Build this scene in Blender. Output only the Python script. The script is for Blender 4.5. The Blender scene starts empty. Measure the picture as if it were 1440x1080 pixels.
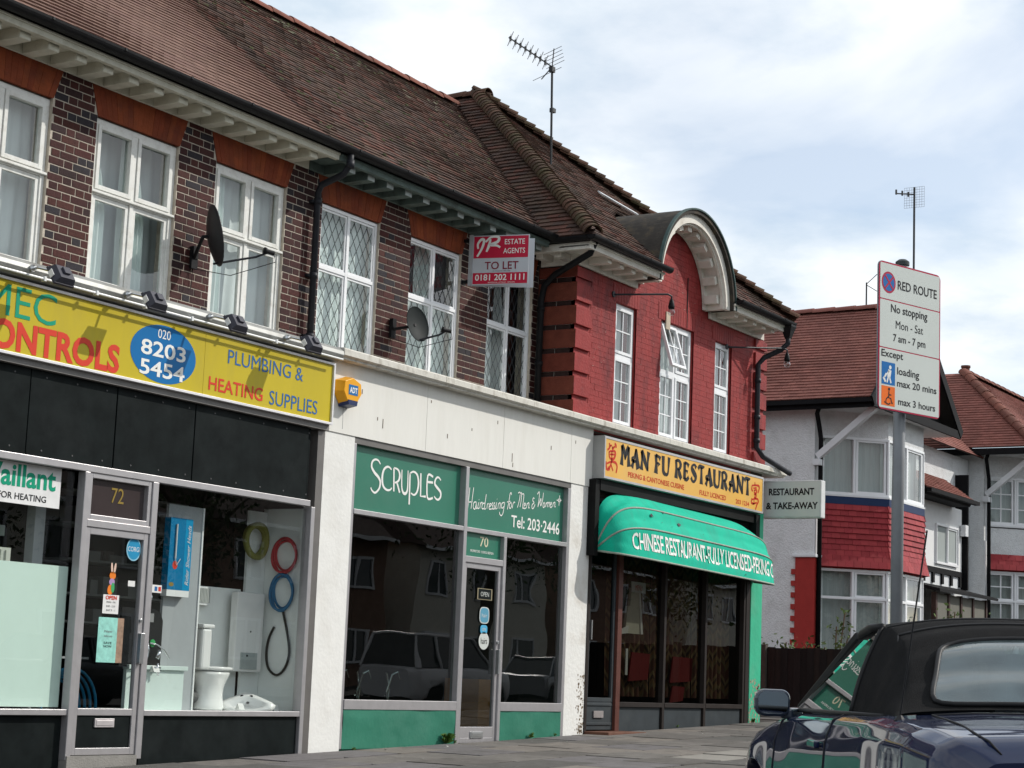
import bpy, bmesh, math, random
from mathutils import Vector, Matrix, noise
random.seed(11)
SC = bpy.context.scene; COL = SC.collection
R_ = math.radians
# ------------------------------------------------------------------ camera, sky, sun, exposure
RX = (0.51925266, 0.14951974, 0.84143955)      # world X (along the parade) in camera axes right, down, forward
RY = (-0.85369908, 0.04503311, 0.51881586)     # world Y (into the buildings)
RZ = (0.03968057, -0.98773269, 0.15102843)     # world Z (up)
cam_d = bpy.data.cameras.new('camera'); cam = bpy.data.objects.new('camera', cam_d); COL.objects.link(cam)
cam.matrix_world = Matrix(((RX[0], -RX[1], -RX[2], 0), (RY[0], -RY[1], -RY[2], 0), (RZ[0], -RZ[1], -RZ[2], 0), (0, 0, 0, 1)))
cam_d.sensor_width = 36; cam_d.lens = 2690/1440*36; cam_d.clip_end = 2000; cam_d.clip_start = 0.05
SC.camera = cam
SUN = Vector((1.1, -1.0, 1.15)).normalized()   # towards the sun
W = bpy.data.worlds.new("World"); SC.world = W; W.use_nodes = True
wt = W.node_tree; wt.nodes.clear()
def N(t, k, **kw):
    n = t.nodes.new(k)
    for a, b in kw.items():
        if a == 'ins':
            for i, v in b.items(): n.inputs[i].default_value = v
        else: setattr(n, a, b)
    return n
sky = N(wt, 'ShaderNodeTexSky', sky_type='NISHITA', sun_disc=False)
sky.sun_elevation = math.asin(SUN.z); sky.sun_rotation = math.atan2(SUN.x, SUN.y); sky.air_density = 1.0; sky.dust_density = 1.2
b1 = N(wt, 'ShaderNodeBackground'); b1.inputs[1].default_value = 0.15
wt.links.new(sky.outputs[0], b1.inputs[0])
tc = N(wt, 'ShaderNodeTexCoord')
sep = N(wt, 'ShaderNodeSeparateXYZ'); wt.links.new(tc.outputs['Generated'], sep.inputs[0])
zz = N(wt, 'ShaderNodeMath', operation='MAXIMUM'); wt.links.new(sep.outputs[2], zz.inputs[0]); zz.inputs[1].default_value = 0.0
za = N(wt, 'ShaderNodeMath', operation='ADD'); wt.links.new(zz.outputs[0], za.inputs[0]); za.inputs[1].default_value = 0.22
dv = N(wt, 'ShaderNodeVectorMath', operation='SCALE'); wt.links.new(tc.outputs['Generated'], dv.inputs[0])
iv = N(wt, 'ShaderNodeMath', operation='DIVIDE'); iv.inputs[0].default_value = 1.0; wt.links.new(za.outputs[0], iv.inputs[1]); wt.links.new(iv.outputs[0], dv.inputs['Scale'])
mp = N(wt, 'ShaderNodeMapping'); mp.inputs['Location'].default_value = (0.6, 5.2, 0.0); mp.inputs['Scale'].default_value = (1.0, 1.0, 1.3)
wt.links.new(dv.outputs[0], mp.inputs[0])
n1 = N(wt, 'ShaderNodeTexNoise', ins={'Scale': 1.5, 'Detail': 9.0, 'Roughness': 0.5, 'Distortion': 0.4}); wt.links.new(mp.outputs[0], n1.inputs['Vector'])
cr = N(wt, 'ShaderNodeValToRGB'); cr.color_ramp.elements[0].position = 0.38; cr.color_ramp.elements[1].position = 0.56
wt.links.new(n1.outputs[0], cr.inputs[0])
n2 = N(wt, 'ShaderNodeTexNoise', ins={'Scale': 3.2, 'Detail': 8.0, 'Roughness': 0.55}); wt.links.new(mp.outputs[0], n2.inputs['Vector'])
cc = N(wt, 'ShaderNodeValToRGB'); e = cc.color_ramp.elements
e[0].position = 0.33; e[0].color = (0.56, 0.66, 0.76, 1); e[1].position = 0.54; e[1].color = (0.90, 0.93, 0.95, 1)
wt.links.new(n2.outputs[0], cc.inputs[0])
b2 = N(wt, 'ShaderNodeBackground'); b2.inputs[1].default_value = 1.2; wt.links.new(cc.outputs[0], b2.inputs[0])
cf = N(wt, 'ShaderNodeMath', operation='MULTIPLY_ADD'); wt.links.new(cr.outputs[0], cf.inputs[0]); cf.inputs[1].default_value = 0.62; cf.inputs[2].default_value = 0.38
mx = N(wt, 'ShaderNodeMixShader'); wt.links.new(cf.outputs[0], mx.inputs[0]); wt.links.new(b1.outputs[0], mx.inputs[1]); wt.links.new(b2.outputs[0], mx.inputs[2])
wo = N(wt, 'ShaderNodeOutputWorld'); wt.links.new(mx.outputs[0], wo.inputs[0])
sd = bpy.data.lights.new('sun', 'SUN'); sd.energy = 3.5; sd.angle = R_(0.55); sd.color = (1.0, 0.955, 0.89)
so = bpy.data.objects.new('sun', sd); COL.objects.link(so); so.rotation_euler = SUN.to_track_quat('Z', 'Y').to_euler(); so.location = (10, -20, 30)
SC.view_settings.view_transform = 'Standard'; SC.view_settings.look = 'None'; SC.view_settings.exposure = 0.0; SC.view_settings.gamma = 1.0
SC.view_settings.use_curve_mapping = False
# ------------------------------------------------------------------ materials
MT = {}
def mat(name, col, rough=0.6, metal=0.0, var=0.12, vscale=6.0, bump=0.0, bscale=60.0, spec=0.5, rnd=None, dirt=None, dscale=1.5, damt=0.5,
        coat=0.0, stretch=(1, 1, 1), emit=0.0):
    """Procedural surface: base colour with noise, optional per-piece palette (rnd), optional stain colour (dirt)."""
    if name in MT: return MT[name]
    m = bpy.data.materials.new(name); m.use_nodes = True; t = m.node_tree; L = t.links
    b = t.nodes['Principled BSDF']; b.inputs['Roughness'].default_value = rough; b.inputs['Metallic'].default_value = metal
    b.inputs['Specular IOR Level'].default_value = spec if (spec != 0.5 or rough < 0.35 or metal > 0) else 0.22; b.inputs['Coat Weight'].default_value = coat; b.inputs['Coat Roughness'].default_value = 0.03
    g = N(t, 'ShaderNodeNewGeometry'); mp_ = N(t, 'ShaderNodeMapping'); mp_.inputs['Scale'].default_value = stretch; L.new(g.outputs['Position'], mp_.inputs[0])
    if rnd:
        oi = N(t, 'ShaderNodeObjectInfo'); ad = N(t, 'ShaderNodeMath', operation='ADD'); L.new(oi.outputs['Random'], ad.inputs[0]); L.new(g.outputs['Random Per Island'], ad.inputs[1])
        fr = N(t, 'ShaderNodeMath', operation='FRACT'); L.new(ad.outputs[0], fr.inputs[0])
        r = N(t, 'ShaderNodeValToRGB'); r.color_ramp.interpolation = 'CONSTANT'
        for i, c in enumerate(rnd):
            e = r.color_ramp.elements[i] if i < 2 else r.color_ramp.elements.new(i/len(rnd))
            e.position = i/len(rnd); e.color = (*c, 1)
        L.new(fr.outputs[0], r.inputs[0]); src = r.outputs[0]
    else:
        v = N(t, 'ShaderNodeRGB'); v.outputs[0].default_value = (*col, 1); src = v.outputs[0]
    if var:
        nz = N(t, 'ShaderNodeTexNoise', ins={'Scale': vscale, 'Detail': 6.0, 'Roughness': 0.6}); L.new(mp_.outputs[0], nz.inputs['Vector'])
        mr = N(t, 'ShaderNodeMapRange', ins={1: 0.25, 2: 0.75, 3: 1-var, 4: 1+var}); L.new(nz.outputs[0], mr.inputs[0])
        mu = N(t, 'ShaderNodeVectorMath', operation='SCALE'); L.new(src, mu.inputs[0]); L.new(mr.outputs[0], mu.inputs['Scale']); src = mu.outputs[0]
    if dirt:
        nd = N(t, 'ShaderNodeTexNoise', ins={'Scale': dscale, 'Detail': 8.0, 'Roughness': 0.65}); L.new(mp_.outputs[0], nd.inputs['Vector'])
        rr = N(t, 'ShaderNodeMapRange', ins={1: 0.5, 2: 0.68, 3: 0.0, 4: damt}); L.new(nd.outputs[0], rr.inputs[0])
        mi = N(t, 'ShaderNodeMix', data_type='RGBA'); L.new(rr.outputs[0], mi.inputs[0]); L.new(src, mi.inputs[6]); mi.inputs[7].default_value = (*dirt, 1); src = mi.outputs[2]
    L.new(src, b.inputs['Base Color'])
    if bump:
        nb = N(t, 'ShaderNodeTexNoise', ins={'Scale': bscale, 'Detail': 4.0}); L.new(mp_.outputs[0], nb.inputs['Vector'])
        bp = N(t, 'ShaderNodeBump', ins={'Strength': bump, 'Distance': 0.02}); L.new(nb.outputs[0], bp.inputs['Height']); L.new(bp.outputs[0], b.inputs['Normal'])
    if emit: b.inputs['Emission Color'].default_value = (*col, 1); b.inputs['Emission Strength'].default_value = emit
    MT[name] = m; return m
def glass(name, tint=(1, 1, 1), refl=1.9, wob=0.0):
    if name in MT: return MT[name]
    m = bpy.data.materials.new(name); m.use_nodes = True; t = m.node_tree; t.nodes.clear(); L = t.links
    tr = N(t, 'ShaderNodeBsdfTransparent'); tr.inputs[0].default_value = (*tint, 1)
    gl = N(t, 'ShaderNodeBsdfGlossy'); gl.inputs['Roughness'].default_value = 0.0
    fr = N(t, 'ShaderNodeFresnel'); gg = N(t, 'ShaderNodeNewGeometry'); ir = N(t, 'ShaderNodeMapRange', ins={3: 1.5, 4: 0.66667}); L.new(gg.outputs['Backfacing'], ir.inputs[0]); L.new(ir.outputs[0], fr.inputs[0])
    mu = N(t, 'ShaderNodeMath', operation='MULTIPLY', use_clamp=True); mu.inputs[1].default_value = refl; L.new(fr.outputs[0], mu.inputs[0])
    mi = N(t, 'ShaderNodeMixShader'); L.new(mu.outputs[0], mi.inputs[0]); L.new(tr.outputs[0], mi.inputs[1]); L.new(gl.outputs[0], mi.inputs[2])
    if wob:
        g = N(t, 'ShaderNodeNewGeometry'); nz = N(t, 'ShaderNodeTexNoise', ins={'Scale': 1.3, 'Detail': 1.0}); L.new(g.outputs['Position'], nz.inputs['Vector'])
        bp = N(t, 'ShaderNodeBump', ins={'Strength': wob, 'Distance': 0.02}); L.new(nz.outputs[0], bp.inputs['Height']); L.new(bp.outputs[0], gl.inputs['Normal'])
    o = N(t, 'ShaderNodeOutputMaterial'); L.new(mi.outputs[0], o.inputs[0]); MT[name] = m; return m
# ------------------------------------------------------------------ builders
ORG = {}
def org(p): return ORG.get(p.name, Vector((0, 0, 0))) if p is not None else Vector((0, 0, 0))
def tag(o, label=None, cat=None, group=None, kind=None):
    if label: o['label'] = label
    if cat: o['category'] = cat
    if group: o['group'] = group
    if kind: o['kind'] = kind
    return o
def empty(name, loc, label, cat, group=None, rot=0.0, local=False):
    o = bpy.data.objects.new(name, None); COL.objects.link(o); o.location = loc; o.rotation_euler = (0, 0, rot); o.empty_display_size = 0.2
    ORG[o.name] = Vector((0, 0, 0)) if local else Vector(loc)
    return tag(o, label, cat, group)
class MB:
    def __init__(s): s.v = []; s.f = []; s.m = []
    def add(s, vs, fs, m=0):
        n = len(s.v); s.v += [tuple(v) for v in vs]; s.f += [tuple(i+n for i in f) for f in fs]; s.m += [m]*len(fs); return s
    def box(s, x0, x1, y0, y1, z0, z1, m=0):
        return s.add([(x0,y0,z0),(x1,y0,z0),(x1,y1,z0),(x0,y1,z0),(x0,y0,z1),(x1,y0,z1),(x1,y1,z1),(x0,y1,z1)],
            [(0,3,2,1),(4,5,6,7),(0,1,5,4),(1,2,6,5),(2,3,7,6),(3,0,4,7)], m)
    def bar(s, p, q, w, h, m=0, up=(0, 0, 1)):
        p = Vector(p); q = Vector(q); d = (q-p).normalized(); u = Vector(up); a = d.cross(u)
        if a.length < 1e-4: a = d.cross(Vector((0, 1, 0)))
        a.normalize(); b = a.cross(d).normalized(); a *= w/2; b *= h/2
        return s.add([p-a-b, p+a-b, p+a+b, p-a+b, q-a-b, q+a-b, q+a+b, q-a+b], [(0,1,2,3),(7,6,5,4),(0,4,5,1),(1,5,6,2),(2,6,7,3),(3,7,4,0)], m)
    def tube(s, pts, r, n=8, m=0, closed=False):
        pts = [Vector(p) for p in pts]; k = len(pts); rs = r if isinstance(r, (list, tuple)) else [r]*k
        ref = None; vs = []
        for i, p in enumerate(pts):
            a = pts[(i-1) % k] if (closed or i > 0) else p; b = pts[(i+1) % k] if (closed or i < k-1) else p
            d = (b-a).normalized()
            if ref is None:
                ref = Vector((0, 0, 1)) if abs(d.z) < 0.9 else Vector((1, 0, 0))
            x = ref - d*ref.dot(d)
            if x.length < 1e-4: x = d.orthogonal()
            x.normalize(); ref = x; y = d.cross(x)
            for j in range(n):
                t = 2*math.pi*j/n; vs.append(p + (x*math.cos(t)+y*math.sin(t))*rs[i])
        fs = []
        for i in range(k if closed else k-1):
            for j in range(n):
                a = i*n+j; b = i*n+(j+1) % n; c = ((i+1) % k)*n+(j+1) % n; d = ((i+1) % k)*n+j; fs.append((a, b, c, d))
        if not closed: fs += [tuple(range(n))[::-1], tuple((k-1)*n+j for j in range(n))]
        return s.add(vs, fs, m)
    def lathe(s, prof, o, ax=(0, 0, 1), n=20, m=0, sx=1.0, sy=1.0, ref=None):
        o = Vector(o); d = Vector(ax).normalized(); x = Vector(ref) if ref else d.orthogonal(); x = (x-d*x.dot(d)).normalized(); y = d.cross(x); vs = []
        for r, h in prof:
            for j in range(n):
                t = 2*math.pi*j/n; vs.append(o+d*h+x*r*math.cos(t)*sx+y*r*math.sin(t)*sy)
        fs = [(i*n+j, i*n+(j+1) % n, (i+1)*n+(j+1) % n, (i+1)*n+j) for i in range(len(prof)-1) for j in range(n)]
        fs += [tuple(range(n))[::-1], tuple((len(prof)-1)*n+j for j in range(n))]
        return s.add(vs, fs, m)
    def prism(s, poly, o, U, V, Nn, t0, t1, m=0):
        o, U, V, Nn = Vector(o), Vector(U), Vector(V), Vector(Nn); k = len(poly)
        vs = [o+U*a+V*b+Nn*t0 for a, b in poly]+[o+U*a+V*b+Nn*t1 for a, b in poly]
        return s.add(vs, [tuple(range(k))[::-1], tuple(range(k, 2*k))]+[(i, (i+1) % k, k+(i+1) % k, k+i) for i in range(k)], m)
    def grid(s, fn, nu, nv, m=0, closed_u=False, skip=None):
        vs = [fn(i/nu, j/nv) for i in range(nu+1) for j in range(nv+1)]
        fs = [(i*(nv+1)+j, (i+1)*(nv+1)+j, (i+1)*(nv+1)+j+1, i*(nv+1)+j+1) for i in range(nu) for j in range(nv) if not (skip and skip(i, j))]
        return s.add(vs, fs, m)
    def ribbon(s, pts, w, o, U, V, m=0, smooth=True):
        """flat stroke lettering: polyline (u, v) drawn with width w (number or (w0, wmid, w1))"""
        P = [Vector((a, b)) for a, b in pts]
        if smooth and len(P) > 2:
            Q = []
            for i in range(len(P)-1):
                p0 = P[max(i-1, 0)]; p1 = P[i]; p2 = P[i+1]; p3 = P[min(i+2, len(P)-1)]
                for q in range(4):
                    t = q/4; Q.append(0.5*((2*p1)+(p2-p0)*t+(2*p0-5*p1+4*p2-p3)*t*t+(3*p1-p0-3*p2+p3)*t**3))
            Q.append(P[-1]); P = Q
        k = len(P); vs = []; o, U, V = Vector(o), Vector(U), Vector(V)
        for i, p in enumerate(P):
            d = (P[min(i+1, k-1)]-P[max(i-1, 0)])
            if d.length < 1e-9: d = Vector((1, 0))
            d.normalize(); nn = Vector((-d.y, d.x)); t = i/(k-1)
            if isinstance(w, (tuple, list)):
                x = t*(len(w)-1); i0 = min(int(x), len(w)-2); ww = w[i0]+(w[i0+1]-w[i0])*(x-i0)
            else: ww = w
            for sg in (1, -1):
                q = p+nn*sg*ww/2; vs.append(o+U*q.x+V*q.y)
        return s.add(vs, [(2*i, 2*i+1, 2*i+3, 2*i+2) for i in range(k-1)], m)
    def build(s, name, mats, parent=None, smooth=False, bevel=0.0, label=None, cat=None, group=None, kind=None, subsurf=0, merge=False):
        me = bpy.data.meshes.new(name); O = org(parent)
        me.from_pydata([(v[0]-O.x, v[1]-O.y, v[2]-O.z) for v in s.v], [], s.f)
        for m in (mats if isinstance(mats, (list, tuple)) else [mats]): me.materials.append(m)
        if any(s.m): me.polygons.foreach_set('material_index', s.m)
        if smooth: me.polygons.foreach_set('use_smooth', [True]*len(me.polygons))
        me.update()
        if merge:
            bm_ = bmesh.new(); bm_.from_mesh(me); bmesh.ops.remove_doubles(bm_, verts=bm_.verts, dist=2e-4); bmesh.ops.recalc_face_normals(bm_, faces=bm_.faces); bm_.to_mesh(me); bm_.free()
        ob = bpy.data.objects.new(name, me); COL.objects.link(ob)
        if parent is not None: ob.parent = parent; ORG[ob.name] = O
        if bevel:
            bv = ob.modifiers.new('bevel', 'BEVEL'); bv.width = bevel; bv.segments = 2; bv.limit_method = 'ANGLE'; bv.angle_limit = R_(40)
        if subsurf:
            ss = ob.modifiers.new('sub', 'SUBSURF'); ss.levels = subsurf; ss.render_levels = subsurf
        return tag(ob, label, cat, group, kind)
def box(name, m, x0, x1, y0, y1, z0, z1, parent=None, bevel=0.0, **k):
    return MB().box(x0, x1, y0, y1, z0, z1).build(name, m, parent, bevel=bevel, **k)
UNIT = {}
def piece(name, m, cx, cy, cz, sx, sy, sz, parent, rot=None):
    """one brick-like piece: shared bevelled unit block, scaled"""
    key = m.name
    if key not in UNIT:
        b = MB(); c = 0.5; i = 0.47
        b.add([(-c,-i,-c),(c,-i,-c),(c,c,-c),(-c,c,-c),(-c,-i,c),(c,-i,c),(c,c,c),(-c,c,c),(-i,-c,-i),(i,-c,-i),(i,-c,i),(-i,-c,i)],
              [(0,3,2,1),(4,5,6,7),(1,2,6,5),(2,3,7,6),(3,0,4,7),(8,9,10,11),(0,1,9,8),(1,5,10,9),(5,4,11,10),(4,0,8,11)])
        me = bpy.data.meshes.new('piece_'+key); me.from_pydata(b.v, [], b.f); me.materials.append(m); UNIT[key] = me
    o = bpy.data.objects.new(name, UNIT[key]); COL.objects.link(o); o.parent = parent; O = org(parent)
    o.location = (cx-O.x, cy-O.y, cz-O.z); o.scale = (sx, sy, sz)
    if rot: o.rotation_euler = rot
    return o
TXT = []
def text(s, o, U, V, w, h, m, parent, bold=0.0, shear=0.0, off=0.0, warp=None, name='lettering', align=None, nrm=None, space=1.0):
    """queued lettering: ink box fitted to w x h metres at corner o (lower left), flat print"""
    TXT.append((s, Vector(o), Vector(U), Vector(V), w, h, m, parent, bold, shear, warp, name, space))
def flush_text():
    made = {}
    for q in TXT:
        key = (q[0], q[8], q[9], q[12])
        if key in made: continue
        cu = bpy.data.curves.new('lettering', 'FONT'); cu.body = q[0]; cu.offset = q[8]; cu.shear = q[9]; cu.resolution_u = 3; cu.fill_mode = 'FRONT'; cu.align_x = 'LEFT'
        cu.space_character = q[12]; cu.space_line = 0.95
        ob = bpy.data.objects.new('lettering', cu); COL.objects.link(ob); made[key] = ob
    dg = bpy.context.evaluated_depsgraph_get(); raw = {}
    for key, ob in made.items():
        me = ob.evaluated_get(dg).to_mesh(); raw[key] = ([tuple(v.co) for v in me.vertices], [tuple(p.vertices) for p in me.polygons]); ob.evaluated_get(dg).to_mesh_clear()
    for ob in made.values(): bpy.data.objects.remove(ob)
    for (s, o, U, V, w, h, m, parent, bold, shear, warp, name, sp) in TXT:
        vs, fs = raw[(s, bold, shear, sp)]
        if not vs: continue
        x0 = min(v[0] for v in vs); x1 = max(v[0] for v in vs); y0 = min(v[1] for v in vs); y1 = max(v[1] for v in vs)
        b = MB(); sc = [((v[0]-x0)/(x1-x0)*w, (v[1]-y0)/max(y1-y0, 1e-6)*h) for v in vs]
        b.add([warp(a, c) if warp else o+U*a+V*c for a, c in sc], fs); b.build(name, m, parent)
def smooth_path(pts, n=5):
    P = [Vector(p) for p in pts]; Q = []
    for i in range(len(P)-1):
        p0 = P[max(i-1,0)]; p1 = P[i]; p2 = P[i+1]; p3 = P[min(i+2,len(P)-1)]
        for q in range(n):
            t = q/n; Q.append(0.5*((2*p1)+(p2-p0)*t+(2*p0-5*p1+4*p2-p3)*t*t+(3*p1-p0-3*p2+p3)*t**3))
    return Q+[P[-1]]
X_, Y_, Z_ = Vector((1, 0, 0)), Vector((0, 1, 0)), Vector((0, 0, 1))
# palette
white = mat('white_masonry_paint', (0.76, 0.755, 0.72), 0.65, var=0.05, bump=0.15, bscale=25, dirt=(0.52, 0.49, 0.42), damt=0.2, dscale=2.2)
fasc_w = mat('white_fascia_board', (0.73, 0.72, 0.67), 0.55, var=0.03, dirt=(0.55, 0.52, 0.44), damt=0.15, dscale=1.7, stretch=(3, 1, .5))
mortar = mat('mortar', (0.52, 0.46, 0.38), 0.95, var=0.2, vscale=20, bump=0.4, bscale=120)
brick_m = mat('dark_brick', (.1, .03, .03), 0.75, rnd=[(.068,.02,.018),(.052,.017,.016),(.036,.017,.018),(.075,.025,.02),(.045,.015,.015),(.060,.021,.019),(.030,.026,.031),(.066,.021,.017)], var=0.3, vscale=30, bump=0.5, bscale=90, dirt=(.022,.016,.015), damt=.6, dscale=1.3)
arch_m = mat('orange_rubbed_brick', (.27, .062, .02), 0.8, rnd=[(.235,.054,.019),(.215,.048,.019),(.25,.058,.02),(.20,.042,.017)], var=0.2, vscale=8, bump=0.3, bscale=70, dirt=(.09,.03,.02), damt=0.6, dscale=3)
wwin = mat('old_white_window_paint', (0.74, 0.74, 0.70), 0.45, var=0.06, vscale=20, dirt=(.40,.36,.29), damt=0.35, dscale=9)
upvc = mat('white_plastic_frame', (0.80, 0.81, 0.82), 0.3, var=0.03)
pane_m = glass('window_glass', (0.93, 0.96, 0.95), 1.9, wob=0.06)
shop_g = glass('shop_glass', (0.955, 0.985, 0.97), 1.5, wob=0.05)
dark_g = glass('tinted_shop_glass', (0.50, 0.58, 0.55), 1.35, wob=0.12)
rest_g = glass('restaurant_glass', (0.38, 0.39, 0.37), 1.2, wob=0.08)
lead = mat('lead_strip', (0.06, 0.065, 0.07), 0.5, var=0.1)
net = mat('net_curtain', (0.60, 0.65, 0.65), 0.9, var=0.06, vscale=3)
drape = mat('pale_curtain', (0.66, 0.74, 0.72), 0.9, var=0.05, vscale=3)
room = mat('dim_room_plaster', (0.20, 0.20, 0.19), 0.9, var=0.1)
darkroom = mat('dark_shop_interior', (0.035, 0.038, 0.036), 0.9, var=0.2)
cream = mat('cream_cornice_paint', (0.62, 0.60, 0.50), 0.6, var=0.07, dirt=(.30,.28,.2), damt=0.4, dscale=4, bump=.1)
teal_d = mat('weathered_green_cornice_paint', (0.12, 0.16, 0.145), 0.7, var=0.25, dirt=(.05,.06,.05), damt=0.7, dscale=4)
teal_w = mat('faded_white_bracket_paint', (0.42, 0.46, 0.44), 0.7, var=0.15, dirt=(.12,.13,.12), damt=0.6, dscale=9)
blackp = mat('black_gutter_paint', (0.010, 0.010, 0.011), 0.5, spec=.15, var=0.3, vscale=8, bump=.1)
pipe_m = mat('dark_grey_pipe', (0.022, 0.023, 0.028), 0.5, spec=.2, var=0.25, vscale=8)
alu = mat('anodised_aluminium', (0.44, 0.425, 0.43), 0.38, metal=0.55, var=0.08, vscale=9)
alu_d = mat('dull_bronze_aluminium', (0.16, 0.15, 0.14), 0.45, metal=0.4, var=0.15)
steel = mat('bright_steel', (0.55, 0.56, 0.56), 0.28, metal=0.9, var=0.08)
chrome = mat('chrome', (0.75, 0.76, 0.77), 0.08, metal=1.0, var=0.0)
blk = mat('black_panel', (0.009, 0.012, 0.012), 0.5, var=0.4, vscale=4, dirt=(.02,.024,.024), damt=.5, spec=.05)
green_s = mat('salon_green_paint', (0.022, 0.165, 0.105), 0.32, var=0.06, vscale=2, dirt=(.06,.17,.12), damt=0.3)
green_pl = mat('salon_green_render', (0.03, 0.175, 0.115), 0.5, var=0.14, vscale=3, bump=0.5, bscale=5, dirt=(.08,.2,.15), damt=0.4)
letter_w = mat('white_lettering', (0.80, 0.80, 0.76), 0.5, var=0.02)
whitepl = mat('white_plastic', (0.78, 0.79, 0.78), 0.3, var=0.02)
ceram = mat('white_ceramic', (0.80, 0.80, 0.78), 0.12, var=0.02, coat=0.5)
red_l = mat('red_lettering', (0.62, 0.045, 0.02), 0.45, var=0.03)
blue_l = mat('blue_lettering', (0.03, 0.13, 0.33), 0.45, var=0.03)
green_l = mat('green_lettering', (0.0, 0.30, 0.17), 0.45, var=0.03)
blackl = mat('black_lettering', (0.012, 0.012, 0.014), 0.5, var=0.0)
yellow = mat('yellow_sign_face', (0.52, 0.41, 0.018), 0.4, var=0.05, vscale=1.5, dirt=(.42,.33,.04), damt=.4, dscale=1.6, stretch=(2.5,1,.6))
redpaint = mat('red_painted_brick', (.275, .031, .029), 0.6, var=0.2, vscale=4, bump=0.45, bscale=45, dirt=(.13,.020,.022), damt=0.8, dscale=1.9, stretch=(1.6,1,.7))
rawquoin = mat('bare_red_quoin_brick', (.13, .035, .025), 0.8, rnd=[(.15,.035,.022),(.12,.03,.022),(.16,.042,.026)], var=0.25, vscale=9, bump=0.4)
rawdark = mat('dark_recess_brick', (.035, .02, .018), 0.9, var=0.3, vscale=14, bump=0.4)  # darker brick for the recessed courses, side and back walls
lead_roof = mat('lead_roofing', (0.05, 0.044, 0.038), 0.75, spec=.12, var=0.3, vscale=5, dirt=(.10,.075,.045), damt=0.7, dscale=5, bump=.2, bscale=20)
# ------------------------------------------------------------------ ground
def gz(x):
    return -0.83+0.0285*(min(x, 46)-15.5)+.002*max(0, x-46) if x > 10 else -0.987+0.012*(max(x, -20)-10)
asphalt = mat('road_asphalt', (0.055, 0.055, 0.055), 0.9, var=0.25, vscale=14, bump=0.5, bscale=200, dirt=(.08,.078,.07), damt=.5)
slabm = mat('paving_slab', (.15,.14,.13), 0.85, rnd=[(.16,.148,.135),(.125,.115,.105),(.19,.17,.15),(.15,.14,.14),(.105,.10,.093)], var=0.2, vscale=7, bump=0.4, bscale=80, dirt=(.08,.075,.065), damt=.6, dscale=3)
grout = mat('paving_joint_sand', (0.04, 0.037, 0.032), 0.95, var=0.3, vscale=20, bump=.3)
def strip(xs, y0, y1, dz, name, m, n=8, **k):
    b = MB()
    for i in range(len(xs)-1):
        b.add([(xs[i], y0, gz(xs[i])+dz), (xs[i+1], y0, gz(xs[i+1])+dz), (xs[i+1], y1, gz(xs[i+1])+dz), (xs[i], y1, gz(xs[i])+dz)], [(0, 1, 2, 3)])
    return b.build(name, m, kind='structure', **k)
XS = [-400, -100, -20, 0, 5, 10, 14, 18, 22, 26, 30, 40, 46, 60, 100, 200, 500]
gz_far = gz
def rzd(x): return -1.06+.006*(x-8) if x > -60 else -1.47
b = MB()
for i in range(len(XS)-1): b.add([(XS[i],-400,rzd(XS[i])),(XS[i+1],-400,rzd(XS[i+1])),(XS[i+1],7.55,rzd(XS[i+1])),(XS[i],7.55,rzd(XS[i]))], [(0,1,2,3)])
b.build('road', asphalt, kind='structure')
pav = strip(XS, 7.7, 400, -0.012, 'pavement', grout)
b = MB()
for i in range(len(XS)-1): b.add([(XS[i],7.71,rzd(XS[i])-.3),(XS[i+1],7.71,rzd(XS[i+1])-.3),(XS[i+1],7.71,gz(XS[i+1])-.012),(XS[i],7.71,gz(XS[i])-.012)], [(0,1,2,3)])
b.build('kerb_face', grout, pav)
kerbm = mat('granite_kerb', (0.22, 0.21, 0.20), 0.8, var=0.2, vscale=20, bump=.3)
for i in range(52):
    x = 4+i*0.92; b = MB(); z0, z1 = gz(x), gz(x+0.905)
    b.add([(x,7.55,z0-.5),(x+.905,7.55,z1-.5),(x+.905,7.7,z1-.5),(x,7.7,z0-.5),(x,7.55,z0),(x+.905,7.55,z1),(x+.905,7.7,z1),(x,7.7,z0)],
          [(0,3,2,1),(4,5,6,7),(0,1,5,4),(1,2,6,5),(2,3,7,6),(3,0,4,7)]); b.build('kerb_stone', kerbm, pav)
palem = mat('pale_concrete_strip', (0.25, 0.235, 0.21), 0.9, var=0.12, vscale=9, bump=.3)
slope = math.atan(0.0285)
nsl = 0
for r in range(6):
    y0 = 7.72+r*0.68; off = 0.45 if r % 2 else 0.0
    for c in range(18):
        x0 = 11.2+off+c*0.905
        if y0+0.66 > 11.72 and not (0): y1 = 11.71
        else: y1 = y0+0.665
        pale = (18.0 < x0 < 18.9 and r in (1,))
        piece('slab', palem if (15.9+1.6 < x0 < 18.9 and r == 1) else slabm, x0+.445, (y0+y1)/2, gz(x0+.445)-0.018+random.uniform(-.005,.005), 0.888, y1-y0-.006, 0.036, pav,
              rot=(random.uniform(-.002,.002), -slope, 0)); nsl += 1
for c in range(7):
    for r in range(7):
        piece('slab', slabm, 27.9+c*.905, 8.05+r*.68, gz(27.9+c*.905)-.018, .895, .665, .036, pav, rot=(0,-slope,0))
piece('slab', palem, 26.9, 9.8, gz(26.9)-.018, .5, 3.7, .044, pav, rot=(0,-slope,0))
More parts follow.
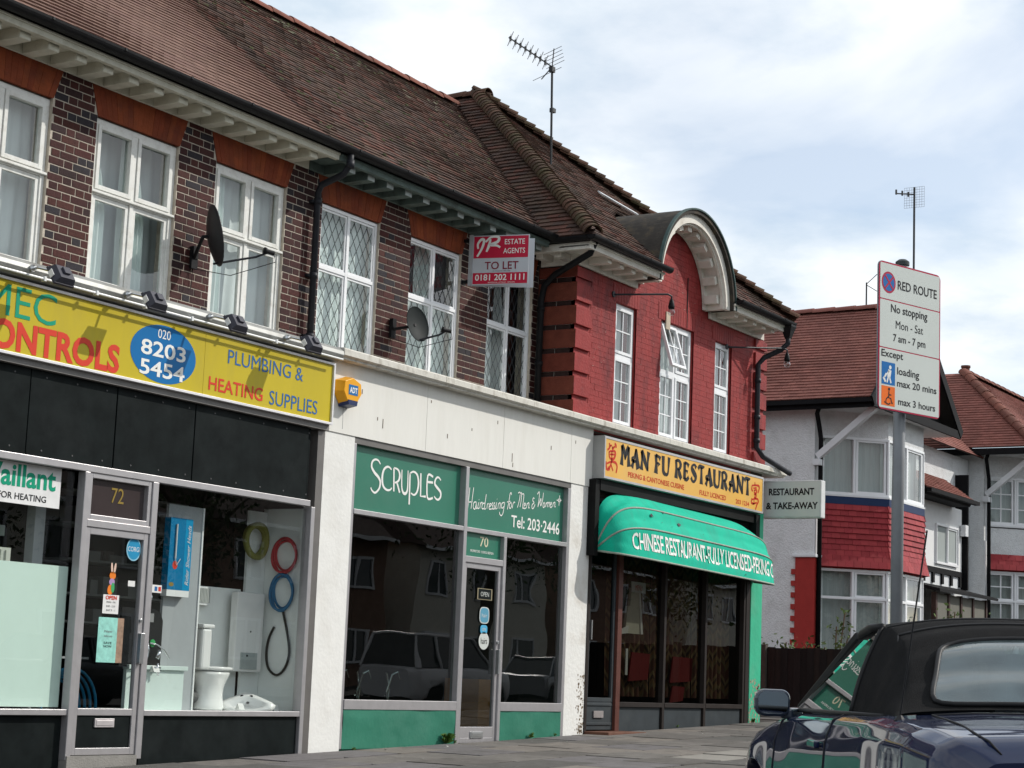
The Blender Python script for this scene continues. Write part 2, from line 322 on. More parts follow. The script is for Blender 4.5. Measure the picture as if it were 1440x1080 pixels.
# ------------------------------------------------------------------ parade building: dark brick upper storey
WY = 12.30
par = empty('brick_parade_building', (15, 12.3, -0.8), 'dark brick upper storey over the shops with orange arches and brown tiled roof', 'building')
WIN = [(10.79, 11.92), (12.49, 13.62), (14.18, 15.31), (15.93, 17.0), (17.62, 18.69), (19.31, 20.36)]
b = MB(); xs = 8.0
zb, zt, z1 = 3.1, 4.96, 5.28
for a, c in WIN:
    b.box(xs, a, WY+.004, WY+.22, zb, z1); xs = c
b.box(xs, 20.5, WY+.004, WY+.22, zb, z1)
for a, c in WIN: b.box(a, c, WY+.03, WY+.22, zt, z1)
b.build('wall', mortar, par); box('back_wall', mortar, 8, 20.5, 15.9, 16.1, -1, 8.0, par); box('end_wall', mortar, 7.9, 8.0, WY, 16, -1, 5.4, par)
box('room_floor', darkroom, 8, 20.4, WY+.22, 15.9, 3.0, 3.1, par)
box('room_ceiling', room, 8, 20.4, WY+.22, 15.9, 5.28, 5.34, par)
box('room_wall', room, 8, 20.4, 15.0, 15.1, 3.1, 5.28, par)
for x in (12.2, 15.62, 19.0): box('partition', room, x-.05, x+.05, WY+.3, 15.0, 3.1, 5.28, par)
# bricks: Flemish bond, the nearest 300 as parts, the rest joined
free = []; xs = 10.2
for a, c in WIN: free.append((xs, a)); xs = c
free.append((xs, 20.49))
allb = []
for k in range(27):
    z = 3.24+k*0.075+0.0375
    if z > 5.24: break
    for (a, c) in free:
        aa, cc_ = a, c
        if z > zt:   # splayed arch ends bite into the pier
            aa = a+(z-zt)*0.36 if a > 10.3 else a; cc_ = c-(z-zt)*0.36 if c < 20.4 else c
        x = 10.2-(0.0 if k % 2 else 0.169); s = 0
        while x < cc_:
            L = 0.225 if s % 2 == 0 else 0.1125
            l, r = max(x, aa)+.005, min(x+L, cc_)-.005
            if r-l > 0.02: allb.append(((l+r)/2, z, r-l))
            x += L; s += 1
vis = [q for q in allb if q[0] > 11.15+0.0]
vis.sort(key=lambda q: q[0])
for i, (x, z, L) in enumerate(vis[:300]):
    piece('brick', brick_m, x, WY+.03+random.uniform(-.0015,.0015), z, L, 0.062, 0.0645, par)
b = MB()
for (x, z, L) in vis[300:]+[q for q in allb if q[0] <= 11.15]: b.box(x-L/2, x+L/2, WY-.001+random.uniform(-.0015,.0015), WY+.03, z-.032, z+.032)
b.build('brick', brick_m, par, kind='stuff')
# gauged brick arches
for a, c in WIN:
    b = MB(); n = 17
    for i in range(n):
        f0, f1 = i/n, (i+1)/n; g = 0.0012/(c-a)
        xa, xb = a+(c-a)*(f0+g), a+(c-a)*(f1-g); ta, tb = a-.1+(c-a+.2)*(f0+g), a-.1+(c-a+.2)*(f1-g)
        y = WY-.006+random.uniform(-.002,.002); 
        b.add([(xa,y,zt),(xb,y,zt),(xb,y+.05,zt),(xa,y+.05,zt),(ta,y,5.245),(tb,y,5.245),(tb,y+.05,5.245),(ta,y+.05,5.245)],
              [(0,3,2,1),(4,5,6,7),(0,1,5,4),(1,2,6,5),(2,3,7,6),(3,0,4,7)])
    b.build('brick_arch', arch_m, par)
def pane_(parent, x0, x1, z0, z1, y, g=None, name='pane', tilt=None):
    return MB().add([(x0,y,z0),(x1,y,z0),(x1,y,z1),(x0,y,z1)], [(0,1,2,3)]).build(name, g or pane_m, parent)
def frame_bars(b, x0, x1, z0, z1, y0, y1, w, m=0):
    b.box(x0, x0+w, y0, y1, z0, z1, m); b.box(x1-w, x1, y0, y1, z0, z1, m); b.box(x0+w, x1-w, y0, y1, z0, z0+w, m); b.box(x0+w, x1-w, y0, y1, z1-w, z1, m)
def lattice(parent, x0, x1, z0, z1, y, px=0.118, pz=0.2):
    b = MB(); W_, H_ = x1-x0, z1-z0; sl = pz/px
    for sg in (1, -1):
        c = -H_/sl
        k = -int(H_/sl/px)-1
        while k*px < W_:
            # line: x = k*px + t, z = sl*t (sg=1) / mirrored
            t0 = max(0, -k*px); t1 = min(H_/sl, W_-k*px)
            if t1 > t0+.005:
                p, q = (k*px+t0, sl*t0), (k*px+t1, sl*t1)
                if sg < 0: p, q = (W_-p[0], p[1]), (W_-q[0], q[1])
                b.bar((x0+p[0], y+(.0006*sg), z0+p[1]), (x0+q[0], y+(.0006*sg), z0+q[1]), 0.0058, 0.003, up=(0,1,0))
            k += 1
    b.build('lead_lattice', lead, parent)
def curtain(parent, x0, x1, z0, z1, y, m, amp=0.02, waves=9, gather=None, ph=0.0, name='curtain'):
    def fn(u, v):
        xa, xb = x0, x1
        if gather: xa, xb = gather(v)
        x = xa+(xb-xa)*u
        return (x, y+amp*math.sin(u*waves*2*math.pi+ph+1.2*math.sin(v*3+u*5))+amp*.4*math.sin(u*waves*5.1+v*2), z0+(z1-z0)*v)
    return MB().grid(fn, 60, 10).build(name, m, parent, smooth=True)
def upper_window(i, a, c, fm, fw, leaded):
    z0, z1_, zm = 3.36, 4.95, 4.26; mid = (a+c)/2; y0 = WY+.035
    b = MB(); frame_bars(b, a+.002, c-.002, z0, z1_, y0, y0+.07, fw)
    b.box(mid-fw/2, mid+fw/2, y0, y0+.07, z0+fw, z1_-fw); b.box(a+fw, mid-fw/2, y0, y0+.07, zm-fw/2, zm+fw/2); b.box(mid+fw/2, c-fw, y0, y0+.07, zm-fw/2, zm+fw/2)
    if not leaded: b.box(a-.0, c+.0, y0-.03, y0+.0, zm-.012, zm+.012)
    w = b.build('window', fm, par, bevel=0.004)
    for (xa, xb) in ((a+fw, mid-fw/2), (mid+fw/2, c-fw)):
        for (za, zc) in ((z0+fw, zm-fw/2), (zm+fw/2, z1_-fw)):
            s = MB(); sw = 0.042 if not leaded else 0.022
            frame_bars(s, xa+.003, xb-.003, za+.003, zc-.003, y0+(-.012 if not leaded and za > 4 else .012), y0+.05, sw); s.build('sash', fm, w, bevel=.003)
            pane_(w, xa+sw, xb-sw, za+sw, zc-sw, y0+.03)
            if leaded: lattice(w, xa+sw, xb-sw, za+sw, zc-sw, y0+.027)
    return w
for i, (a, c) in enumerate(WIN):
    leaded = i >= 3
    w = upper_window(i, a, c, upvc if leaded else wwin, 0.05 if not leaded else 0.04, leaded)
    if i == 0: curtain(w, a+.3, c+.4, 3.3, 4.95, WY+.24, net, .012, 9)
    if i == 1:
        mid = (a+c)/2
        curtain(w, a, mid, 3.3, 4.95, WY+.2, drape, .02, 5, gather=lambda v, a=a, mid=mid: (a, a+.12+.4*(1-v)**.6 if v > .5 else a+.12+.4*.66-.02*(.5-v)))
        curtain(w, mid, c, 3.3, 4.95, WY+.2, drape, .02, 5, gather=lambda v, a=mid: (a, a+.1+.38*(1-v)**.6 if v > .5 else a+.1+.38*.66))
        curtain(w, a, c+.5, 3.3, 4.95, WY+.34, net, .01, 10)
    if i == 2: curtain(w, a, c+.35, 3.3, 4.95, WY+.22, net, .014, 9); curtain(w, a+.1, a+.35, 3.3, 4.95, WY+.17, drape, .02, 3)
    if i == 3: curtain(w, a, c+.28, 3.3, 4.95, WY+.18, drape, .012, 11)
    if i == 4: curtain(w, a, c, 3.3, 4.3, WY+.2, drape, .012, 11); curtain(w, a+.42, a+.72, 4.2, 4.95, WY+.22, drape, .015, 4)
    if i == 5: curtain(w, a, a+.45, 3.3, 4.3, WY+.2, net, .012, 5); curtain(w, a+.5, a+.75, 3.3, 4.95, WY+.22, net, .012, 3, gather=lambda v, a=a: (a+.5, a+.62+.28*(1-v)))
# eaves
def eaves(parent, xa, xb, mf, mb, step, x_first, yw, drop=0.0):
    box('soffit', mf, xa, xb, yw-.42, yw+.02, 5.335-drop, 5.35-drop, parent)
    box('frieze_board', mf, xa, xb, yw-.035, yw-.008, 5.235-drop, 5.33-drop, parent, bevel=.004)
    b = MB(); b.box(xa, xb, yw-.43, yw-.375, 5.29-drop, 5.365-drop); b.box(xa, xb, yw-.445, yw-.43, 5.34-drop, 5.365-drop)
    b.build('fascia', mf, parent, bevel=.005)
    x = x_first
    while x+.09 < xb:
        if x-.09 > xa:
            b = MB(); b.box(x-.066, x+.066, yw-.35, yw-.036, 5.235-drop, 5.334-drop); b.build('bracket', [mf, mb], parent, bevel=.004)
            b = MB(); b.box(x-.062, x+.062, yw-.353, yw-.349, 5.24-drop, 5.30-drop); b.build('bracket_face', mb, parent)
        x += step
eaves(par, 8.0, 15.62, cream, cream, 0.3405, 11.2-.3405*8, WY)
eaves(par, 15.64, 20.0, teal_d, teal_w, 0.3575, 15.95, WY)
def gutter(parent, p, q, r=.058, m=None):
    p, q = Vector(p), Vector(q); d = (q-p).normalized(); s = d.cross(Z_)
    b = MB()
    for k in range(9):
        pass
    def fn(u, v):
        t = math.pi+math.pi*v; return p+(q-p)*u+s*math.cos(t)*r+Z_*math.sin(t)*r
    b.grid(fn, 1, 10)
    b.grid(lambda u, v: p+(q-p)*u+s*math.cos(math.pi+math.pi*v)*(r+.006)+Z_*(math.sin(math.pi+math.pi*v)*(r+.006)), 1, 10)
    for e in (p, q): b.add([e+s*math.cos(math.pi+math.pi*v/8)*r+Z_*math.sin(math.pi+math.pi*v/8)*r for v in range(9)], [tuple(range(9))])
    L = (q-p).length; k = 0.6
    while k < L:
        e = p+d*k; b.box(e.x-.012, e.x+.012, e.y-r-.01, e.y+r+.01, e.z-.02, e.z+.004) if abs(d.x) > .5 else None; k += 0.9
    return b.build('gutter', m or blackp, parent, smooth=False)
gutter(par, (8, WY-.505, 5.43), (19.98, WY-.505, 5.43), r=.064); box('gutter_shadow_strip', blackp, 8, 19.98, WY-.441, WY-.425, 5.366, 5.43, par)  # black strip behind the gutter stands in for its shadow
b = MB(); b.tube([(15.72,WY-.50,5.40),(15.72,WY-.50,5.26),(15.72,WY-.42,5.16),(15.74,WY-.12,5.08),(15.745,WY-.075,5.0),(15.745,WY-.075,3.2)], .036, 12)
b.tube([(15.72,WY-.50,5.30),(15.72,WY-.50,5.22)], .045, 12)
for z in (4.9, 4.1, 3.45): b.tube([(15.745,WY-.075,z-.03),(15.745,WY-.075,z+.03)], .046, 12); b.box(15.69,15.80,WY-.06,WY,z-.015,z+.015)
b.build('downpipe', pipe_m, par, smooth=True)
# ---- roof
def RZm(y): return 5.62+0.86*(y-12.16)
tile_new = mat('newer_brown_tile', (.19,.10,.075), 0.85, rnd=[(.165,.098,.076),(.150,.088,.068),(.18,.107,.083),(.158,.09,.073)], var=0.12, vscale=5, bump=.2, dirt=(.13,.08,.06), damt=.5)
tile_old = mat('old_plain_tile', (.1,.05,.04), 0.9, rnd=[(.080,.047,.037),(.092,.052,.039),(.065,.041,.034),(.105,.054,.040),(.078,.050,.041),(.090,.056,.040),(.115,.050,.037)], var=0.3, vscale=3, bump=.4, dirt=(.045,.04,.028), damt=.75, dscale=1.6)
tile_red = mat('red_clay_tile', (.2,.06,.045), 0.85, rnd=[(.235,.092,.072),(.205,.080,.064),(.255,.10,.08),(.22,.088,.07)], var=0.15, vscale=6, bump=.2, dirt=(.10,.045,.035), damt=.4)
ridge_m = mat('terracotta_ridge', (.30,.075,.045), 0.85, rnd=[(.165,.060,.042),(.135,.052,.038),(.19,.068,.047)], var=0.25, vscale=10, bump=.3, dirt=(.12,.06,.04), damt=.6, dscale=4)
moss_m = mat('mossy_bonnet_tile', (.10,.055,.035), 0.95, rnd=[(.075,.042,.028),(.06,.036,.024),(.09,.046,.03),(.065,.042,.022)], var=0.35, vscale=7, bump=.7, bscale=40, dirt=(.06,.06,.028), damt=.8, dscale=4)
deckm = mat('roof_felt', (.03,.025,.022), 0.95, var=.1)
def tile_face(b, o, U, V, L, u0, u1, gauge=0.1, tw=0.165, th=0.016, jit=.004, sag=0.0):
    o, U, V = Vector(o), Vector(U).normalized(), Vector(V).normalized(); Nn = U.cross(V)
    if Nn.z < 0: Nn = -Nn
    rows = int(L/gauge)
    for i in range(rows):
        v0 = i*gauge; v1 = v0+gauge*1.25; s = v0/L; a, c = u0(s), u1(s); x = math.floor(a/tw)*tw-(tw/2 if i % 2 else 0)
        while x < c:
            l, r = max(x+.002, a), min(x+tw-.002, c)
            if r-l > .01:
                h = random.uniform(-jit, jit)+.018*noise.noise((o+U*l+V*v0)*.55); dv = random.uniform(-jit, jit)
                p = [o+U*l+V*(v0+dv), o+U*r+V*(v0+dv), o+U*r+V*v1, o+U*l+V*v1]
                t0, t1 = th*1.5+h, th*.35+h*.3
                b.add([p[0]+Nn*.001, p[1]+Nn*.001, p[0]+Nn*t0, p[1]+Nn*t0, p[2]+Nn*t1, p[3]+Nn*t1], [(0,1,3,2),(2,3,4,5),(0,2,5),(1,4,3)])
            x += tw
Lm = math.hypot(15.39-11.84, RZm(15.39)-RZm(11.84)); Vm = (0, 15.39-11.84, RZm(15.39)-RZm(11.84))
b = MB(); tile_face(b, (0, 11.90, RZm(11.90)), (1,0,0), Vm, Lm-.08, lambda s: 8.0, lambda s: 15.72, jit=.002); b.build('roof_tile', tile_new, par, kind='stuff')
b = MB(); tile_face(b, (0, 11.90, RZm(11.90)), (1,0,0), Vm, Lm-.08, lambda s: 15.72, lambda s: 20.05+3.03*s, jit=.005); b.build('roof_tile', tile_old, par, kind='stuff')
b = MB(); b.add([(8,11.90,RZm(11.90)-.01),(20.2,11.90,RZm(11.90)-.01),(23.3,15.39,RZm(15.39)-.01),(8,15.39,RZm(15.39)-.01),(8,19.5,5.0),(23.3,19.5,5.0)], [(0,1,2,3),(3,2,5,4)])
b.add([(8,11.84,RZm(11.84)-.02),(8,15.39,RZm(15.39)-.02),(8,19.5,4.99)], [(0,1,2)]); b.build('roof_deck', deckm, par)
def halfround(name, m, parent, p, q, n, r=.13, up=(0,0,1), lap=1.0, share=True, taper=.96, th=.014, stepup=.012):
    p, q = Vector(p), Vector(q); d = (q-p).normalized(); L = (q-p).length/n; u = Vector(up); s = d.cross(u).normalized(); u = s.cross(d).normalized()
    b = MB()
    for (r0, r1, flip) in ((r, r*taper, 0), (r-th, r*taper-th, 1)):
        b.grid(lambda a, v: (L*lap*a, (r0+(r1-r0)*a)*math.cos(math.pi*v), (r0+(r1-r0)*a)*math.sin(math.pi*v)*.85+stepup*(1-a)), 1, 10)
    for e, (ra, rb, x) in enumerate(((r, r-th, 0), (r*taper, r*taper-th, L*lap))):
        sg = stepup*(1-e)
        for v in range(10):
            t0, t1 = math.pi*v/10, math.pi*(v+1)/10
            b.add([(x, ra*math.cos(t0), ra*math.sin(t0)*.85+sg), (x, ra*math.cos(t1), ra*math.sin(t1)*.85+sg), (x, rb*math.cos(t1), rb*math.sin(t1)*.85+sg), (x, rb*math.cos(t0), rb*math.sin(t0)*.85+sg)], [(0,1,2,3)])
    me = bpy.data.meshes.new(name); me.from_pydata(b.v, [], b.f); me.materials.append(m); me.update()
    O = org(parent)
    for i in range(n):
        o = bpy.data.objects.new(name, me); COL.objects.link(o); o.parent = parent; t = p+d*(L*i)-O+u*random.uniform(-.004,.004)
        o.matrix_local = Matrix(((d.x, s.x, u.x, t.x), (d.y, s.y, u.y, t.y), (d.z, s.z, u.z, t.z), (0,0,0,1)))
halfround('ridge_tile', ridge_m, par, (10, 15.39, RZm(15.39)-.02), (23.0, 15.39, RZm(15.39)-.02), 29, .12)
b = MB()
for i in range(46): # creeping lichen and mortar patches below the ridge
    x = 17.6+random.random()*1.2 if i < 16 else 18+random.random()*4.6; y = 15.2-random.random()*.12-(0 if i < 16 else random.random()*.5); z = RZm(y)+.03
    s_ = random.uniform(.015,.05); b.add([(x-s_*1.6,y,z),(x,y-s_*.5,z-.4*s_),(x+s_*1.6,y,z),(x,y+s_*.5,z+.4*s_)], [(0,1,2,3)])
b.build('lichen_patch', mat('grey_green_lichen', (.16,.17,.11), .95, var=.3), par, kind='stuff')
b = MB()
for i in range(260):
    x = random.uniform(15.9, 22.5); y = 11.95+3.4*(random.random()**(.6 if i % 3 else 3)); z = RZm(y)+.028
    if x > 19.9+3.0*(y-11.9)/3.5: continue
    s_ = random.uniform(.01,.032); k = 6; Vn = Vector(Vm).normalized()
    c_ = Vector((x,y,z)); ring_ = [c_+(X_*math.cos(t*1.047)*1.5+Vn*math.sin(t*1.047))*s_*random.uniform(.7,1.2) for t in range(k)]; top = c_+Vector((0,-.5,.8))*s_*.6
    b.add(ring_+[top], [(t, (t+1) % k, k) for t in range(k)])
b.build('moss_clump', mat('roof_moss', (.045,.05,.02), .95, var=.4, vscale=20), par, kind='stuff')
# ------------------------------------------------------------------ red painted building with round gable
SY = 11.75
red = empty('red_painted_building', (23.4, 11.75, -0.6), 'red painted brick building above the Chinese restaurant with round white gable', 'building')
RW = [(21.57, 22.15), (22.87, 23.88), (24.58, 25.14)]; rz0, rz1 = 3.27, 4.89; XA, XB = 20.5, 26.3; CXg, CZg = 23.17, 5.25
b = MB(); xs = XA
for a, c in RW: b.box(xs, a, SY+.004, SY+.24, 3.1, 5.3); xs = c
b.box(xs, XB, SY+.004, SY+.24, 3.1, 5.3)
for a, c in RW: b.box(a, c, SY+.004, SY+.24, rz1, 5.3); b.box(a, c, SY+.004, SY+.24, 3.1, rz0)
b.prism([(CXg+1.0*math.cos(t*math.pi/20), CZg+.03+1.0*math.sin(t*math.pi/20)) for t in range(21)], (0, 0, 0), (1,0,0), (0,0,1), (0,1,0), SY+.004, SY+.24)
b.box(XB-.24, XB, SY+.2401, 16, -.7, 5.3)
b.build('wall', redpaint, red)
box('side_wall', rawdark, XA, XA+.2, SY+.006, 12.6, 3.1, 5.3, red)
box('back_wall', rawdark, XA, XB, 16, 16.2, -1, 5.3, red)
box('room_wall', room, XA+.2, XB-.3, 14.5, 14.6, 3.1, 5.28, red); box('room_floor', room, XA+.2, XB-.24, SY+.24, 16, 3.0, 3.1, red); box('room_ceiling', room, XA+.2, XB-.24, SY+.24, 16, 5.3, 5.34, red)
b = MB()
for k in range(42):
    z = 3.16+k*.075
    if z > 6.2: break
    x = XA+.4-(0 if k % 2 else .1125)
    if z > 5.3:
        hw = math.sqrt(max(0, .97**2-(z-CZg)**2)); lo, hi = CXg-hw, CXg+hw
    else: lo, hi = XA+.40, XB-.40
    x = XA-(.1125 if k % 2 else 0)
    while x < hi:
        l, r = max(x+.0015, lo), min(x+.225-.0015, hi)
        segs = [(l, r)]
        if rz0-.03 < z < rz1+.03:
            for a, c in RW:
                ns = []
                for (p, q) in segs:
                    if q < a or p > c: ns.append((p, q))
                    else:
                        if a-p > .02: ns.append((p, a))
                        if q-c > .02: ns.append((c, q))
                segs = ns
        for (p, q) in segs:
            if q-p > .02: b.box(p, q, SY+random.uniform(-.0025,.0), SY+.02, z-.0358, z+.0358)
        x += .225
b.build('painted_brick', redpaint, red, kind='stuff')
for a, c in RW:  # soldier courses above windows
    b = MB(); n = int((c-a+.2)/.075)
    for i in range(n):
        x = a-.1+i*.075; b.box(x+.003, x+.072, SY-.006, SY+.015, rz1+.004, rz1+.225)
    b.build('soldier_arch', redpaint, red)
zg = [3.28, 3.51, 3.81, 4.105, 4.405, 4.71, 5.01, 5.21]
for side in (0, 1):
    for i in range(7):
        za = zg[i]+.0; zc = zg[i+1]-.068; b = MB()
        if side == 0:
            b.box(XA-.03, XA+.38, SY-.032, SY+.53, za, zc); b.m[-1] = 1; b.build('quoin_block', [redpaint, rawquoin], red, bevel=.004)
        else: b.box(XB-.38, XB+.035, SY-.032, SY+.5, za, zc); b.build('quoin_block', redpaint, red, bevel=.004)
b = MB()
for i in range(6):
    z = zg[i+1]-.034
    for y0, y1 in ((SY+.06, SY+.27), (SY+.28, SY+.49)): box('recessed_brick', rawdark, XA-.004, XA+.01, y0, y1, z-.031, z+.031, red)
b = MB()
for i in range(1, 7):
    z = zg[i]-.068; b.box(XA-.008, XA+.01, SY+.02, SY+.53, z+.064, z+.070); b.box(XA-.008, XA+.01, SY+.02, SY+.53, z-.002, z+.004); b.box(XA-.008, XA+.01, SY+.272, SY+.278, z, z+.066)
b.build('mortar_joint', mat('grey_mortar_joint', (.20,.19,.17), .9, var=.2), red)
def red_window(a, c, light):
    y = SY+.045; b = MB(); fw = .045; zm = 4.20
    frame_bars(b, a+.002, c-.002, rz0, rz1-.002, y, y+.07, fw); b.box(a+fw, c-fw, y, y+.07, zm-.03, zm+.03)
    cols = [(a+fw, c-fw)]
    if light == 2:
        mid = (a+c)/2; b.box(mid-.025, mid+.025, y+.001, y+.069, rz0+fw, rz1-fw); cols = [(a+fw, mid-.025), (mid+.025, c-fw)]
    b.box(a-.02, c+.02, SY-.03, y, rz0-.03, rz0+.004)
    w = b.build('window', upvc, red, bevel=.004)
    for ci, (xa, xb) in enumerate(cols):
        for (za, zc) in ((rz0+fw, zm-.03), (zm+.03, rz1-fw)):
            opn = light == 2 and ci == 0 and za > 4
            s = MB(); sw = .04; frame_bars(s, xa+.002, xb-.002, za+.002, zc-.002, y-.012, y+.03, sw)
            nh = 2 if za > 4 else 3; nv = 2
            for q in range(1, nv): xx = xa+sw+(xb-xa-2*sw)*q/nv; s.box(xx-.009, xx+.009, y, y+.012, za+sw, zc-sw)
            for q in range(1, nh): zq = za+sw+(zc-za-2*sw)*q/nh; s.box(xa+sw, xb-sw, y+.0005, y+.0115, zq-.009, zq+.009)
            p = MB().add([(xa+sw,y+.014,za+sw),(xb-sw,y+.014,za+sw),(xb-sw,y+.014,zc-sw),(xa+sw,y+.014,zc-sw)], [(0,1,2,3)])
            if opn:
                R = Matrix.Rotation(-R_(17), 4, 'X'); hp = Vector((0, y, zc))
                for q in (s, p): q.v = [tuple(R @ (Vector(t)-hp)+hp+Vector((0,-.02,0))) for t in q.v]
            s.build('sash', upvc, w, bevel=.003, label='sash propped open outwards' if opn else None); p.build('pane', pane_m, w)
    curtain(w, a, c, rz0, rz1, SY+.22, net, .014, int(14*(c-a)))
    return w
red_window(*RW[0], 1); red_window(*RW[1], 2); red_window(*RW[2], 1)
# eaves of the red building (two runs and the arch between)
rf, rb_ = cream, mat('cream_bracket_face', (0.72,0.70,0.62), .55, var=.06)
wh2 = mat('grimy_white_cornice', (0.72, 0.69, 0.62), .6, var=.06, dirt=(.40,.34,.26), damt=.4, dscale=5, bump=.1)
dz = .05
for (xa, xb, xf) in ((XA-.42, 22.08, 20.76), (24.30, XB-.12, 24.56)):
    box('soffit', wh2, xa, xb, SY-.40, SY+.02, 5.29, 5.305, red)
    box('frieze_board', wh2, xa+(.38 if xa < 21 else 0), xb, SY-.045, SY-.01, 5.16, 5.289, red, bevel=.004)
    b = MB(); b.box(xa, xb, SY-.42, SY-.36, 5.25, 5.345); b.box(xa-.015, xb, SY-.445, SY-.42, 5.315, 5.345); b.build('fascia', wh2, red, bevel=.005)
    x = xf
    while x < xb-.05:
        b = MB(); b.box(x-.055, x+.055, SY-.33, SY-.046, 5.205, 5.289); b.build('bracket', wh2, red, bevel=.004)
        x += .325
b = MB(); b.box(XA-.42, XA-.36, SY-.36, 12.25, 5.25, 5.345); b.build('fascia', wh2, red, bevel=.004)
box('soffit', wh2, XA-.36, XA, SY+.02, 12.25, 5.29, 5.305, red); box('frieze_board', wh2, XA-.045, XA-.01, SY-.04, 12.25, 5.16, 5.289, red)
for y in (11.86, 12.12): box('bracket', wh2, XA-.31, XA-.046, y-.05, y+.05, 5.205, 5.289, red, bevel=.004)
gutter(red, (XA-.55, SY-.50, 5.395), (22.1, SY-.50, 5.395)); gutter(red, (24.30, SY-.50, 5.395), (XB-.10, SY-.50, 5.395))
b = MB(); b.grid(lambda u, v: (XA-.49+.058*math.cos(math.pi+math.pi*v), SY-.5+u*1.1, 5.395+.058*math.sin(math.pi+math.pi*v)), 1, 8); b.build('gutter', blackp, red)
# round gable
def arc(r0, r1, y0, y1, m, name, n=36, a0=0.0, a1=math.pi, bev=0):
    b = MB(); cz = CZg
    for i in range(n):
        t0, t1 = a0+(a1-a0)*i/n, a0+(a1-a0)*(i+1)/n; q = []
        for y in (y0, y1):
            for (r, t) in ((r0, t0), (r1, t0), (r1, t1), (r0, t1)): q.append((CXg+r*math.cos(t), y, cz+r*math.sin(t)))
        fs = [(0,1,2,3), (7,6,5,4), (1,5,6,2), (0,3,7,4)]
        if i == 0: fs.append((0,4,5,1))
        if i == n-1: fs.append((3,2,6,7))
        b.add(q, fs)
    return b.build(name, m, red)
arc(1.125, 1.18, SY-.41, SY+1.9, lead_roof, 'barrel_roof')
arc(1.178, 1.20, SY-.43, SY-.38, mat('copper_green_edging', (.05,.085,.08), .6, var=.3), 'roof_edging')
arc(1.0, 1.124, SY-.35, SY-.29, wh2, 'arch_fascia'); arc(.975, 1.0, SY-.31, SY-.27, wh2, 'arch_moulding')
arc(1.0, 1.07, SY-.289, SY+.02, wh2, 'arch_soffit'); arc(.935, .999, SY-.05, SY-.008, wh2, 'arch_frieze')
for k in range(11):
    t = math.pi*(k+.5)/11; c, s = math.cos(t), math.sin(t); b = MB(); ct = []
    for y in (SY-.25, SY-.051):
        for (r, w) in ((.905, -.058), (.998, -.058), (.998, .058), (.905, .058)): ct.append((CXg+r*c-w*s, y, CZg+r*s+w*c))
    b.add(ct, [(0,1,2,3), (7,6,5,4), (0,4,5,1), (1,5,6,2), (2,6,7,3), (3,7,4,0)]); b.build('arch_bracket', wh2, red, bevel=.004)
b = MB(); b.box(CXg+.46, CXg+.472, SY-.012, SY, 4.9, 5.62); b.build('wall_crack', blackl, red)
# red building roof
e0 = Vector((20.0, 11.26, 5.40)); e1 = Vector((26.22, 11.26, 5.40)); ap = Vector((23.34, 15.2, 8.62))
Vf = Vector((0, ap.y-e0.y, ap.z-e0.z)); Lf = Vf.length
def inb(s):  # leave out tiles under the barrel
    return s
b = MB(); tile_face(b, (0, e0.y, e0.z), (1,0,0), Vf, Lf, lambda s: 20.0+3.34*s, lambda s: (26.36-3.02*s) if s > .36 else CXg-1.19*math.sqrt(max(0, 1-(max(0, 5.4+3.22*s-CZg)/1.21)**2)), jit=.006)
tile_face(b, (0, e0.y, e0.z), (1,0,0), Vf, Lf*.36, lambda s: CXg+1.19*math.sqrt(max(0, 1-(max(0, 5.4+3.22*s*.36-CZg)/1.21)**2)), lambda s: 26.36-3.02*s*.36, jit=.006)
b.build('roof_tile', tile_old, red, kind='stuff')
Vl = Vector((3.34, 0, 3.22)); Ll = Vl.length
b = MB(); tile_face(b, (20.0, 0, 5.40), (0,1,0), Vl, Ll, lambda s: 11.26+3.94*s, lambda s: 12.16+(5.4+3.22*s-5.62)/.86+.05, jit=.006, th=.02); b.build('roof_tile', tile_old, red, kind='stuff')
b = MB(); k = -.012
def fpt(x, s): return Vector((x, e0.y+3.94*s, 5.4+3.22*s+k))
b.add([e0+Z_*k, fpt(CXg-1.19, 0), fpt(CXg-1.19, .36), fpt(CXg+1.19, .36), fpt(CXg+1.19, 0), e1+Z_*k, ap+Z_*k, (23.34, 19, 8.6), (20.0, 19, 5.39), (26.36, 19, 5.39)], [(0,1,2), (0,2,6), (2,3,6), (3,5,6), (3,4,5), (0,6,7,8), (5,9,7,6)]); b.build('roof_deck', deckm, red)
def bonnets(p, q, up, n, r):
    halfround('bonnet_tile', moss_m, red, p, q, n, r, up=up, lap=1.9, taper=.9, th=.018, stepup=.022)
bonnets(e0+Vector((-.02,-.02,.0)), ap+Vector((0,0,.0)), (-1,-1,1.6), 54, .125)
halfround('bonnet_tile', moss_m, red, e1+Vector((.02,-.02,.02)), ap+Vector((0,0,.02)), 36, .115, up=(1,-1,1.6), lap=1.8, taper=.85, th=.03, stepup=.045)
halfround('ridge_tile', moss_m, red, (23.34, 15.0, 8.60), (23.34, 16.6, 8.60), 4, .13)
b = MB(); b.bar((21.62+1.55, 12.95, 6.86), (21.62+2.35, 12.75, 6.70), .10, .02, up=(0,-.6,.8)); b.build('lead_flashing', mat('bright_new_flashing', (.6,.62,.63), .4, metal=.3, var=.1), red)
b = MB(); b.tube([(XA-.3,SY-.42,5.36),(XA-.3,SY-.36,5.22),(XA-.16,SY+.22,5.02),(XA-.11,SY+.40,4.9),(XA-.11,SY+.44,4.7),(XA-.11,SY+.44,3.2)], .042, 12)
for z in (4.6, 3.9): b.tube([(XA-.11,SY+.44,z-.03),(XA-.11,SY+.44,z+.03)], .052, 12)
b.build('downpipe', blackp, red, smooth=True)
px_ = 25.88
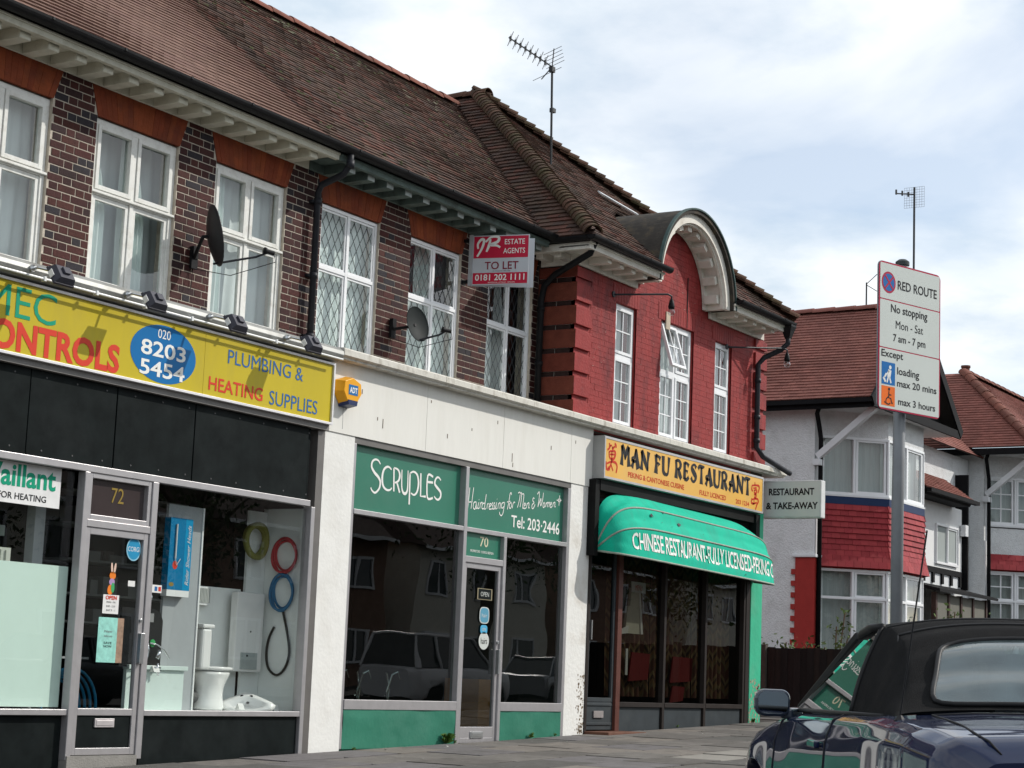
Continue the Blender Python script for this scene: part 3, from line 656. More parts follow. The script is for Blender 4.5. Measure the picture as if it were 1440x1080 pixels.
b = MB(); b.tube([(26.12,SY-.46,5.2),(26.12,SY-.46,5.08),(26.08,SY-.36,4.98),(25.98,SY-.14,4.86),(px_,SY-.09,4.74),(px_,SY-.09,3.5),(26.05,SY-.12,3.38),(26.75,SY-.26,3.2)], .04, 12)
for z in (4.5, 3.95, 3.6): b.tube([(px_,SY-.09,z-.03),(px_,SY-.09,z+.03)], .05, 12)
d = b.build('downpipe', pipe_m, red, smooth=True)
b = MB()
for i in range(230):
    x = random.uniform(XA+.45, XB-.45); z = 3.3+random.random()*2.6; hw = .9 if z > 5.3 else 9
    if abs(x-CXg) > hw or any(a-.03 < x < c+.03 and rz0 < z < rz1+.2 for a, c in RW): continue
    z = 3.16+round((z-3.16)/.075)*.075+random.choice((-.037,.0)); l = random.uniform(.008,.04) if z < 5 else random.uniform(.02,.07); h_ = random.uniform(.003,.008)
    b.add([(x,SY-.0045,z),(x+l,SY-.0045,z+.002),(x+l*.8,SY-.0045,z+h_),(x+.1*l,SY-.0045,z+h_*.8)], [(0,1,2,3)])
b.build('paint_flake', mat('pale_pink_bare_spot', (.48,.30,.26), .9, var=.3), red, kind='stuff')
b = MB(); b.lathe([(.05,-.02),(.06,0),(.10,.10),(.13,.16),(.13,.22)], (26.12,SY-.46,5.17), n=4); b.build('rainwater_hopper', blackp, red)
# traced hand lettering, metres on its panel (x, z)
SCRUPLES = [[(16.558, 2.18), (16.518, 2.213), (16.46, 2.219), (16.408, 2.188), (16.402, 2.132), (16.457, 2.08), (16.534, 2.037), (16.57, 1.991), (16.558, 1.922), (16.49, 1.868), (16.431, 1.883), (16.403, 1.914)], [(16.767, 2.144), (16.728, 2.165), (16.684, 2.166), (16.634, 2.137), (16.606, 2.079), (16.607, 2.003), (16.636, 1.947), (16.697, 1.919), (16.756, 1.925), (16.788, 1.95)], [(16.812, 2.166), (16.829, 1.916)], [(16.812, 2.17), (16.877, 2.162), (16.917, 2.131), (16.928, 2.089), (16.91, 2.044), (16.867, 2.018), (16.83, 2.014)], [(16.882, 2.015), (16.94, 1.914)], [(16.964, 2.166), (16.973, 1.991), (17.003, 1.925), (17.046, 1.914), (17.077, 1.941), (17.087, 2.003), (17.08, 2.17)], [(17.121, 2.145), (17.131, 1.804)], [(17.113, 2.139), (17.18, 2.169), (17.251, 2.15), (17.286, 2.093), (17.292, 2.024), (17.267, 1.952), (17.216, 1.917), (17.154, 1.932)], [(17.33, 2.168), (17.343, 1.916), (17.445, 1.922)], [(17.574, 2.155), (17.468, 2.157), (17.477, 1.917), (17.587, 1.921)], [(17.474, 2.087), (17.576, 2.091)], [(17.732, 2.132), (17.69, 2.159), (17.65, 2.155), (17.618, 2.12), (17.617, 2.076), (17.676, 2.038), (17.735, 2.0), (17.739, 1.947), (17.694, 1.912), (17.646, 1.92), (17.612, 1.943)]]
HAIR = [[(18.335, 2.115), (18.308, 1.845)], [(18.416, 2.124), (18.378, 1.877)], [(18.285, 1.94), (18.406, 1.961)], [(18.485, 1.964), (18.438, 1.955), (18.422, 1.911), (18.436, 1.883), (18.467, 1.886), (18.488, 1.96), (18.49, 1.892), (18.514, 1.899)], [(18.536, 1.965), (18.522, 1.895), (18.553, 1.902)], [(18.539, 1.999), (18.543, 1.993)], [(18.572, 1.968), (18.566, 1.899)], [(18.571, 1.943), (18.599, 1.971), (18.62, 1.969)], [(18.664, 1.969), (18.621, 1.956), (18.609, 1.912), (18.634, 1.897), (18.665, 1.917)], [(18.693, 2.075), (18.665, 1.909), (18.694, 1.911)], [(18.725, 1.97), (18.717, 1.909)], [(18.723, 1.953), (18.749, 1.975)], [(18.768, 1.936), (18.8, 1.952), (18.803, 1.974), (18.777, 1.971), (18.764, 1.935), (18.779, 1.907), (18.818, 1.923)], [(18.845, 1.995), (18.823, 1.967), (18.849, 1.944), (18.835, 1.916), (18.81, 1.918)], [(18.886, 1.999), (18.864, 1.971), (18.89, 1.947), (18.876, 1.92), (18.851, 1.922)], [(18.927, 2.003), (18.908, 1.927), (18.932, 1.934)], [(18.932, 2.045), (18.935, 2.039)], [(18.968, 1.998), (18.957, 1.932)], [(18.967, 1.977), (18.993, 2.005), (19.01, 1.994), (19.003, 1.936)], [(19.091, 2.019), (19.043, 2.001), (19.034, 1.961), (19.055, 1.946), (19.087, 1.971)], [(19.107, 2.025), (19.076, 1.895), (19.037, 1.857), (18.999, 1.88), (19.001, 1.897)], [(19.251, 2.123), (19.241, 2.148), (19.217, 2.128), (19.198, 2.038), (19.169, 1.943)], [(19.157, 2.03), (19.231, 2.046)], [(19.249, 2.035), (19.217, 2.014), (19.212, 1.974), (19.235, 1.961), (19.261, 1.992), (19.249, 2.035)], [(19.292, 2.03), (19.28, 1.967)], [(19.29, 2.012), (19.316, 2.045), (19.337, 2.039)], [(19.401, 2.16), (19.443, 2.173), (19.44, 2.097), (19.397, 1.987)], [(19.441, 2.151), (19.477, 2.172), (19.479, 2.101), (19.456, 1.997)], [(19.487, 2.155), (19.533, 2.16), (19.527, 2.079), (19.516, 1.998), (19.542, 1.992)], [(19.54, 2.019), (19.577, 2.035), (19.572, 2.057), (19.552, 2.046), (19.545, 2.001), (19.568, 1.99), (19.596, 2.006)], [(19.615, 2.061), (19.607, 2.003)], [(19.614, 2.044), (19.649, 2.069), (19.662, 2.057), (19.654, 2.007), (19.676, 2.014)], [(19.784, 2.132), (19.757, 2.138), (19.746, 2.105), (19.779, 2.082), (19.737, 2.055), (19.731, 2.019), (19.758, 2.008), (19.791, 2.043), (19.801, 2.066)], [(19.85, 2.192), (19.895, 2.224), (19.89, 2.124), (19.87, 2.041), (19.917, 2.118), (19.942, 2.147), (19.936, 2.057), (19.978, 2.133), (19.99, 2.224)], [(20.025, 2.11), (19.999, 2.094), (19.993, 2.058), (20.012, 2.046), (20.036, 2.075), (20.025, 2.11)], [(20.069, 2.115), (20.056, 2.055)], [(20.067, 2.092), (20.096, 2.117), (20.106, 2.105), (20.097, 2.058)], [(20.106, 2.096), (20.132, 2.121), (20.147, 2.113), (20.136, 2.062)], [(20.17, 2.093), (20.196, 2.109), (20.189, 2.126), (20.172, 2.116), (20.167, 2.074), (20.186, 2.062), (20.21, 2.083)], [(20.236, 2.131), (20.229, 2.076)], [(20.235, 2.113), (20.266, 2.136), (20.28, 2.126), (20.276, 2.08), (20.297, 2.087)], [(20.389, 2.233), (20.378, 2.104)], [(20.319, 2.165), (20.446, 2.177)], [(20.354, 2.188), (20.411, 2.153)], [(20.408, 2.194), (20.357, 2.147)]]
HAN1 = [[(21.173, 2.972), (21.198, 2.952), (21.185, 2.912), (21.139, 2.884)], [(21.199, 2.941), (21.253, 2.955)], [(21.322, 2.99), (21.355, 2.971), (21.366, 2.935)], [(21.278, 2.943), (21.272, 2.915), (21.333, 2.953)], [(21.18, 2.866), (21.192, 2.807), (21.233, 2.782), (21.312, 2.791), (21.348, 2.841), (21.337, 2.885), (21.242, 2.881), (21.18, 2.863)], [(21.206, 2.835), (21.332, 2.847)], [(21.258, 2.883), (21.26, 2.74)], [(21.11, 2.737), (21.123, 2.663), (21.148, 2.636), (21.218, 2.644)], [(21.135, 2.71), (21.251, 2.746), (21.363, 2.744), (21.406, 2.696), (21.384, 2.617)], [(21.252, 2.739), (21.216, 2.674), (21.162, 2.66)], [(21.246, 2.708), (21.298, 2.634)]]
HAN2 = [[(25.661, 2.956), (25.668, 2.91)], [(25.566, 2.899), (25.557, 2.842), (25.593, 2.817)], [(25.566, 2.899), (25.782, 2.917), (25.818, 2.878), (25.776, 2.808)], [(25.613, 2.862), (25.726, 2.878)], [(25.649, 2.837), (25.728, 2.845), (25.714, 2.801), (25.651, 2.795), (25.649, 2.837)], [(25.641, 2.766), (25.709, 2.777), (25.699, 2.734), (25.642, 2.733)], [(25.564, 2.711), (25.556, 2.644), (25.659, 2.635)], [(25.565, 2.692), (25.746, 2.719), (25.793, 2.686), (25.75, 2.635), (25.697, 2.554)], [(25.644, 2.691), (25.647, 2.634)], [(25.602, 2.63), (25.737, 2.662)]]
GY = 11.80   # shop glass plane
def FP(y): return (0, y, 0)
def onface(s, x, z, w, h, y, m, parent, **k): text(s, (x, y, z), (1,0,0), (0,0,1), w, h, m, parent, **k)
def quad(b, x0, x1, z0, z1, y, m=0): b.add([(x0,y,z0),(x1,y,z0),(x1,y,z1),(x0,y,z1)], [(0,1,2,3)], m)
def shop_room(parent, x0, x1, z0, z1, y1, mw, mf, mc):
    box('interior_floor', mf, x0, x1, GY+.06, y1, z0-.05, z0, parent); box('interior_ceiling', mc, x0, x1, GY+.06, y1, z1, z1+.05, parent)
    box('interior_wall', mw, x0, x1, y1, y1+.05, z0, z1, parent); box('interior_wall', mw, x0-.06, x0, GY+.06, y1, z0, z1, parent); box('interior_wall', mw, x1, x1+.06, GY+.06, y1, z0, z1, parent)
# coping over the shops, and the metal trough over the first one
cop = empty('stone_shop_cornice', (21, 11.7, 3.2), 'long stained white cornice ledge running over the hair salon and restaurant', 'cornice')
stain = mat('stained_white_concrete', (0.62, 0.60, 0.54), .8, var=.1, vscale=5, bump=.3, bscale=30, dirt=(.24,.21,.16), damt=.75, dscale=5, stretch=(1,1,.5))
xs = [15.5, 17.4, 19.3, 21.06, 22.9, 24.8, 26.85]
for i in range(6):
    b = MB(); b.prism([(0,3.145),(.13,3.145),(.13,3.16),(.17,3.18),(.17,3.24),(.155,3.255),(-.5,3.29),(-.5,3.145)], (xs[i]+.003,SY,0), (0,-1,0), (0,0,1), (1,0,0), 0, xs[i+1]-xs[i]-.006); b.build('coping_stone', stain, cop)
box('lead_ledge', lead_roof, XA+.0, XB, SY+.0, SY+.003, 3.1, 3.2, cop)
s72 = empty('plumbing_shopfront', (13, 11.8, -0.85), 'dark plumbing and heating shopfront with black panels and bathroom goods on show', 'shopfront')
trm = mat('galvanised_trough', (0.33,0.335,0.32), .5, metal=.35, var=.2, vscale=4, dirt=(.2,.19,.17), damt=.6, dscale=3)
b = MB(); b.prism([(-.55,3.30),(-.55,3.10),(.02,3.10),(.10,3.105),(.155,3.13),(.18,3.17),(.17,3.21),(.13,3.24),(.06,3.265)], (9.0,SY,0), (0,-1,0), (0,0,1), (1,0,0), 0, 6.49)
b.build('metal_trough', trm, s72, bevel=.004)
for z, r in ((3.118, .011),):
    b = MB(); b.tube([(9.0,SY-.19,z),(15.45,SY-.19,z)], r, 8); 
    x = 9.4
    while x < 15.4: b.box(x-.012, x+.012, SY-.207, SY-.165, z-.02, z+.02); x += .62
    b.build('cable_conduit', whitepl, s72)
# ---- shop 72 structure
def blkbox(*a, **k): return box(*a, **k)
wood = mat('brown_wood', (.16,.08,.04), .6, var=.3, vscale=6, stretch=(1,1,6))
soff = mat('grey_soffit', (.22,.21,.20), .6, var=.1)
box('sign_soffit', soff, 9.0, 15.47, 11.70, SY+.06, 2.395, 2.45, s72)
for a, c in ((9.6,10.5),(10.51,11.39),(11.40,12.435),(12.45,13.485),(13.50,15.22)): box('fascia_panel', blk, a, c, SY+.012, SY+.05, 1.66, 2.395, s72, bevel=.003)
box('panel_backing', blk, 9.5, 15.3, SY+.05, SY+.09, 1.66, 2.4, s72)
b = MB(); b.box(9.5, 15.28, SY-.012, SY+.06, 1.605, 1.665); b.build('head_rail', alu, s72, bevel=.004)
DZ = -.85
for (x0, x1, yb) in ((12.095,12.155,.075),(12.96,13.035,.09),(15.30,15.36,.09)): box('mullion', alu, x0, x1, SY-.014, SY+yb, DZ, 1.604, s72, bevel=.005)
box('end_frame', alu_d, 15.362, 15.47, SY-.0, SY+.12, DZ, 2.39, s72)
b = MB(); b.box(9.5, 12.094, SY-.0, SY+.09, -.475, -.425); b.build('sill_rail', alu, s72, bevel=.004)
b = MB(); b.box(13.035, 15.29, SY-.015, SY+.07, -.475, -.425); b.build('sill_rail', alu, s72, bevel=.004)
box('stall_riser', blk, 9.5, 12.094, SY+.06, SY+.1, -.95, -.476, s72); box('stall_riser', blk, 13.035, 15.29, SY+.02, SY+.1, -.95, -.476, s72)
pane_(s72, 9.6, 12.094, -.425, 1.605, GY+.045, shop_g, 'shop_window'); pane_(s72, 13.035, 15.29, -.425, 1.605, GY, shop_g, 'shop_window')
# fanlight above the door
b = MB(); frame_bars(b, 12.156, 12.958, 1.20, 1.604, SY+.0, SY+.09, .045); b.box(12.156, 12.958, SY-.012, SY+.08, 1.135, 1.198); fl = b.build('fanlight', alu, s72, bevel=.004)
quadm = mat('brown_tinted_glass', (.045,.034,.034), .12, var=.1, dirt=(.13,.08,.08), damt=.6, dscale=1.3)
b = MB(); quad(b, 12.20, 12.915, 1.245, 1.56, SY+.05); b.build('tinted_pane', quadm, fl)
gold = mat('gold_leaf_lettering', (.28,.19,.03), .4, metal=.3, var=.05)
onface('72', 12.49, 1.37, .16, .135, SY+.046, gold, fl)
dr = MB(); frame_bars(dr, 12.158, 12.956, DZ+.04, 1.133, SY+.0, SY+.05, .06); dr.box(12.218, 12.896, SY+.001, SY+.049, -.475, -.415)
door = dr.build('door', alu, s72, bevel=.004)
pane_(door, 12.218, 12.896, -.415, 1.073, SY+.03, shop_g)
box('kick_panel', blk, 12.218, 12.896, SY+.015, SY+.035, DZ+.10, -.475, door)
b = MB(); b.box(12.903, 12.953, SY-.04, SY-.001, -.02, .25); b.tube([(12.915,SY-.005,.36),(12.915,SY-.02,.36)], .018, 12); b.build('handle', steel, door, bevel=.004)
b = MB(); b.box(12.44, 12.68, SY+.0, SY+.014, -.575, -.50); b.box(12.455, 12.665, SY-.004, SY+.001, -.56, -.515); b.build('letterbox', mat('brushed_letter_plate',(.6,.56,.56),.4,metal=.5,var=.1), door, bevel=.002)
box('door_step', mat('worn_step', (.25,.24,.22), .8, var=.2, bump=.3), 12.1, 12.96, SY-.03, SY+.09, -.95, DZ+.035, s72)
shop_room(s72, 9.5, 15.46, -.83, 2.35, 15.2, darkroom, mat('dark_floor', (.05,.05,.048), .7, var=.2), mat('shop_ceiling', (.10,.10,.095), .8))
# party piers
b = MB(); b.box(15.475, 15.99, SY-.0, 16, -1.0, 2.40); pier = None
s70 = empty('hair_salon_shopfront', (18.3, 11.75, -0.8), 'white framed hair salon shopfront with green panels and green stall risers', 'shopfront')
b.box(15.475, 15.99, SY+.01, 16, 2.40, 3.145); b.build('pier', white, s70)
b = MB(); b.box(20.555, 21.06, SY, 16, -1.0, 2.40); b.box(20.555, 21.06, SY+.01, 16, 2.40, 3.145); b.build('pier', mat('flaking_white_pier', (0.76,0.755,0.72), .7, var=.05, bump=.3, bscale=20, dirt=(.45,.40,.33), damt=.45, dscale=3), s70)
for a, c in ((15.48, 17.28), (17.285, 18.9), (18.905, 20.5), (20.505, 21.055)): box('fascia_board', fasc_w, a, c, SY-.012, SY+.03, 2.402, 3.144, s70, bevel=.002)
b = MB()   # flaking paint at the foot of the pier
for i in range(110):
    x = 20.85+random.random()**.7*.2; z = -.66+random.random()**1.3*.72; s_ = random.uniform(.006,.022); k = random.randint(4,6)
    b.add([(x+s_*math.cos(t*6.283/k)*random.uniform(.5,1), SY-.0015, z+s_*1.2*math.sin(t*6.283/k)*random.uniform(.5,1)) for t in range(k)], [tuple(range(k))])
b.build('flaked_patch', mat('exposed_brown_render', (.20,.15,.10), .95, var=.4, vscale=30), s70, kind='stuff')
b = MB()
for (x, z, l) in ((16.05,2.86,.05),(16.35,2.62,.035),(16.45,2.55,.10),(17.35,2.95,.03),(17.7,2.6,.05),(18.75,2.9,.04),(19.1,2.5,.10),(19.12,2.44,.05),(20.0,2.75,.05),(20.6,2.9,.04),(18.2,2.75,.03)):
    b.box(x, x+.012, SY-.0145, SY-.0125, z, z+l)
b.build('rust_mark', mat('rust_streak', (.16,.12,.09), .9, var=.2), s70)
box('shadowed_head_frame', alu_d, 15.99, 20.555, SY+.005, SY+.09, 2.335, 2.40, s70)  # dark tone stands in for the shadow in the top reveal
b = MB(); b.box(15.99, 16.03, SY-.0, SY+.09, -.8, 2.334); b.build('frame_post', alu, s70, bevel=.003)
b = MB(); b.box(20.49, 20.555, SY-.0, SY+.09, -.8, 2.334); b.build('frame_post', alu, s70, bevel=.003)
b = MB(); b.box(18.135, 18.20, SY-.012, SY+.09, -.8, 2.334); b.build('mullion', alu, s70, bevel=.004)
b = MB(); b.box(19.01, 19.07, SY-.012, SY+.09, -.8, 1.603); b.build('mullion', alu, s70, bevel=.004)
b = MB(); b.box(16.03, 20.49, SY-.008, SY+.085, 1.604, 1.655); b.build('transom', alu, s70, bevel=.004)
for x0, x1 in ((16.03, 18.135), (18.20, 20.49)): box('sign_panel', green_s, x0, x1, SY+.068, SY+.08, 1.655, 2.335, s70)
b = MB()
for st in SCRUPLES: b.ribbon(st, (.016,.034,.016) if len(st) > 6 else .026, (0,SY+.065,0), (1,0,0), (0,0,1), smooth=len(st) > 3)
b.build('lettering', letter_w, s70)
b = MB()
for st in HAIR: b.ribbon(st, .0125 if len(st) > 2 or abs(st[0][1]-st[-1][1]) > .16 else .012, (0,SY+.065,0), (1,0,0), (0,0,1))
b.build('lettering', letter_w, s70)
onface('Tel: 203·2446', 19.27, 1.745, 1.14, .145, SY+.065, letter_w, s70, bold=.012)
box('number_panel', green_s, 18.20, 19.01, SY+.04, SY+.05, 1.33, 1.604, s70)
onface('70', 18.555, 1.46, .18, .115, SY+.037, mat('pale_gold_lettering', (.62,.60,.42), .5), s70, bold=.01)
onface('PROPRIETORS · DORIS & BRENDA', 18.36, 1.385, .5, .028, SY+.037, letter_w, s70)
b = MB(); b.box(18.20, 19.01, SY-.008, SY+.085, 1.26, 1.33); b.build('door_transom', alu, s70, bevel=.004)
dr = MB(); frame_bars(dr, 18.203, 19.008, -.76, 1.258, SY+.01, SY+.06, .06); dr.box(18.263, 18.948, SY+.011, SY+.059, -.70, -.58)
d70 = dr.build('door', alu, s70, bevel=.004); pane_(d70, 18.263, 18.948, -.58, 1.198, SY+.035, dark_g)
b = MB(); b.box(18.47, 18.73, SY-.002, SY+.01, -.705, -.63); b.box(18.49, 18.71, SY-.006, SY-.001, -.69, -.645); b.build('letterbox', steel, d70, bevel=.002)
b = MB(); b.box(18.955, 18.985, SY-.035, SY+.009, .02, .30); b.tube([(18.97,SY+.005,.38),(18.97,SY-.012,.38)], .02, 12); b.build('handle', steel, d70, bevel=.003)
for x0, x1 in ((16.03, 18.135), (19.07, 20.49)):
    pane_(s70, x0, x1, -.30, 1.604, SY+.055, dark_g, 'shop_window')
    b = MB(); b.box(x0, x1, SY-.012, SY+.085, -.40, -.30); b.build('sill_rail', alu, s70, bevel=.004)
    b = MB(); b.grid(lambda u, v, x0=x0, x1=x1: (x0+(x1-x0)*u, SY-.002+.012*noise.noise(Vector((u*5, v*2, x0))), -.80+.4*v), 24, 6); b.build('stall_riser', green_pl, s70, smooth=True)
    box('riser_backing', green_pl, x0, x1, SY+.02, SY+.1, -.9, -.40, s70)
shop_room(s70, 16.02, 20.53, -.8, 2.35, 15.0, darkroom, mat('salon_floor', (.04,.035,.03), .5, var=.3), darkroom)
# salon things seen dimly through the glass
b = MB(); b.box(19.95, 20.35, 12.6, 13.1, -.8, -.05); tag(b.build('cash_desk', mat('orange_brown_desk', (.55,.22,.05), .5, var=.15, stretch=(1,1,5))), 'small orange brown desk just inside the right salon window', 'desk')
for i, (x, z0) in enumerate(((16.35,-.30),(16.75,-.30),(17.3,-.30))):
    b = MB(); 
    b.tube([(x,12.1,z0-.12),(x-.02,12.1,z0+.08),(x+.05,12.08,z0+.27),(x+.12,12.06,z0+.30),(x+.16,12.05,z0+.22)], .011, 8)
    b.tube([(x+.14,12.2,z0-.12),(x+.17,12.2,z0+.10),(x+.08,12.18,z0+.29)], .011, 8)
    b.tube([(x+.02,12.15,z0+.04),(x+.14,12.2,z0+.02)], .009, 8)
    lab = ['leftmost chrome framed trolley inside the left salon window', 'middle chrome framed trolley inside the left salon window', 'chrome framed trolley inside the salon window nearest the salon door'][i]
    b.box(x-.05, x+.2, 12.05, 12.3, z0-.42, z0-.12, 1)
    b.build('chrome_trolley', [chrome, mat('dark_vinyl', (.03,.025,.025), .4)], smooth=False, label=lab, cat='trolley', group='chrome trolleys in the salon window')
def sticker(name, label, cat, x, z, w, h, y, m, shape='rect', border=None, txt=None, tm=None, th=.5, tw=.8, **kw):
    r = empty(name, (x, y, z), label, cat); b = MB()
    def outl(w_, h_, yy, mm):
        bb = MB(); n = 24
        if shape == 'oval': P = [(x+w_/2*math.cos(2*math.pi*i/n), yy, z+h_/2*math.sin(2*math.pi*i/n)) for i in range(n)]
        elif shape == 'round':
            P = [(x+w_/2*math.copysign(abs(math.cos(2*math.pi*i/n))**.6, math.cos(2*math.pi*i/n)), yy, z+h_/2*math.copysign(abs(math.sin(2*math.pi*i/n))**.6, math.sin(2*math.pi*i/n))) for i in range(n)]
        else: P = [(x-w_/2,yy,z-h_/2),(x+w_/2,yy,z-h_/2),(x+w_/2,yy,z+h_/2),(x-w_/2,yy,z+h_/2)]
        bb.add(P, [tuple(range(len(P)))]); return bb.build('sheet', mm, r)
    if border: outl(w, h, y, border); outl(w*.86, h*.88, y-.0006, m)
    else: outl(w, h, y, m)
    if txt: text(txt, (x-w*tw/2, y-.0015, z-h*th/2), (1,0,0), (0,0,1), w*tw, h*th, tm, r)
    return r
pbl = mat('sticker_blue', (.10,.30,.42), .4, var=.05); pbg = mat('sticker_pale', (.55,.58,.55), .4, var=.03); wht = mat('paper_white', (.72,.72,.70), .6, var=.03)
sticker('opening_sign', 'dark framed OPEN sign hanging in the salon door', 'sign', 18.68, .92, .32, .13, SY+.02, blk, border=mat('dull_gold_frame', (.25,.22,.14), .5), txt='OPEN', tm=pbg, th=.4, tw=.55)
sticker('door_sticker', 'uppermost pale rimmed blue sticker on the salon door', 'sticker', 18.69, .68, .21, .19, SY+.02, pbl, 'round', border=pbg, txt='hair', tm=pbg, th=.25, tw=.55)
sticker('door_sticker', 'small bright blue sticker between two larger ones on the salon door', 'sticker', 18.69, .52, .15, .10, SY+.02, mat('bright_blue_sticker', (.08,.38,.60), .4), 'round', txt='care', tm=pbg, th=.3, tw=.5)
sticker('door_sticker', 'round white sticker with black lettering, lowest on the salon door', 'sticker', 18.70, .39, .22, .20, SY+.02, pbg, 'oval', txt='hairs', tm=blackl, th=.35, tw=.6)
# ---- yellow fascia sign
b = MB()
for i in range(16):
    for z in (1.72, 2.34):
        x = 9.75+i*.365
        b.lathe([(0,0),(.009,0),(.007,.004),(0,.004)], (x, SY+.012, z), (0,-1,0), 8)
b.build('panel_screw', mat('dull_screw_head', (.10,.10,.10), .5), s72, kind='stuff')
ys = empty('yellow_fascia_sign', (13, 11.66, 2.45), 'long yellow fascia sign of the plumbing shop with red, green and blue lettering', 'sign')
box('sign_face', yellow, 9.0, 13.465, 11.675, 11.74, 2.475, 3.06, ys); box('sign_face', yellow, 13.469, 15.445, 11.675, 11.74, 2.475, 3.06, ys)
b = MB(); b.box(9.0, 15.47, 11.655, 11.74, 2.45, 2.474); b.box(9.0, 15.47, 11.655, 11.74, 3.061, 3.085); b.box(15.446, 15.47, 11.655, 11.74, 2.475, 3.06); b.build('frame', mat('white_metal_trim', (.72,.71,.72), .4, metal=.2), ys, bevel=.002)
YF = 11.672
onface('MEC', 10.74, 2.765, .80, .265, YF, green_l, ys, bold=.0); onface('CONTROLS', 10.60, 2.485, 1.74, .255, YF, red_l, ys, bold=.035)
b = MB(); b.add([(12.905+.44*math.cos(2*math.pi*i/40), YF+.001, 2.755+.265*math.sin(2*math.pi*i/40)) for i in range(40)], [tuple(range(40))]); b.build('oval_badge', mat('badge_blue', (.0,.14,.38), .35, var=.03), ys)
onface('020', 12.81, 2.895, .17, .085, YF-.001, letter_w, ys); onface('8203', 12.60, 2.72, .60, .14, YF-.001, letter_w, ys, bold=.018); onface('5454', 12.60, 2.54, .60, .14, YF-.001, letter_w, ys, bold=.018)
onface('PLUMBING &', 13.80, 2.82, 1.16, .135, YF, blue_l, ys); onface('HEATING', 13.545, 2.53, .80, .13, YF, red_l, ys, bold=.012); onface('SUPPLIES', 14.45, 2.52, .77, .14, YF, blue_l, ys)
# floodlights
flm = mat('grey_floodlight_housing', (.055,.055,.07), .45, var=.1, vscale=12)
def floodlight(x, label):
    r = empty('floodlight', (x, 11.5, 3.12), label, 'floodlight', 'floodlights over the yellow sign')
    b = MB(); b.tube([(x-.10,SY-.17,3.17),(x-.10,SY-.26,3.18),(x-.05,SY-.34,3.16)], .012, 8); b.lathe([(.0,-.02),(.028,-.02),(.032,.01),(.02,.035)], (x-.10,SY-.19,3.18), (0,-1,0), 12); b.build('bracket_arm', steel, r, smooth=False)
    c = Vector((x, SY-.40, 3.105)); U = Vector((1,0,0)); V = Vector((0, -.55, -.835)).normalized(); Nn = U.cross(V)
    if Nn.z < 0: Nn = -Nn
    def P(a, d, h): return c+(U*a+V*d+Nn*h)*1.08
    def hexa(a0, a1, d0, d1, h0, h1, s=1.0):
        return [P(-a0,d0,h0),P(a0,d0,h0),P(a0,d1,h0),P(-a0,d1,h0),P(-a1,d0*s,h1),P(a1,d0*s,h1),P(a1,d1*s,h1),P(-a1,d1*s,h1)]
    F = [(0,3,2,1),(4,5,6,7),(0,1,5,4),(1,2,6,5),(2,3,7,6),(3,0,4,7)]
    b = MB(); b.add(hexa(.105,.105,-.075,.085,-.0,.022), F); b.add(hexa(.10,.075,-.07,.08,.0221,.075,.8), F)
    b.add([P(-.03,-.03,.0751),P(.03,-.03,.0751),P(.03,.03,.0751),P(-.03,.03,.0751),P(-.03,-.03,.095),P(.03,-.03,.095),P(.03,.03,.095),P(-.03,.03,.095)], F)
    b.build('housing', flm, r, bevel=.003)
    b = MB(); b.add([P(-.09,-.06,-.003),P(.09,-.06,-.003),P(.09,.07,-.003),P(-.09,.07,-.003)], [(0,1,2,3)]); b.build('lamp_glass', mat('frosted_lamp_glass', (.5,.5,.48), .2), r)
    b = MB(); b.add([P(-.108,-.03,-.0),P(-.108,.03,-.0),P(-.108,.03,.045),P(-.108,-.03,.045),P(-.104,-.03,-.0),P(-.104,.03,0),P(-.104,.03,.045),P(-.104,-.03,.045)], F); b.build('adjuster_plate', whitepl, r)
for x, l in ((11.22, 'floodlight over the C of the green letters, furthest left'), (12.36, 'floodlight just left above the blue oval phone badge'), (13.47, 'floodlight above the joint right of the blue oval phone badge'), (14.62, 'floodlight furthest right, above the words plumbing and')): floodlight(x, l)
# alarm box
al = empty('burglar_alarm_box', (15.73, SY, 2.83), 'yellow six sided burglar alarm box on the white pier right of the yellow sign', 'alarm')
ylw = mat('alarm_yellow', (.78,.36,.012), .35, var=.05); hx = [(-.20,0),(-.12,.135),(.10,.135),(.19,0),(.10,-.135),(-.12,-.135)]
hx = [(0,.155),(.17,.10),(.19,-.02),(.075,-.165),(-.075,-.165),(-.19,-.02),(-.17,.10)]
b = MB(); cx_, cz_ = 15.735, 2.84
k = len(hx); vs = [(cx_+a, SY-.02, cz_+c) for a, c in hx]+[(cx_+a*.80, SY-.13, cz_+c*.86) for a, c in hx]
b.add(vs, [tuple(range(k))[::-1], tuple(range(k, 2*k))]+[(i,(i+1)%k,k+(i+1)%k,k+i) for i in range(k)]); b.build('cover', ylw, al, bevel=.004)
b = MB(); b.add([(cx_-.085,SY-.018,cz_-.168),(cx_+.085,SY-.018,cz_-.168),(cx_+.10,SY-.018,cz_-.125),(cx_-.10,SY-.018,cz_-.125),(cx_-.07,SY-.138,cz_-.15),(cx_+.07,SY-.138,cz_-.15),(cx_+.083,SY-.138,cz_-.10),(cx_-.083,SY-.138,cz_-.10)],
      [(0,3,2,1),(4,5,6,7),(0,1,5,4),(1,2,6,5),(2,3,7,6),(3,0,4,7)]); b.build('base', mat('alarm_dark_blue', (.02,.03,.09), .35), al)
b = MB(); quad(b, cx_-.075, cx_+.085, cz_-.045, cz_+.06, SY-.1325); b.build('badge', mat('badge_blue', (0,0,0)), al)
onface('ADT', cx_-.06, cz_-.025, .13, .06, SY-.1345, letter_w, al, bold=.03)
b = MB(); b.tube([(15.74,SY-.008,2.68),(15.745,SY-.008,2.45)], .006, 6); b.build('cable', mat('grey_cable', (.3,.3,.29), .6), al)
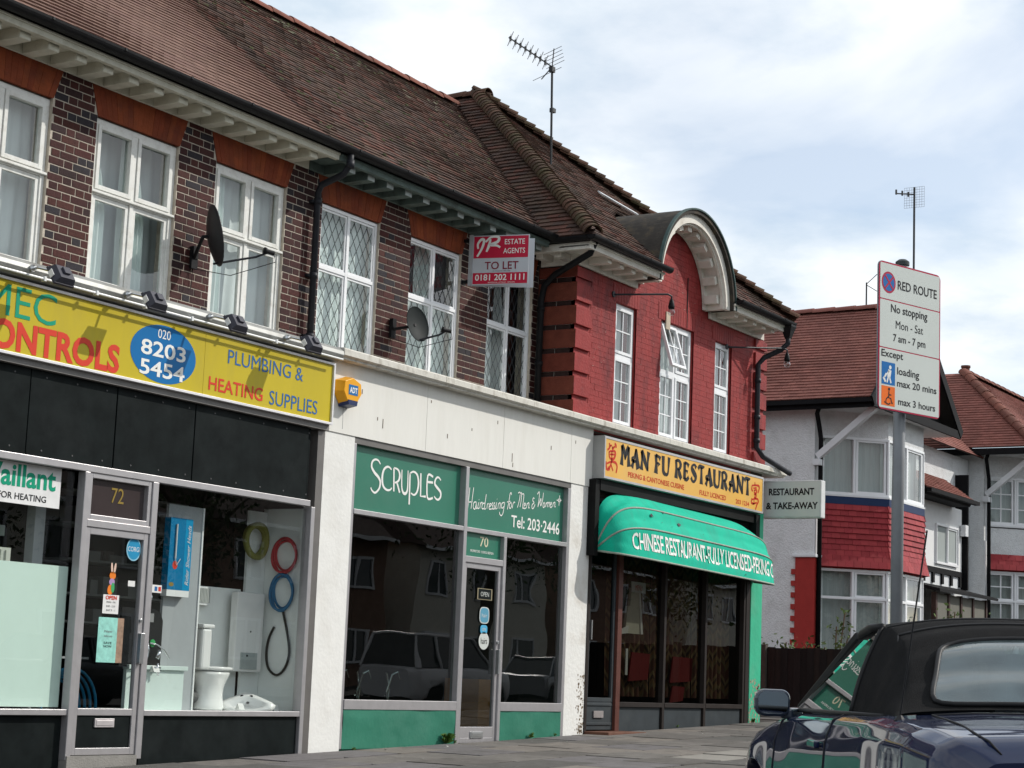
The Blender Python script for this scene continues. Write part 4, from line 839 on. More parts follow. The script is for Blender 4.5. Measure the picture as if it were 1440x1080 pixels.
# ---- shop 72 window contents
BY = 12.30
gp = mat('grey_display_board', (.36,.38,.39), .5, var=.05); wp = mat('white_display_board', (.80,.83,.81), .5, var=.04)
def thing1(name, label, cat, mb, m, **k): return mb.build(name, m, label=label, cat=cat, **k)
ff = mat('frosted_window_film', (.60,.74,.67), .55, var=.02)
b = MB(); quad(b, 9.6, 12.085, -.41, .78, GY+.051); b.build('frosted_film', ff, s72)
po = empty('window_poster', (11.0, GY+.04, 1.4), 'white poster with green company name inside the left window above the frosted film', 'poster')
b = MB(); quad(b, 10.5, 11.91, 1.26, 1.605, GY+.040); b.build('sheet', mat('poster_white', (.74,.74,.73), .5), po)
onface('Vaillant', 11.05, 1.40, .80, .19, GY+.038, green_l, po, bold=.028); onface('GAS FOR HEATING', 11.01, 1.295, .74, .055, GY+.038, blackl, po, bold=.012)
b = MB(); b.box(9.6, 11.75, 12.3, 12.36, 1.02, 1.11); b.box(10.0, 11.9, 12.6, 12.64, .55, 1.2)
thing1('display_unit', 'pale display unit behind the frosted film in the left window', 'display unit', b, mat('pale_green_unit', (.36,.42,.38), .5))
b = MB(); b.box(11.85,11.97,12.05,12.15,-.8,1.34); thing1('upright_panel', 'slim pale upright panel beside the door inside the left window', 'panel', b, gp)
b = MB(); b.box(9.8, 11.55, 12.0, 12.2, .60, .90)
for i in range(28): x = 9.84+i*.061; b.box(x, x+.03, 11.985, 12.0, .63, .88)
thing1('panel_radiator', 'cream ribbed radiator standing behind the frosted film', 'radiator', b, mat('cream_radiator', (.5,.52,.46), .4))
# door items
sticker('door_sticker', 'oval blue and white trade sticker on the plumbing shop door', 'sticker', 12.80, .985, .19, .21, SY+.024, mat('sticker_sky_blue', (.02,.25,.45), .4), 'oval', border=mat('sticker_rim', (.25,.5,.62), .4), txt='CORGI', tm=wht, th=.2)
rb = empty('rabbit_sticker', (12.56, SY+.024, .71), 'orange rabbit sticker on the plumbing shop door above the OPEN card', 'sticker')
orn = mat('sticker_orange', (.75,.20,.02), .5)
def blob(m, cx, cz, rx, rz, tilt=0, nm='patch', dy=0):
    b = MB(); c, s = math.cos(tilt), math.sin(tilt); P = []
    for i in range(16): a, d = rx*math.cos(i*math.pi/8), rz*math.sin(i*math.pi/8); P.append((cx+a*c-d*s, SY+.024-dy, cz+a*s+d*c))
    b.add(P, [tuple(range(16))]); b.build(nm, m, rb)
blob(orn, 12.555, .735, .04, .035, nm='head'); blob(mat('sticker_peach', (.7,.5,.4), .5), 12.54, .80, .013, .05, .12, 'ear'); blob(mat('sticker_peach', (0,0,0)), 12.578, .80, .013, .05, -.15, 'ear')
blob(mat('sticker_mauve', (.38,.25,.45), .5), 12.55, .68, .036, .03, nm='body', dy=.0006); blob(orn, 12.535, .61, .035, .045, nm='leg'); blob(mat('sticker_green', (.05,.35,.12), .5), 12.565, .63, .022, .045, nm='carrot', dy=.0012)
os_ = sticker('opening_sign', 'small white OPEN card under the rabbit sticker', 'sign', 12.555, .485, .20, .165, SY+.024, wht)
onface('OPEN', 12.485, .525, .14, .035, SY+.0215, red_l, os_, bold=.03)
for i, t in enumerate(('MON - FRI', '8.00 - 5.30', 'SAT 9 - 1')): onface(t, 12.50, .495-i*.035, .11, .016, SY+.0215, blackl, os_)
tp = empty('window_poster', (12.57, SY+.024, .17), 'tall turquoise leaflet poster low on the plumbing shop door', 'poster')
b = MB(); quad(b, 12.42, 12.66, -.02, .37, SY+.024); b.build('sheet', mat('poster_turquoise', (.28,.60,.52), .6, var=.25, vscale=18), tp); b = MB(); quad(b, 12.66, 12.74, -.02, .37, SY+.0242); b.build('side_strip', mat('poster_brown', (.30,.2,.14), .6, var=.4, vscale=25), tp)
for i, (t, z) in enumerate((('New', .24), ('bathroom', .20), ('SAVE', .14), ('NOW', .11))): onface(t, 12.50, z, .1, .02, SY+.022, blackl if i > 1 else mat('grey_lettering', (.2,.2,.2), .5), tp)
cs = sticker('card_sticker', 'small white payment card sticker left in the right window of the plumbing shop', 'sticker', 13.14, .655, .17, .07, GY-.004, wht)
b = MB(); quad(b, 13.13, 13.165, .635, .675, GY-.0052); b.build('logo_block', blue_l, cs); b = MB(); quad(b, 13.18, 13.215, .635, .675, GY-.0052); b.build('logo_block', red_l, cs)
sticker('card_sticker', 'tiny pale label high on the right edge of the plumbing shop door', 'sticker', 12.80, .68, .09, .05, SY+.024, wht)
# tall grey board with boxed shower kit
b = MB(); b.box(13.55, 14.03, 12.06, 12.09, -.44, 1.47); thing1('display_board', 'tall grey board behind the blue box in the plumbing window', 'board', b, gp)
b = MB(); b.box(14.031, 14.05, 12.05, 12.09, -.44, 1.47); thing1('display_post', 'thin white upright at the right edge of the tall grey board', 'post', b, whitepl)
bx = empty('shower_kit_box', (14.05, 12.3, .7), 'tall blue boxed shower kit fixed on the tall grey board', 'box')
box('carton', mat('box_blue', (.0,.17,.36), .35, var=.05), 13.79, 14.0, 12.24, 12.315, .69, 1.36, bx); box('side_panel', mat('box_bright_blue', (.0,.26,.50), .35), 14.001, 14.10, 12.24, 12.315, .69, 1.36, bx)
text('Rider Shower Heads', (14.078, 12.237, .74), (0,0,1), (-1,0,0), .56, .05, wht, bx, shear=.3)
b = MB(); b.tube([(13.87,12.23,.98),(13.87,12.23,1.30)], .008, 8); b.tube([(13.87,12.23,.98),(13.89,12.23,.92),(13.94,12.23,.98)], .004, 6); b.build('printed_riser_rail', wht, bx)
b = MB(); b.add([(13.88+.035*math.cos(t), 12.2385, .92+.04*math.sin(t)) for t in [i*.524 for i in range(12)]], [tuple(range(12))]); b.build('printed_spot', red_l, bx)
b = MB(); b.add([(13.845+.035*math.cos(t), 12.2385, .74+.02*math.sin(t)) for t in [i*.524 for i in range(12)]], [tuple(range(12))]); b.build('printed_logo', gold, bx)
box('bracket_shelf', whitepl, 13.79, 14.10, 12.24, 12.315, .63, .689, bx)
# black rounded display panel with mixer
dp = empty('mixer_display_panel', (13.75, 12.2, -.1), 'black round topped panel with chrome shower mixer beside the door', 'display')
b = MB(); P = [(13.28,-.05),(13.83,-.05),(13.83,.38),(13.79,.45),(13.71,.48),(13.28,.48)]; b.prism(P, (0,0,0), (1,0,0), (0,0,1), (0,1,0), 12.16, 12.20); b.build('panel', mat('gloss_black_panel', (.01,.011,.012), .2), dp)
b = MB(); b.lathe([(.02,0),(.045,.0),(.045,.03),(.02,.05)], (13.55,12.12,.58), (0,-1,0), 14); b.tube([(13.5,12.13,.52),(13.5,12.13,.24)], .01, 8); b.lathe([(.012,-.06),(.02,-.06),(.024,.06),(.012,.06)], (13.53,12.12,.20), (1,0,0), 12)
b.tube([(13.60,12.12,.18),(13.62,12.12,.10),(13.6,12.12,.02),(13.52,12.12,-.08),(13.42,12.12,-.12)], .008, 6); b.tube([(13.63,12.12,.17),(13.72,12.12,.16),(13.82,12.12,.12),(13.9,12.12,.04)], .008, 6)
b.lathe([(.01,-.04),(.022,-.04),(.022,.04),(.01,.04)], (13.74,12.11,.07), (.5,0,1), 12); b.tube([(13.70,12.11,-.05),(13.78,12.11,-.05)], .01, 6); b.tube([(13.74,12.11,-.01),(13.75,12.11,-.12)], .012, 6)
b.build('mixer_tap', chrome, dp, smooth=True)
b = MB(); b.lathe([(.0,0),(.035,0),(.035,.01),(0,.012)], (13.68,12.14,.17), (0,-1,0), 16); b.build('green_knob', mat('knob_green', (.02,.35,.08), .3), dp)
box('price_card', mat('grey_card', (.25,.25,.25), .5), 13.56, 13.70, 12.155, 12.159, .36, .44, dp)
b = MB(); b.box(13.06, 13.84, 12.0, 12.04, -.44, -.07); b.box(13.06, 13.86, 11.97, 12.05, -.069, -.03)
thing1('display_plinth', 'pale green white cabinet under the black mixer panel', 'cabinet', b, mat('pale_cabinet', (.60,.70,.66), .4, var=.03), bevel=.004)
# blue pipe coil behind the door
bp_ = mat('blue_plastic_pipe', (.02,.20,.36), .35); b = MB()
for i in range(5):
    r = .34-.028*i; b.tube([(12.62+r*math.cos(t*math.pi/18)*1.0, 12.25+.04*i, -.42+r*math.sin(t*math.pi/18)) for t in range(36)], .014, 6, closed=True)
thing1('pipe_coil', 'coil of blue plastic pipe lying behind the plumbing shop door', 'pipe coil', b, bp_, smooth=True)
b = MB(); b.box(12.12, 12.88, 12.3, 12.75, .0, .02); b.box(12.12, 12.36, 12.32, 12.6, .021, .2, 1); thing1('counter_shelf', 'low shelf with a blue carton behind the plumbing shop door', 'shelf', b, [gp, mat('box_blue', (0,0,0))])
# white board, radiator, glazed panel, toilet, boiler, basin
FL = -.44
b = MB(); b.box(13.05, 15.29, 11.86, 12.75, FL-.03, FL); tag(b.build('display_shelf', wp), 'white floor board of the plumbing shop display window', 'board')
b = MB(); b.box(14.50, 15.15, 12.46, 12.49, FL, .76); b.box(15.151, 15.435, 12.40, 12.43, FL, 1.56); tag(b.build('display_board', wp), 'white boards standing behind the toilet and the boiler', 'board')
bx.location += Vector((-.29,-.26,-.02)); dp.location += Vector((-.33,-.16,0))
for (x_, y_, z_, l_) in ((13.35,11.93,-.06,'small white card on the pale cabinet under the mixer panel'),(14.62,11.95,FL+.05,'small white card on the display floor beside the toilet'),(15.22,12.0,FL+.04,'small white card on the display floor right of the basin')):
    b = MB(); b.add([(x_,y_,z_-.03),(x_+.07,y_-.01,z_-.03),(x_+.07,y_+.02,z_+.03),(x_,y_+.03,z_+.03)], [(0,1,2,3)]); b.add([(x_,y_+.03,z_+.03),(x_+.07,y_+.02,z_+.03),(x_+.07,y_+.05,z_-.03),(x_,y_+.06,z_-.03)], [(0,1,2,3)]); tag(b.build('price_card', wht), l_, 'card')
sr = empty('towel_radiator', (14.5, 12.4, .55), 'small white ribbed radiator high behind the toilet cistern', 'radiator')
b = MB(); b.box(14.34, 14.62, 12.40, 12.445, .57, .75)
b.build('body', whitepl, sr, bevel=.004); b = MB()
for i in range(12): b.box(14.355+i*.0215, 14.366+i*.0215, 12.39, 12.399, .595, .735)
b.build('fin', mat('fin_grey', (.5,.52,.5), .4), sr)
wc = empty('toilet', (14.7, 12.2, FL), 'white close coupled toilet with its seat in the plumbing window', 'toilet')
b = MB(); b.lathe([(.145,0),(.15,.02),(.135,.1),(.13,.18),(.145,.26),(.19,.35),(.20,.385)], (14.45,12.15,FL), n=24, sx=1.25, sy=.9, ref=(1,0,0)); b.build('bowl', ceram, wc, smooth=True, subsurf=1)
b = MB(); b.lathe([(.19,0),(.205,.01),(.205,.025),(.19,.035)], (14.47,12.15,FL+.386), n=24, sx=1.2, sy=.92, ref=(1,0,0)); b.build('seat', ceram, wc, smooth=True)
b = MB(); b.box(14.12, 14.26, 11.98, 12.33, FL+.39, FL+.78); b.build('cistern', ceram, wc, bevel=.025); b = MB(); b.box(14.11, 14.28, 11.97, 12.34, FL+.781, FL+.82); b.build('cistern_lid', ceram, wc, bevel=.012)
b = MB(); b.tube([(14.25,12.15,FL+.12),(14.12,12.15,FL+.14)], .05, 12); b.build('outlet', mat('grey_rubber', (.1,.1,.1), .6), wc)
b = MB(); b.tube([(14.46,12.44,.56),(14.40,12.40,.38)], .035, 10); tag(b.build('flush_pipe', ceram), 'white bent pipe between the small radiator and the cistern', 'pipe')
wc.location += Vector((.05,.10,0))
bo = empty('boiler', (15.2, 12.3, 0), 'white wall hung boiler with grey control panel above the basin', 'boiler')
b = MB(); b.box(14.93, 15.36, 12.31, 12.395, -.06, .73); b.build('casing', ceram, bo, bevel=.012); b = MB(); b.box(15.02, 15.28, 12.30, 12.309, -.035, .13); b.build('control_panel', mat('control_grey', (.36,.40,.39), .4), bo, bevel=.004)
b = MB(); b.lathe([(0,0),(.009,0),(.009,.008),(0,.01)], (15.11,12.298,.10), (0,-1,0), 10); b.lathe([(0,0),(.008,0),(.008,.006),(0,.008)], (15.16,12.31,.34), (0,-1,0), 8); b.build('knob', blackl, bo)
ba = empty('corner_basin', (15.25, 12.1, FL), 'white corner basin lying tilted on the floor of the plumbing window', 'basin')
Ub, Vb = Vector((.62,-.78,0)), Vector((.78*.72,.62*.72,.69)); Nb = Ub.cross(Vb).normalized(); Nb = -Nb if Nb.z < 0 else Nb
ob_ = Vector((14.80, 12.02, FL+.03))
def BP(a, d, h): return ob_+(Ub*a+Vb*d*1.05+Nb*h)*.76
out = [(-.36,.06),(-.30,.0),(-.15,-.055),(0,-.07),(.15,-.055),(.30,.0),(.38,.07),(.33,.12),(.20,.19),(.05,.265),(0,.28),(-.05,.27),(-.20,.18),(-.32,.11)]
k = len(out); rim = [(a*.72, .07+(c-.07)*.60) for a, c in out]; vs = [BP(a,c,0) for a, c in out]+[BP(a,c-.005,.01) for a, c in rim]+[BP(a*.6,.06+(c-.07)*.4,-.08) for a, c in rim]+[BP(a*.97,c,-.06) for a, c in out]
b = MB(); b.add(vs, [(i,(i+1)%k,k+(i+1)%k,k+i) for i in range(k)]+[(k+i,k+(i+1)%k,2*k+(i+1)%k,2*k+i) for i in range(k)]+[tuple(range(2*k,3*k))]+[((i+1)%k,i,3*k+i,3*k+(i+1)%k) for i in range(k)]+[tuple(range(3*k,4*k))[::-1]])
b.build('bowl', ceram, ba, smooth=True)
for a in (-.06, .06): b = MB(); b.lathe([(0,0),(.017,0),(.017,.004),(0,.004)], BP(a,.205,.002), Nb, 12); b.build('tap_hole', blackl, ba)
b = MB(); b.lathe([(0,0),(.015,0),(.015,.004),(0,.004)], BP(0.02,.12,-.025), Nb, 12); b.build('overflow', mat('grey_rubber', (0,0,0)), ba)
# side wall of the display with hoses
b = MB(); b.box(15.44, 15.455, 11.87, 12.45, FL, 1.60); tag(b.build('side_board', wp), 'white return board at the right end of the plumbing window', 'board')
def coil(name, label, cx, cz, rx, rz, m, r, n=2, y=12.33, cat='hose', side=False):
    b = MB()
    for i in range(n):
        b.tube([((cx+(rx+.012*i)*math.cos(t*math.pi/14+.6*i), y-.03*i-.01*math.sin(t*.45), cz+(rz+.01*i)*math.sin(t*math.pi/14+.6*i)) if not side else (15.42-.02*i-.01*math.sin(t*.45), cx+(rx+.012*i)*math.cos(t*math.pi/14+.6*i), cz+(rz+.01*i+.02*i*(i%2))*math.sin(t*math.pi/14+.6*i))) for t in range(28)], r, 8, closed=True)
    return thing1(name, label, cat, b, m, smooth=True)
coil('hose_coil', 'dull yellow green coil of hose hanging on the display board', 15.17, 1.25, .15, .155, mat('hose_olive', (.20,.20,.05), .5), .03, 2)
coil('hose_coil', 'red rubber hose looped on the white side board', 12.12, 1.12, .13, .15, mat('hose_red', (.42,.04,.05), .5), .013, 3, side=True)
coil('hose_coil', 'blue hose looped on the white side board under the red one', 12.13, .75, .12, .16, mat('hose_blue', (.02,.15,.30), .5), .013, 3, side=True)
b = MB(); b.tube(smooth_path([(15.42,12.22,.40),(15.42,12.28,.28),(15.42,12.30,.12),(15.42,12.26,-.02),(15.42,12.15,-.08),(15.42,12.05,-.0),(15.42,12.01,.15),(15.42,12.05,.35),(15.42,12.12,.56)]), .013, 8)
thing1('flexible_hose', 'black flexible hose hanging in a long loop below the blue hose', 'hose', b, mat('hose_black', (.015,.02,.018), .4), smooth=True)
# dark shelves behind
sh = empty('stock_shelves', (14.7, 13.4, .5), 'dim stock shelves with cartons far behind the plumbing window display', 'shelves')
for z in (.35,.62,.95,1.30,1.62): box('shelf', mat('dim_shelf_edge', (.22,.23,.22), .7), 13.6, 16.2-.9, 13.35, 13.8, z, z+.02, sh)
for i in range(26):
    z = random.choice((.37,.64,.97,1.32)); x = random.uniform(13.6, 15.1); w = random.uniform(.08,.25); box('carton', mat('dim_carton_%d' % (i%3), [(.14,.14,.13),(.20,.21,.2),(.08,.07,.06)][i%3], .8), x, x+w, 13.4+.002*i, 13.6, z, z+random.uniform(.06,.2), sh)
for x in (13.55, 14.0): pass
b = MB(); b.lathe([(0,0),(.035,0),(.04,.02),(0,.02)], (13.75,12.9,2.3-.02), (0,0,-1), 12); b.lathe([(0,0),(.035,0),(.04,.02),(0,.02)], (14.55,12.9,2.3-.02), (0,0,-1), 12)
tag(b.build('ceiling_spotlight', mat('warm_lamp', (1.0,.72,.4), .4, emit=1.2)), 'two tiny warm ceiling spotlights lit inside the plumbing shop', 'ceiling light')
# ------------------------------------------------------------------ restaurant shopfront
rs = empty('restaurant_shopfront', (23.5, 11.8, -0.6), 'dark recessed Chinese restaurant front with zigzag curtains and a green pilaster', 'shopfront')
dkf = mat('dark_brown_frame', (.026,.021,.019), .6, var=.2, spec=.12); rbf = mat('reddish_brown_post', (.10,.035,.025), .5, var=.2)
gryp = mat('dark_slate_panel', (.035,.043,.048), .55, var=.2, vscale=5, dirt=(.06,.065,.065), damt=.5)
b = MB(); b.box(21.85, 21.965, SY-.02, SY+.1, -.68, 2.3); b.build('door_post', rbf, rs, bevel=.004)
for x in (21.06, 23.19, 24.46, 25.74): box('mullion', dkf, x, x+.065, SY-.01, SY+.1, -.66, 2.3, rs, bevel=.003)
box('corner_post', dkf, 25.806, 25.93, SY-.02, SY+.3, -.6, 2.3, rs)
box('head_board', dkf, 21.06, 25.93, SY+.0, SY+.1, 2.3, 2.52, rs)
for x0, x1 in ((21.965, 23.19), (23.255, 24.46), (24.525, 25.74)):
    zf = gz((x0+x1)/2)
    pane_(rs, x0, x1, -.27, 2.3, SY+.055, rest_g, 'shop_window')
    box('sill_rail', dkf, x0, x1, SY-.015, SY+.09, -.33, -.27, rs, bevel=.003)
    box('stall_riser', gryp, x0+.01, x1-.01, SY+.02, SY+.08, zf-.05, -.331, rs, bevel=.004)
b = MB(); b.box(21.07, 21.85, SY+.02, SY+.06, -.62, -.27); frame_bars(b, 21.13, 21.84, -.27, 2.3, SY+.015, SY+.06, .05); b.box(21.15, 21.8, SY+.005, SY+.019, -.32, -.29); b.box(21.15, 21.8, SY+.005, SY+.019, -.56, -.53)
d68 = b.build('door', gryp, rs, bevel=.003); pane_(d68, 21.18, 21.79, -.22, 2.25, SY+.04, rest_g)
b = MB(); b.box(21.33, 21.58, SY+.0, SY+.018, -.47, -.385); b.build('letterbox', mat('tarnished_plate', (.34,.31,.30), .4, metal=.3), d68, bevel=.002)
b = MB(); b.box(21.16, 21.185, SY-.02, SY+.01, .50, .74); b.build('handle', steel, d68)
b = MB(); b.box(21.08, 22.1, SY-.35, SY+.02, gz(21.5)-.03, gz(21.5)+.025); b.build('door_step', mat('red_brown_threshold', (.13,.06,.04), .8, var=.3, bump=.3), rs, bevel=.01)
# zigzag curtain material
zm_ = bpy.data.materials.new('zigzag_curtain'); zm_.use_nodes = True; t = zm_.node_tree; Lk = t.links; bs = t.nodes['Principled BSDF']; bs.inputs['Roughness'].default_value = .95
g = N(t, 'ShaderNodeNewGeometry'); sp = N(t, 'ShaderNodeSeparateXYZ'); Lk.new(g.outputs['Position'], sp.inputs[0])
px1 = N(t, 'ShaderNodeMath', operation='PINGPONG'); px1.inputs[1].default_value = .11; Lk.new(sp.outputs[0], px1.inputs[0])
m1 = N(t, 'ShaderNodeMath', operation='MULTIPLY'); m1.inputs[1].default_value = 1.7; Lk.new(px1.outputs[0], m1.inputs[0])
a1 = N(t, 'ShaderNodeMath', operation='ADD'); Lk.new(m1.outputs[0], a1.inputs[0]); Lk.new(sp.outputs[2], a1.inputs[1])
m2 = N(t, 'ShaderNodeMath', operation='MULTIPLY'); m2.inputs[1].default_value = 2.6; Lk.new(a1.outputs[0], m2.inputs[0])
f1 = N(t, 'ShaderNodeMath', operation='FRACT'); Lk.new(m2.outputs[0], f1.inputs[0])
r = N(t, 'ShaderNodeValToRGB'); r.color_ramp.interpolation = 'CONSTANT'
for i, c in enumerate([(.28,.15,.06),(.11,.06,.035),(.33,.22,.10),(.16,.06,.035),(.07,.05,.04),(.24,.17,.08),(.13,.05,.03)]):
    e = r.color_ramp.elements[i] if i < 2 else r.color_ramp.elements.new(.5); e.position = i/7; e.color = (*[q*.75 for q in c], 1)
Lk.new(f1.outputs[0], r.inputs[0]); Lk.new(r.outputs[0], bs.inputs['Base Color'])
for k, (x0, x1) in enumerate(((21.98, 23.2), (23.25, 24.47), (24.53, 25.75))):
    b = MB(); b.grid(lambda u, v, x0=x0, x1=x1: (x0+(x1-x0)*u, SY+.22+.022*math.sin(u*9*6.28+1.5*math.sin(v*2)), -.2+2.5*v), 72, 4); b.build('curtain', zm_, rs, smooth=True)
redc = mat('red_tablecloth', (.20,.018,.018), .8, var=.1)
for i, (x0, x1, z0, z1) in enumerate(((22.45, 23.05, .0, .37), (23.7, 24.4, .0, .35), (23.75, 24.2, -.27, -.05))):
    b = MB(); b.prism([(x0,z0),(x1-.05,z0+.03),(x1,z1),(x0+.08,z1+.01)], (0,0,0), (1,0,0), (0,0,1), (0,1,0), SY+.12+.02*i, SY+.14+.02*i)
    tag(b.build('red_cloth', redc), ['square red cloth hanging low behind the first curtained restaurant pane', 'red cloth hanging low behind the middle restaurant pane', 'small red cloth bundle at the foot of the middle restaurant pane'][i], 'cloth')
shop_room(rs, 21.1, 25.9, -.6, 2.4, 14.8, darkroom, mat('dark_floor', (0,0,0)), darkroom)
ml = empty('menu_lantern', (22.35, SY+.02, 1.0), 'white paper lantern shaped menu hanging crooked in the restaurant window', 'menu')
pw = mat('menu_white', (.80,.80,.76), .7, var=.08)
b = MB(); b.prism([(22.28,.62),(22.75,.62),(22.66,1.22),(22.44,1.22),(22.40,.98),(22.34,.97)], (0,0,0), (1,0,0), (0,0,1), (0,1,0), SY+.10, SY+.14); b.build('panel', mat('menu_cream', (.66,.64,.52), .7), ml)
b = MB(); b.prism([(22.40,1.16),(22.80,1.16),(22.80,1.30),(22.40,1.30)], (0,0,0), (1,0,0), (0,0,1), (0,1,0), SY+.085, SY+.099); b.prism([(22.10,.60),(22.33,.62),(22.35,.72),(22.12,.66)], (0,0,0), (1,0,0), (0,0,1), (0,1,0), SY+.085, SY+.099); b.prism([(22.70,.62),(22.76,.62),(22.66,1.17),(22.62,1.17)], (0,0,0), (1,0,0), (0,0,1), (0,1,0), SY+.085, SY+.099); b.build('frame', pw, ml)
onface('MENU', 22.50, 1.19, .2, .07, SY+.082, red_l, ml)
box('label_strip', pw, 22.30, 22.36, SY+.09, SY+.1, .08, .42, None, label='narrow strip of small white labels low in the first restaurant window', cat='label')
gpil = mat('flaking_green_pilaster', (.04,.42,.24), .6, var=.12, vscale=4, bump=.3, bscale=15, dirt=(.10,.38,.24), damt=.6)
b = MB(); b.box(25.935, 26.33, SY-.03, 12.4, -.75, 2.55); b.build('pilaster', gpil, rs, bevel=.006)
b = MB()
for i in range(70):
    x = 25.94+random.random()*.36; z = -.52+random.random()**1.5*.62; s_ = random.uniform(.008,.035); k = random.randint(4,6)
    b.add([(x+s_*math.cos(q*6.283/k)*random.uniform(.5,1), SY-.0315, z+s_*1.3*math.sin(q*6.283/k)*random.uniform(.5,1)) for q in range(k)], [tuple(range(k))])
b.build('flaked_patch', mat('bare_pinkish_plaster', (.36,.27,.20), .9, var=.3), rs, kind='stuff')
box('side_wall', redpaint, 26.335, 26.36, SY, 16, -.8, 3.1, rs)
# sign box
ms = empty('restaurant_fascia_sign', (23.5, 11.6, 2.5), 'long orange yellow restaurant sign with black ornate letters and red Chinese characters', 'sign')
MFY = 11.575
box('sign_box', mat('grey_sign_box', (.36,.36,.35), .5, var=.08, dirt=(.2,.2,.18), damt=.5), 21.055, 25.97, MFY+.004, SY+.0, 2.515, 3.06, ms, bevel=.004)
b = MB(); frame_bars(b, 21.06, 25.965, 2.52, 3.055, MFY-.006, MFY+.003, .028); b.build('frame', mat('sign_grey_frame', (.45,.44,.44), .4, metal=.2), ms)
box('sign_face', mat('orange_sign_face', (.74,.42,.085), .35, var=.08, vscale=2, dirt=(.6,.42,.2), damt=.4), 21.088, 25.937, MFY, MFY+.0035, 2.548, 3.027, ms)
b = MB()
for hn in (HAN1, HAN2):
    b = MB()
    for st in hn: b.ribbon(st, (.022,.038,.026), (0,MFY-.002,0), (1,0,0), (0,0,1))
    b.build('chinese_character', mat('sign_red', (.52,.03,.008), .5), ms)
G = {  # ornate flared capitals: strokes (points, widths)
 'M': (1.0, [([(.17,0),(.20,.5),(.16,1)], (.26,.13,.16)), ([(.16,1),(.35,.75),(.48,.30)], (.20,.20,.05)), ([(.48,.30),(.62,.75),(.78,1)], (.05,.20,.18)), ([(.80,1),(.78,.5),(.84,0)], (.16,.15,.27))]),
 'A': (.86, [([(.12,0),(.30,.45),(.46,.98)], (.22,.10,.12)), ([(.46,1),(.56,.5),(.72,0)], (.14,.24,.30)), ([(.08,.42),(.25,.34),(.52,.36)], (.05,.14,.06)), ([(.10,.30),(.12,.46),(.25,.58)], (.04,.12,.03))]),
 'N': (.92, [([(.16,0),(.18,.5),(.14,1)], (.25,.11,.16)), ([(.14,.98),(.42,.55),(.72,.05)], (.22,.24,.12)), ([(.76,0),(.74,.5),(.80,1)], (.10,.12,.24))]),
 'F': (.74, [([(.20,0),(.22,.5),(.16,.98)], (.30,.17,.22)), ([(.16,.93),(.42,.90),(.62,.80)], (.14,.10,.20)), ([(.24,.52),(.42,.55),(.50,.44)], (.08,.08,.22))]),
 'U': (.86, [([(.14,1),(.16,.5),(.20,.18),(.42,.04)], (.24,.19,.20,.12)), ([(.42,.04),(.62,.12),(.68,.4),(.72,1)], (.12,.12,.11,.22))]),
 'R': (.86, [([(.18,0),(.20,.5),(.14,.98)], (.28,.17,.18)), ([(.16,.94),(.44,.96),(.62,.78),(.52,.56),(.26,.50)], (.10,.12,.20,.14,.06)), ([(.40,.52),(.52,.28),(.72,.02)], (.10,.24,.18))]),
 'E': (.76, [([(.18,.04),(.18,.5),(.16,.96)], (.24,.20,.20)), ([(.16,.93),(.42,.92),(.60,.80)], (.12,.10,.20)), ([(.20,.52),(.38,.52),(.50,.46)], (.08,.08,.16)), ([(.16,.07),(.42,.06),(.62,.22)], (.12,.14,.16))]),
 'S': (.76, [([(.60,.80),(.46,.95),(.24,.90),(.18,.72),(.38,.52),(.58,.34),(.50,.10),(.28,.04),(.10,.24)], (.20,.10,.10,.22,.24,.22,.12,.10,.18))]),
 'T': (.80, [([(.06,.78),(.20,.95),(.45,.93),(.72,.98)], (.16,.14,.16,.06)), ([(.40,.92),(.42,.5),(.42,0)], (.16,.17,.28))]),
 ' ': (.42, [])}
word = 'MAN FU RESTAURANT'; tot = sum(G[c][0] for c in word); xw = 25.52-21.475; x = 21.475; b = MB()
for c in word:
    adv, sts = G[c]; sx = xw/tot
    for pts, ws in sts: b.ribbon([(x+p*sx, 2.735+.255*q) for p, q in pts], [w*sx*1.28 for w in ws], (0,MFY-.002,0), (1,0,0), (0,0,1))
    x += adv*sx
b.build('lettering', blackl, ms)
rl = mat('sign_red', (0,0,0))
onface('PEKING & CANTONESE CUISINE', 21.71, 2.60, 1.63, .07, MFY-.002, rl, ms, bold=.018); onface('FULLY LICENCED', 23.82, 2.585, .86, .07, MFY-.002, rl, ms, bold=.018); onface('203 1234', 25.01, 2.58, .46, .065, MFY-.002, rl, ms, bold=.018)
# awning
aw = empty('green_dutch_awning', (23.5, 11.7, 1.6), 'bright green curved canopy with white capitals over the restaurant window', 'awning')
awm = mat('green_canopy_canvas', (.003,.43,.28), .8, spec=.2, var=.07, vscale=2.5, dirt=(.03,.31,.22), damt=.55, dscale=2.6, stretch=(2.2,1,.7), bump=.15, bscale=30)
AX0, AX1, AZ, AR, AY = 21.095, 25.98, 1.61, .50, SY-.04
def hoop(u, el):
    """u 0..1 along the hoop (left pivot, front, right pivot), el elevation angle of the hoop"""
    # rounded-rectangle plan: superellipse
    t = math.pi*(1-u); c, s = math.cos(t), math.sin(t); e = .30
    X = (AX0+AX1)/2+(AX1-AX0)/2*math.copysign(abs(c)**e, c); D_ = AR*abs(s)**.42
    D_ *= 1.0
    return Vector((X, AY-D_*math.cos(el), AZ+D_*math.sin(el)*1.62-.02*(X-AX0)))
ELS = [R_(-4), R_(25), R_(50), R_(84)]
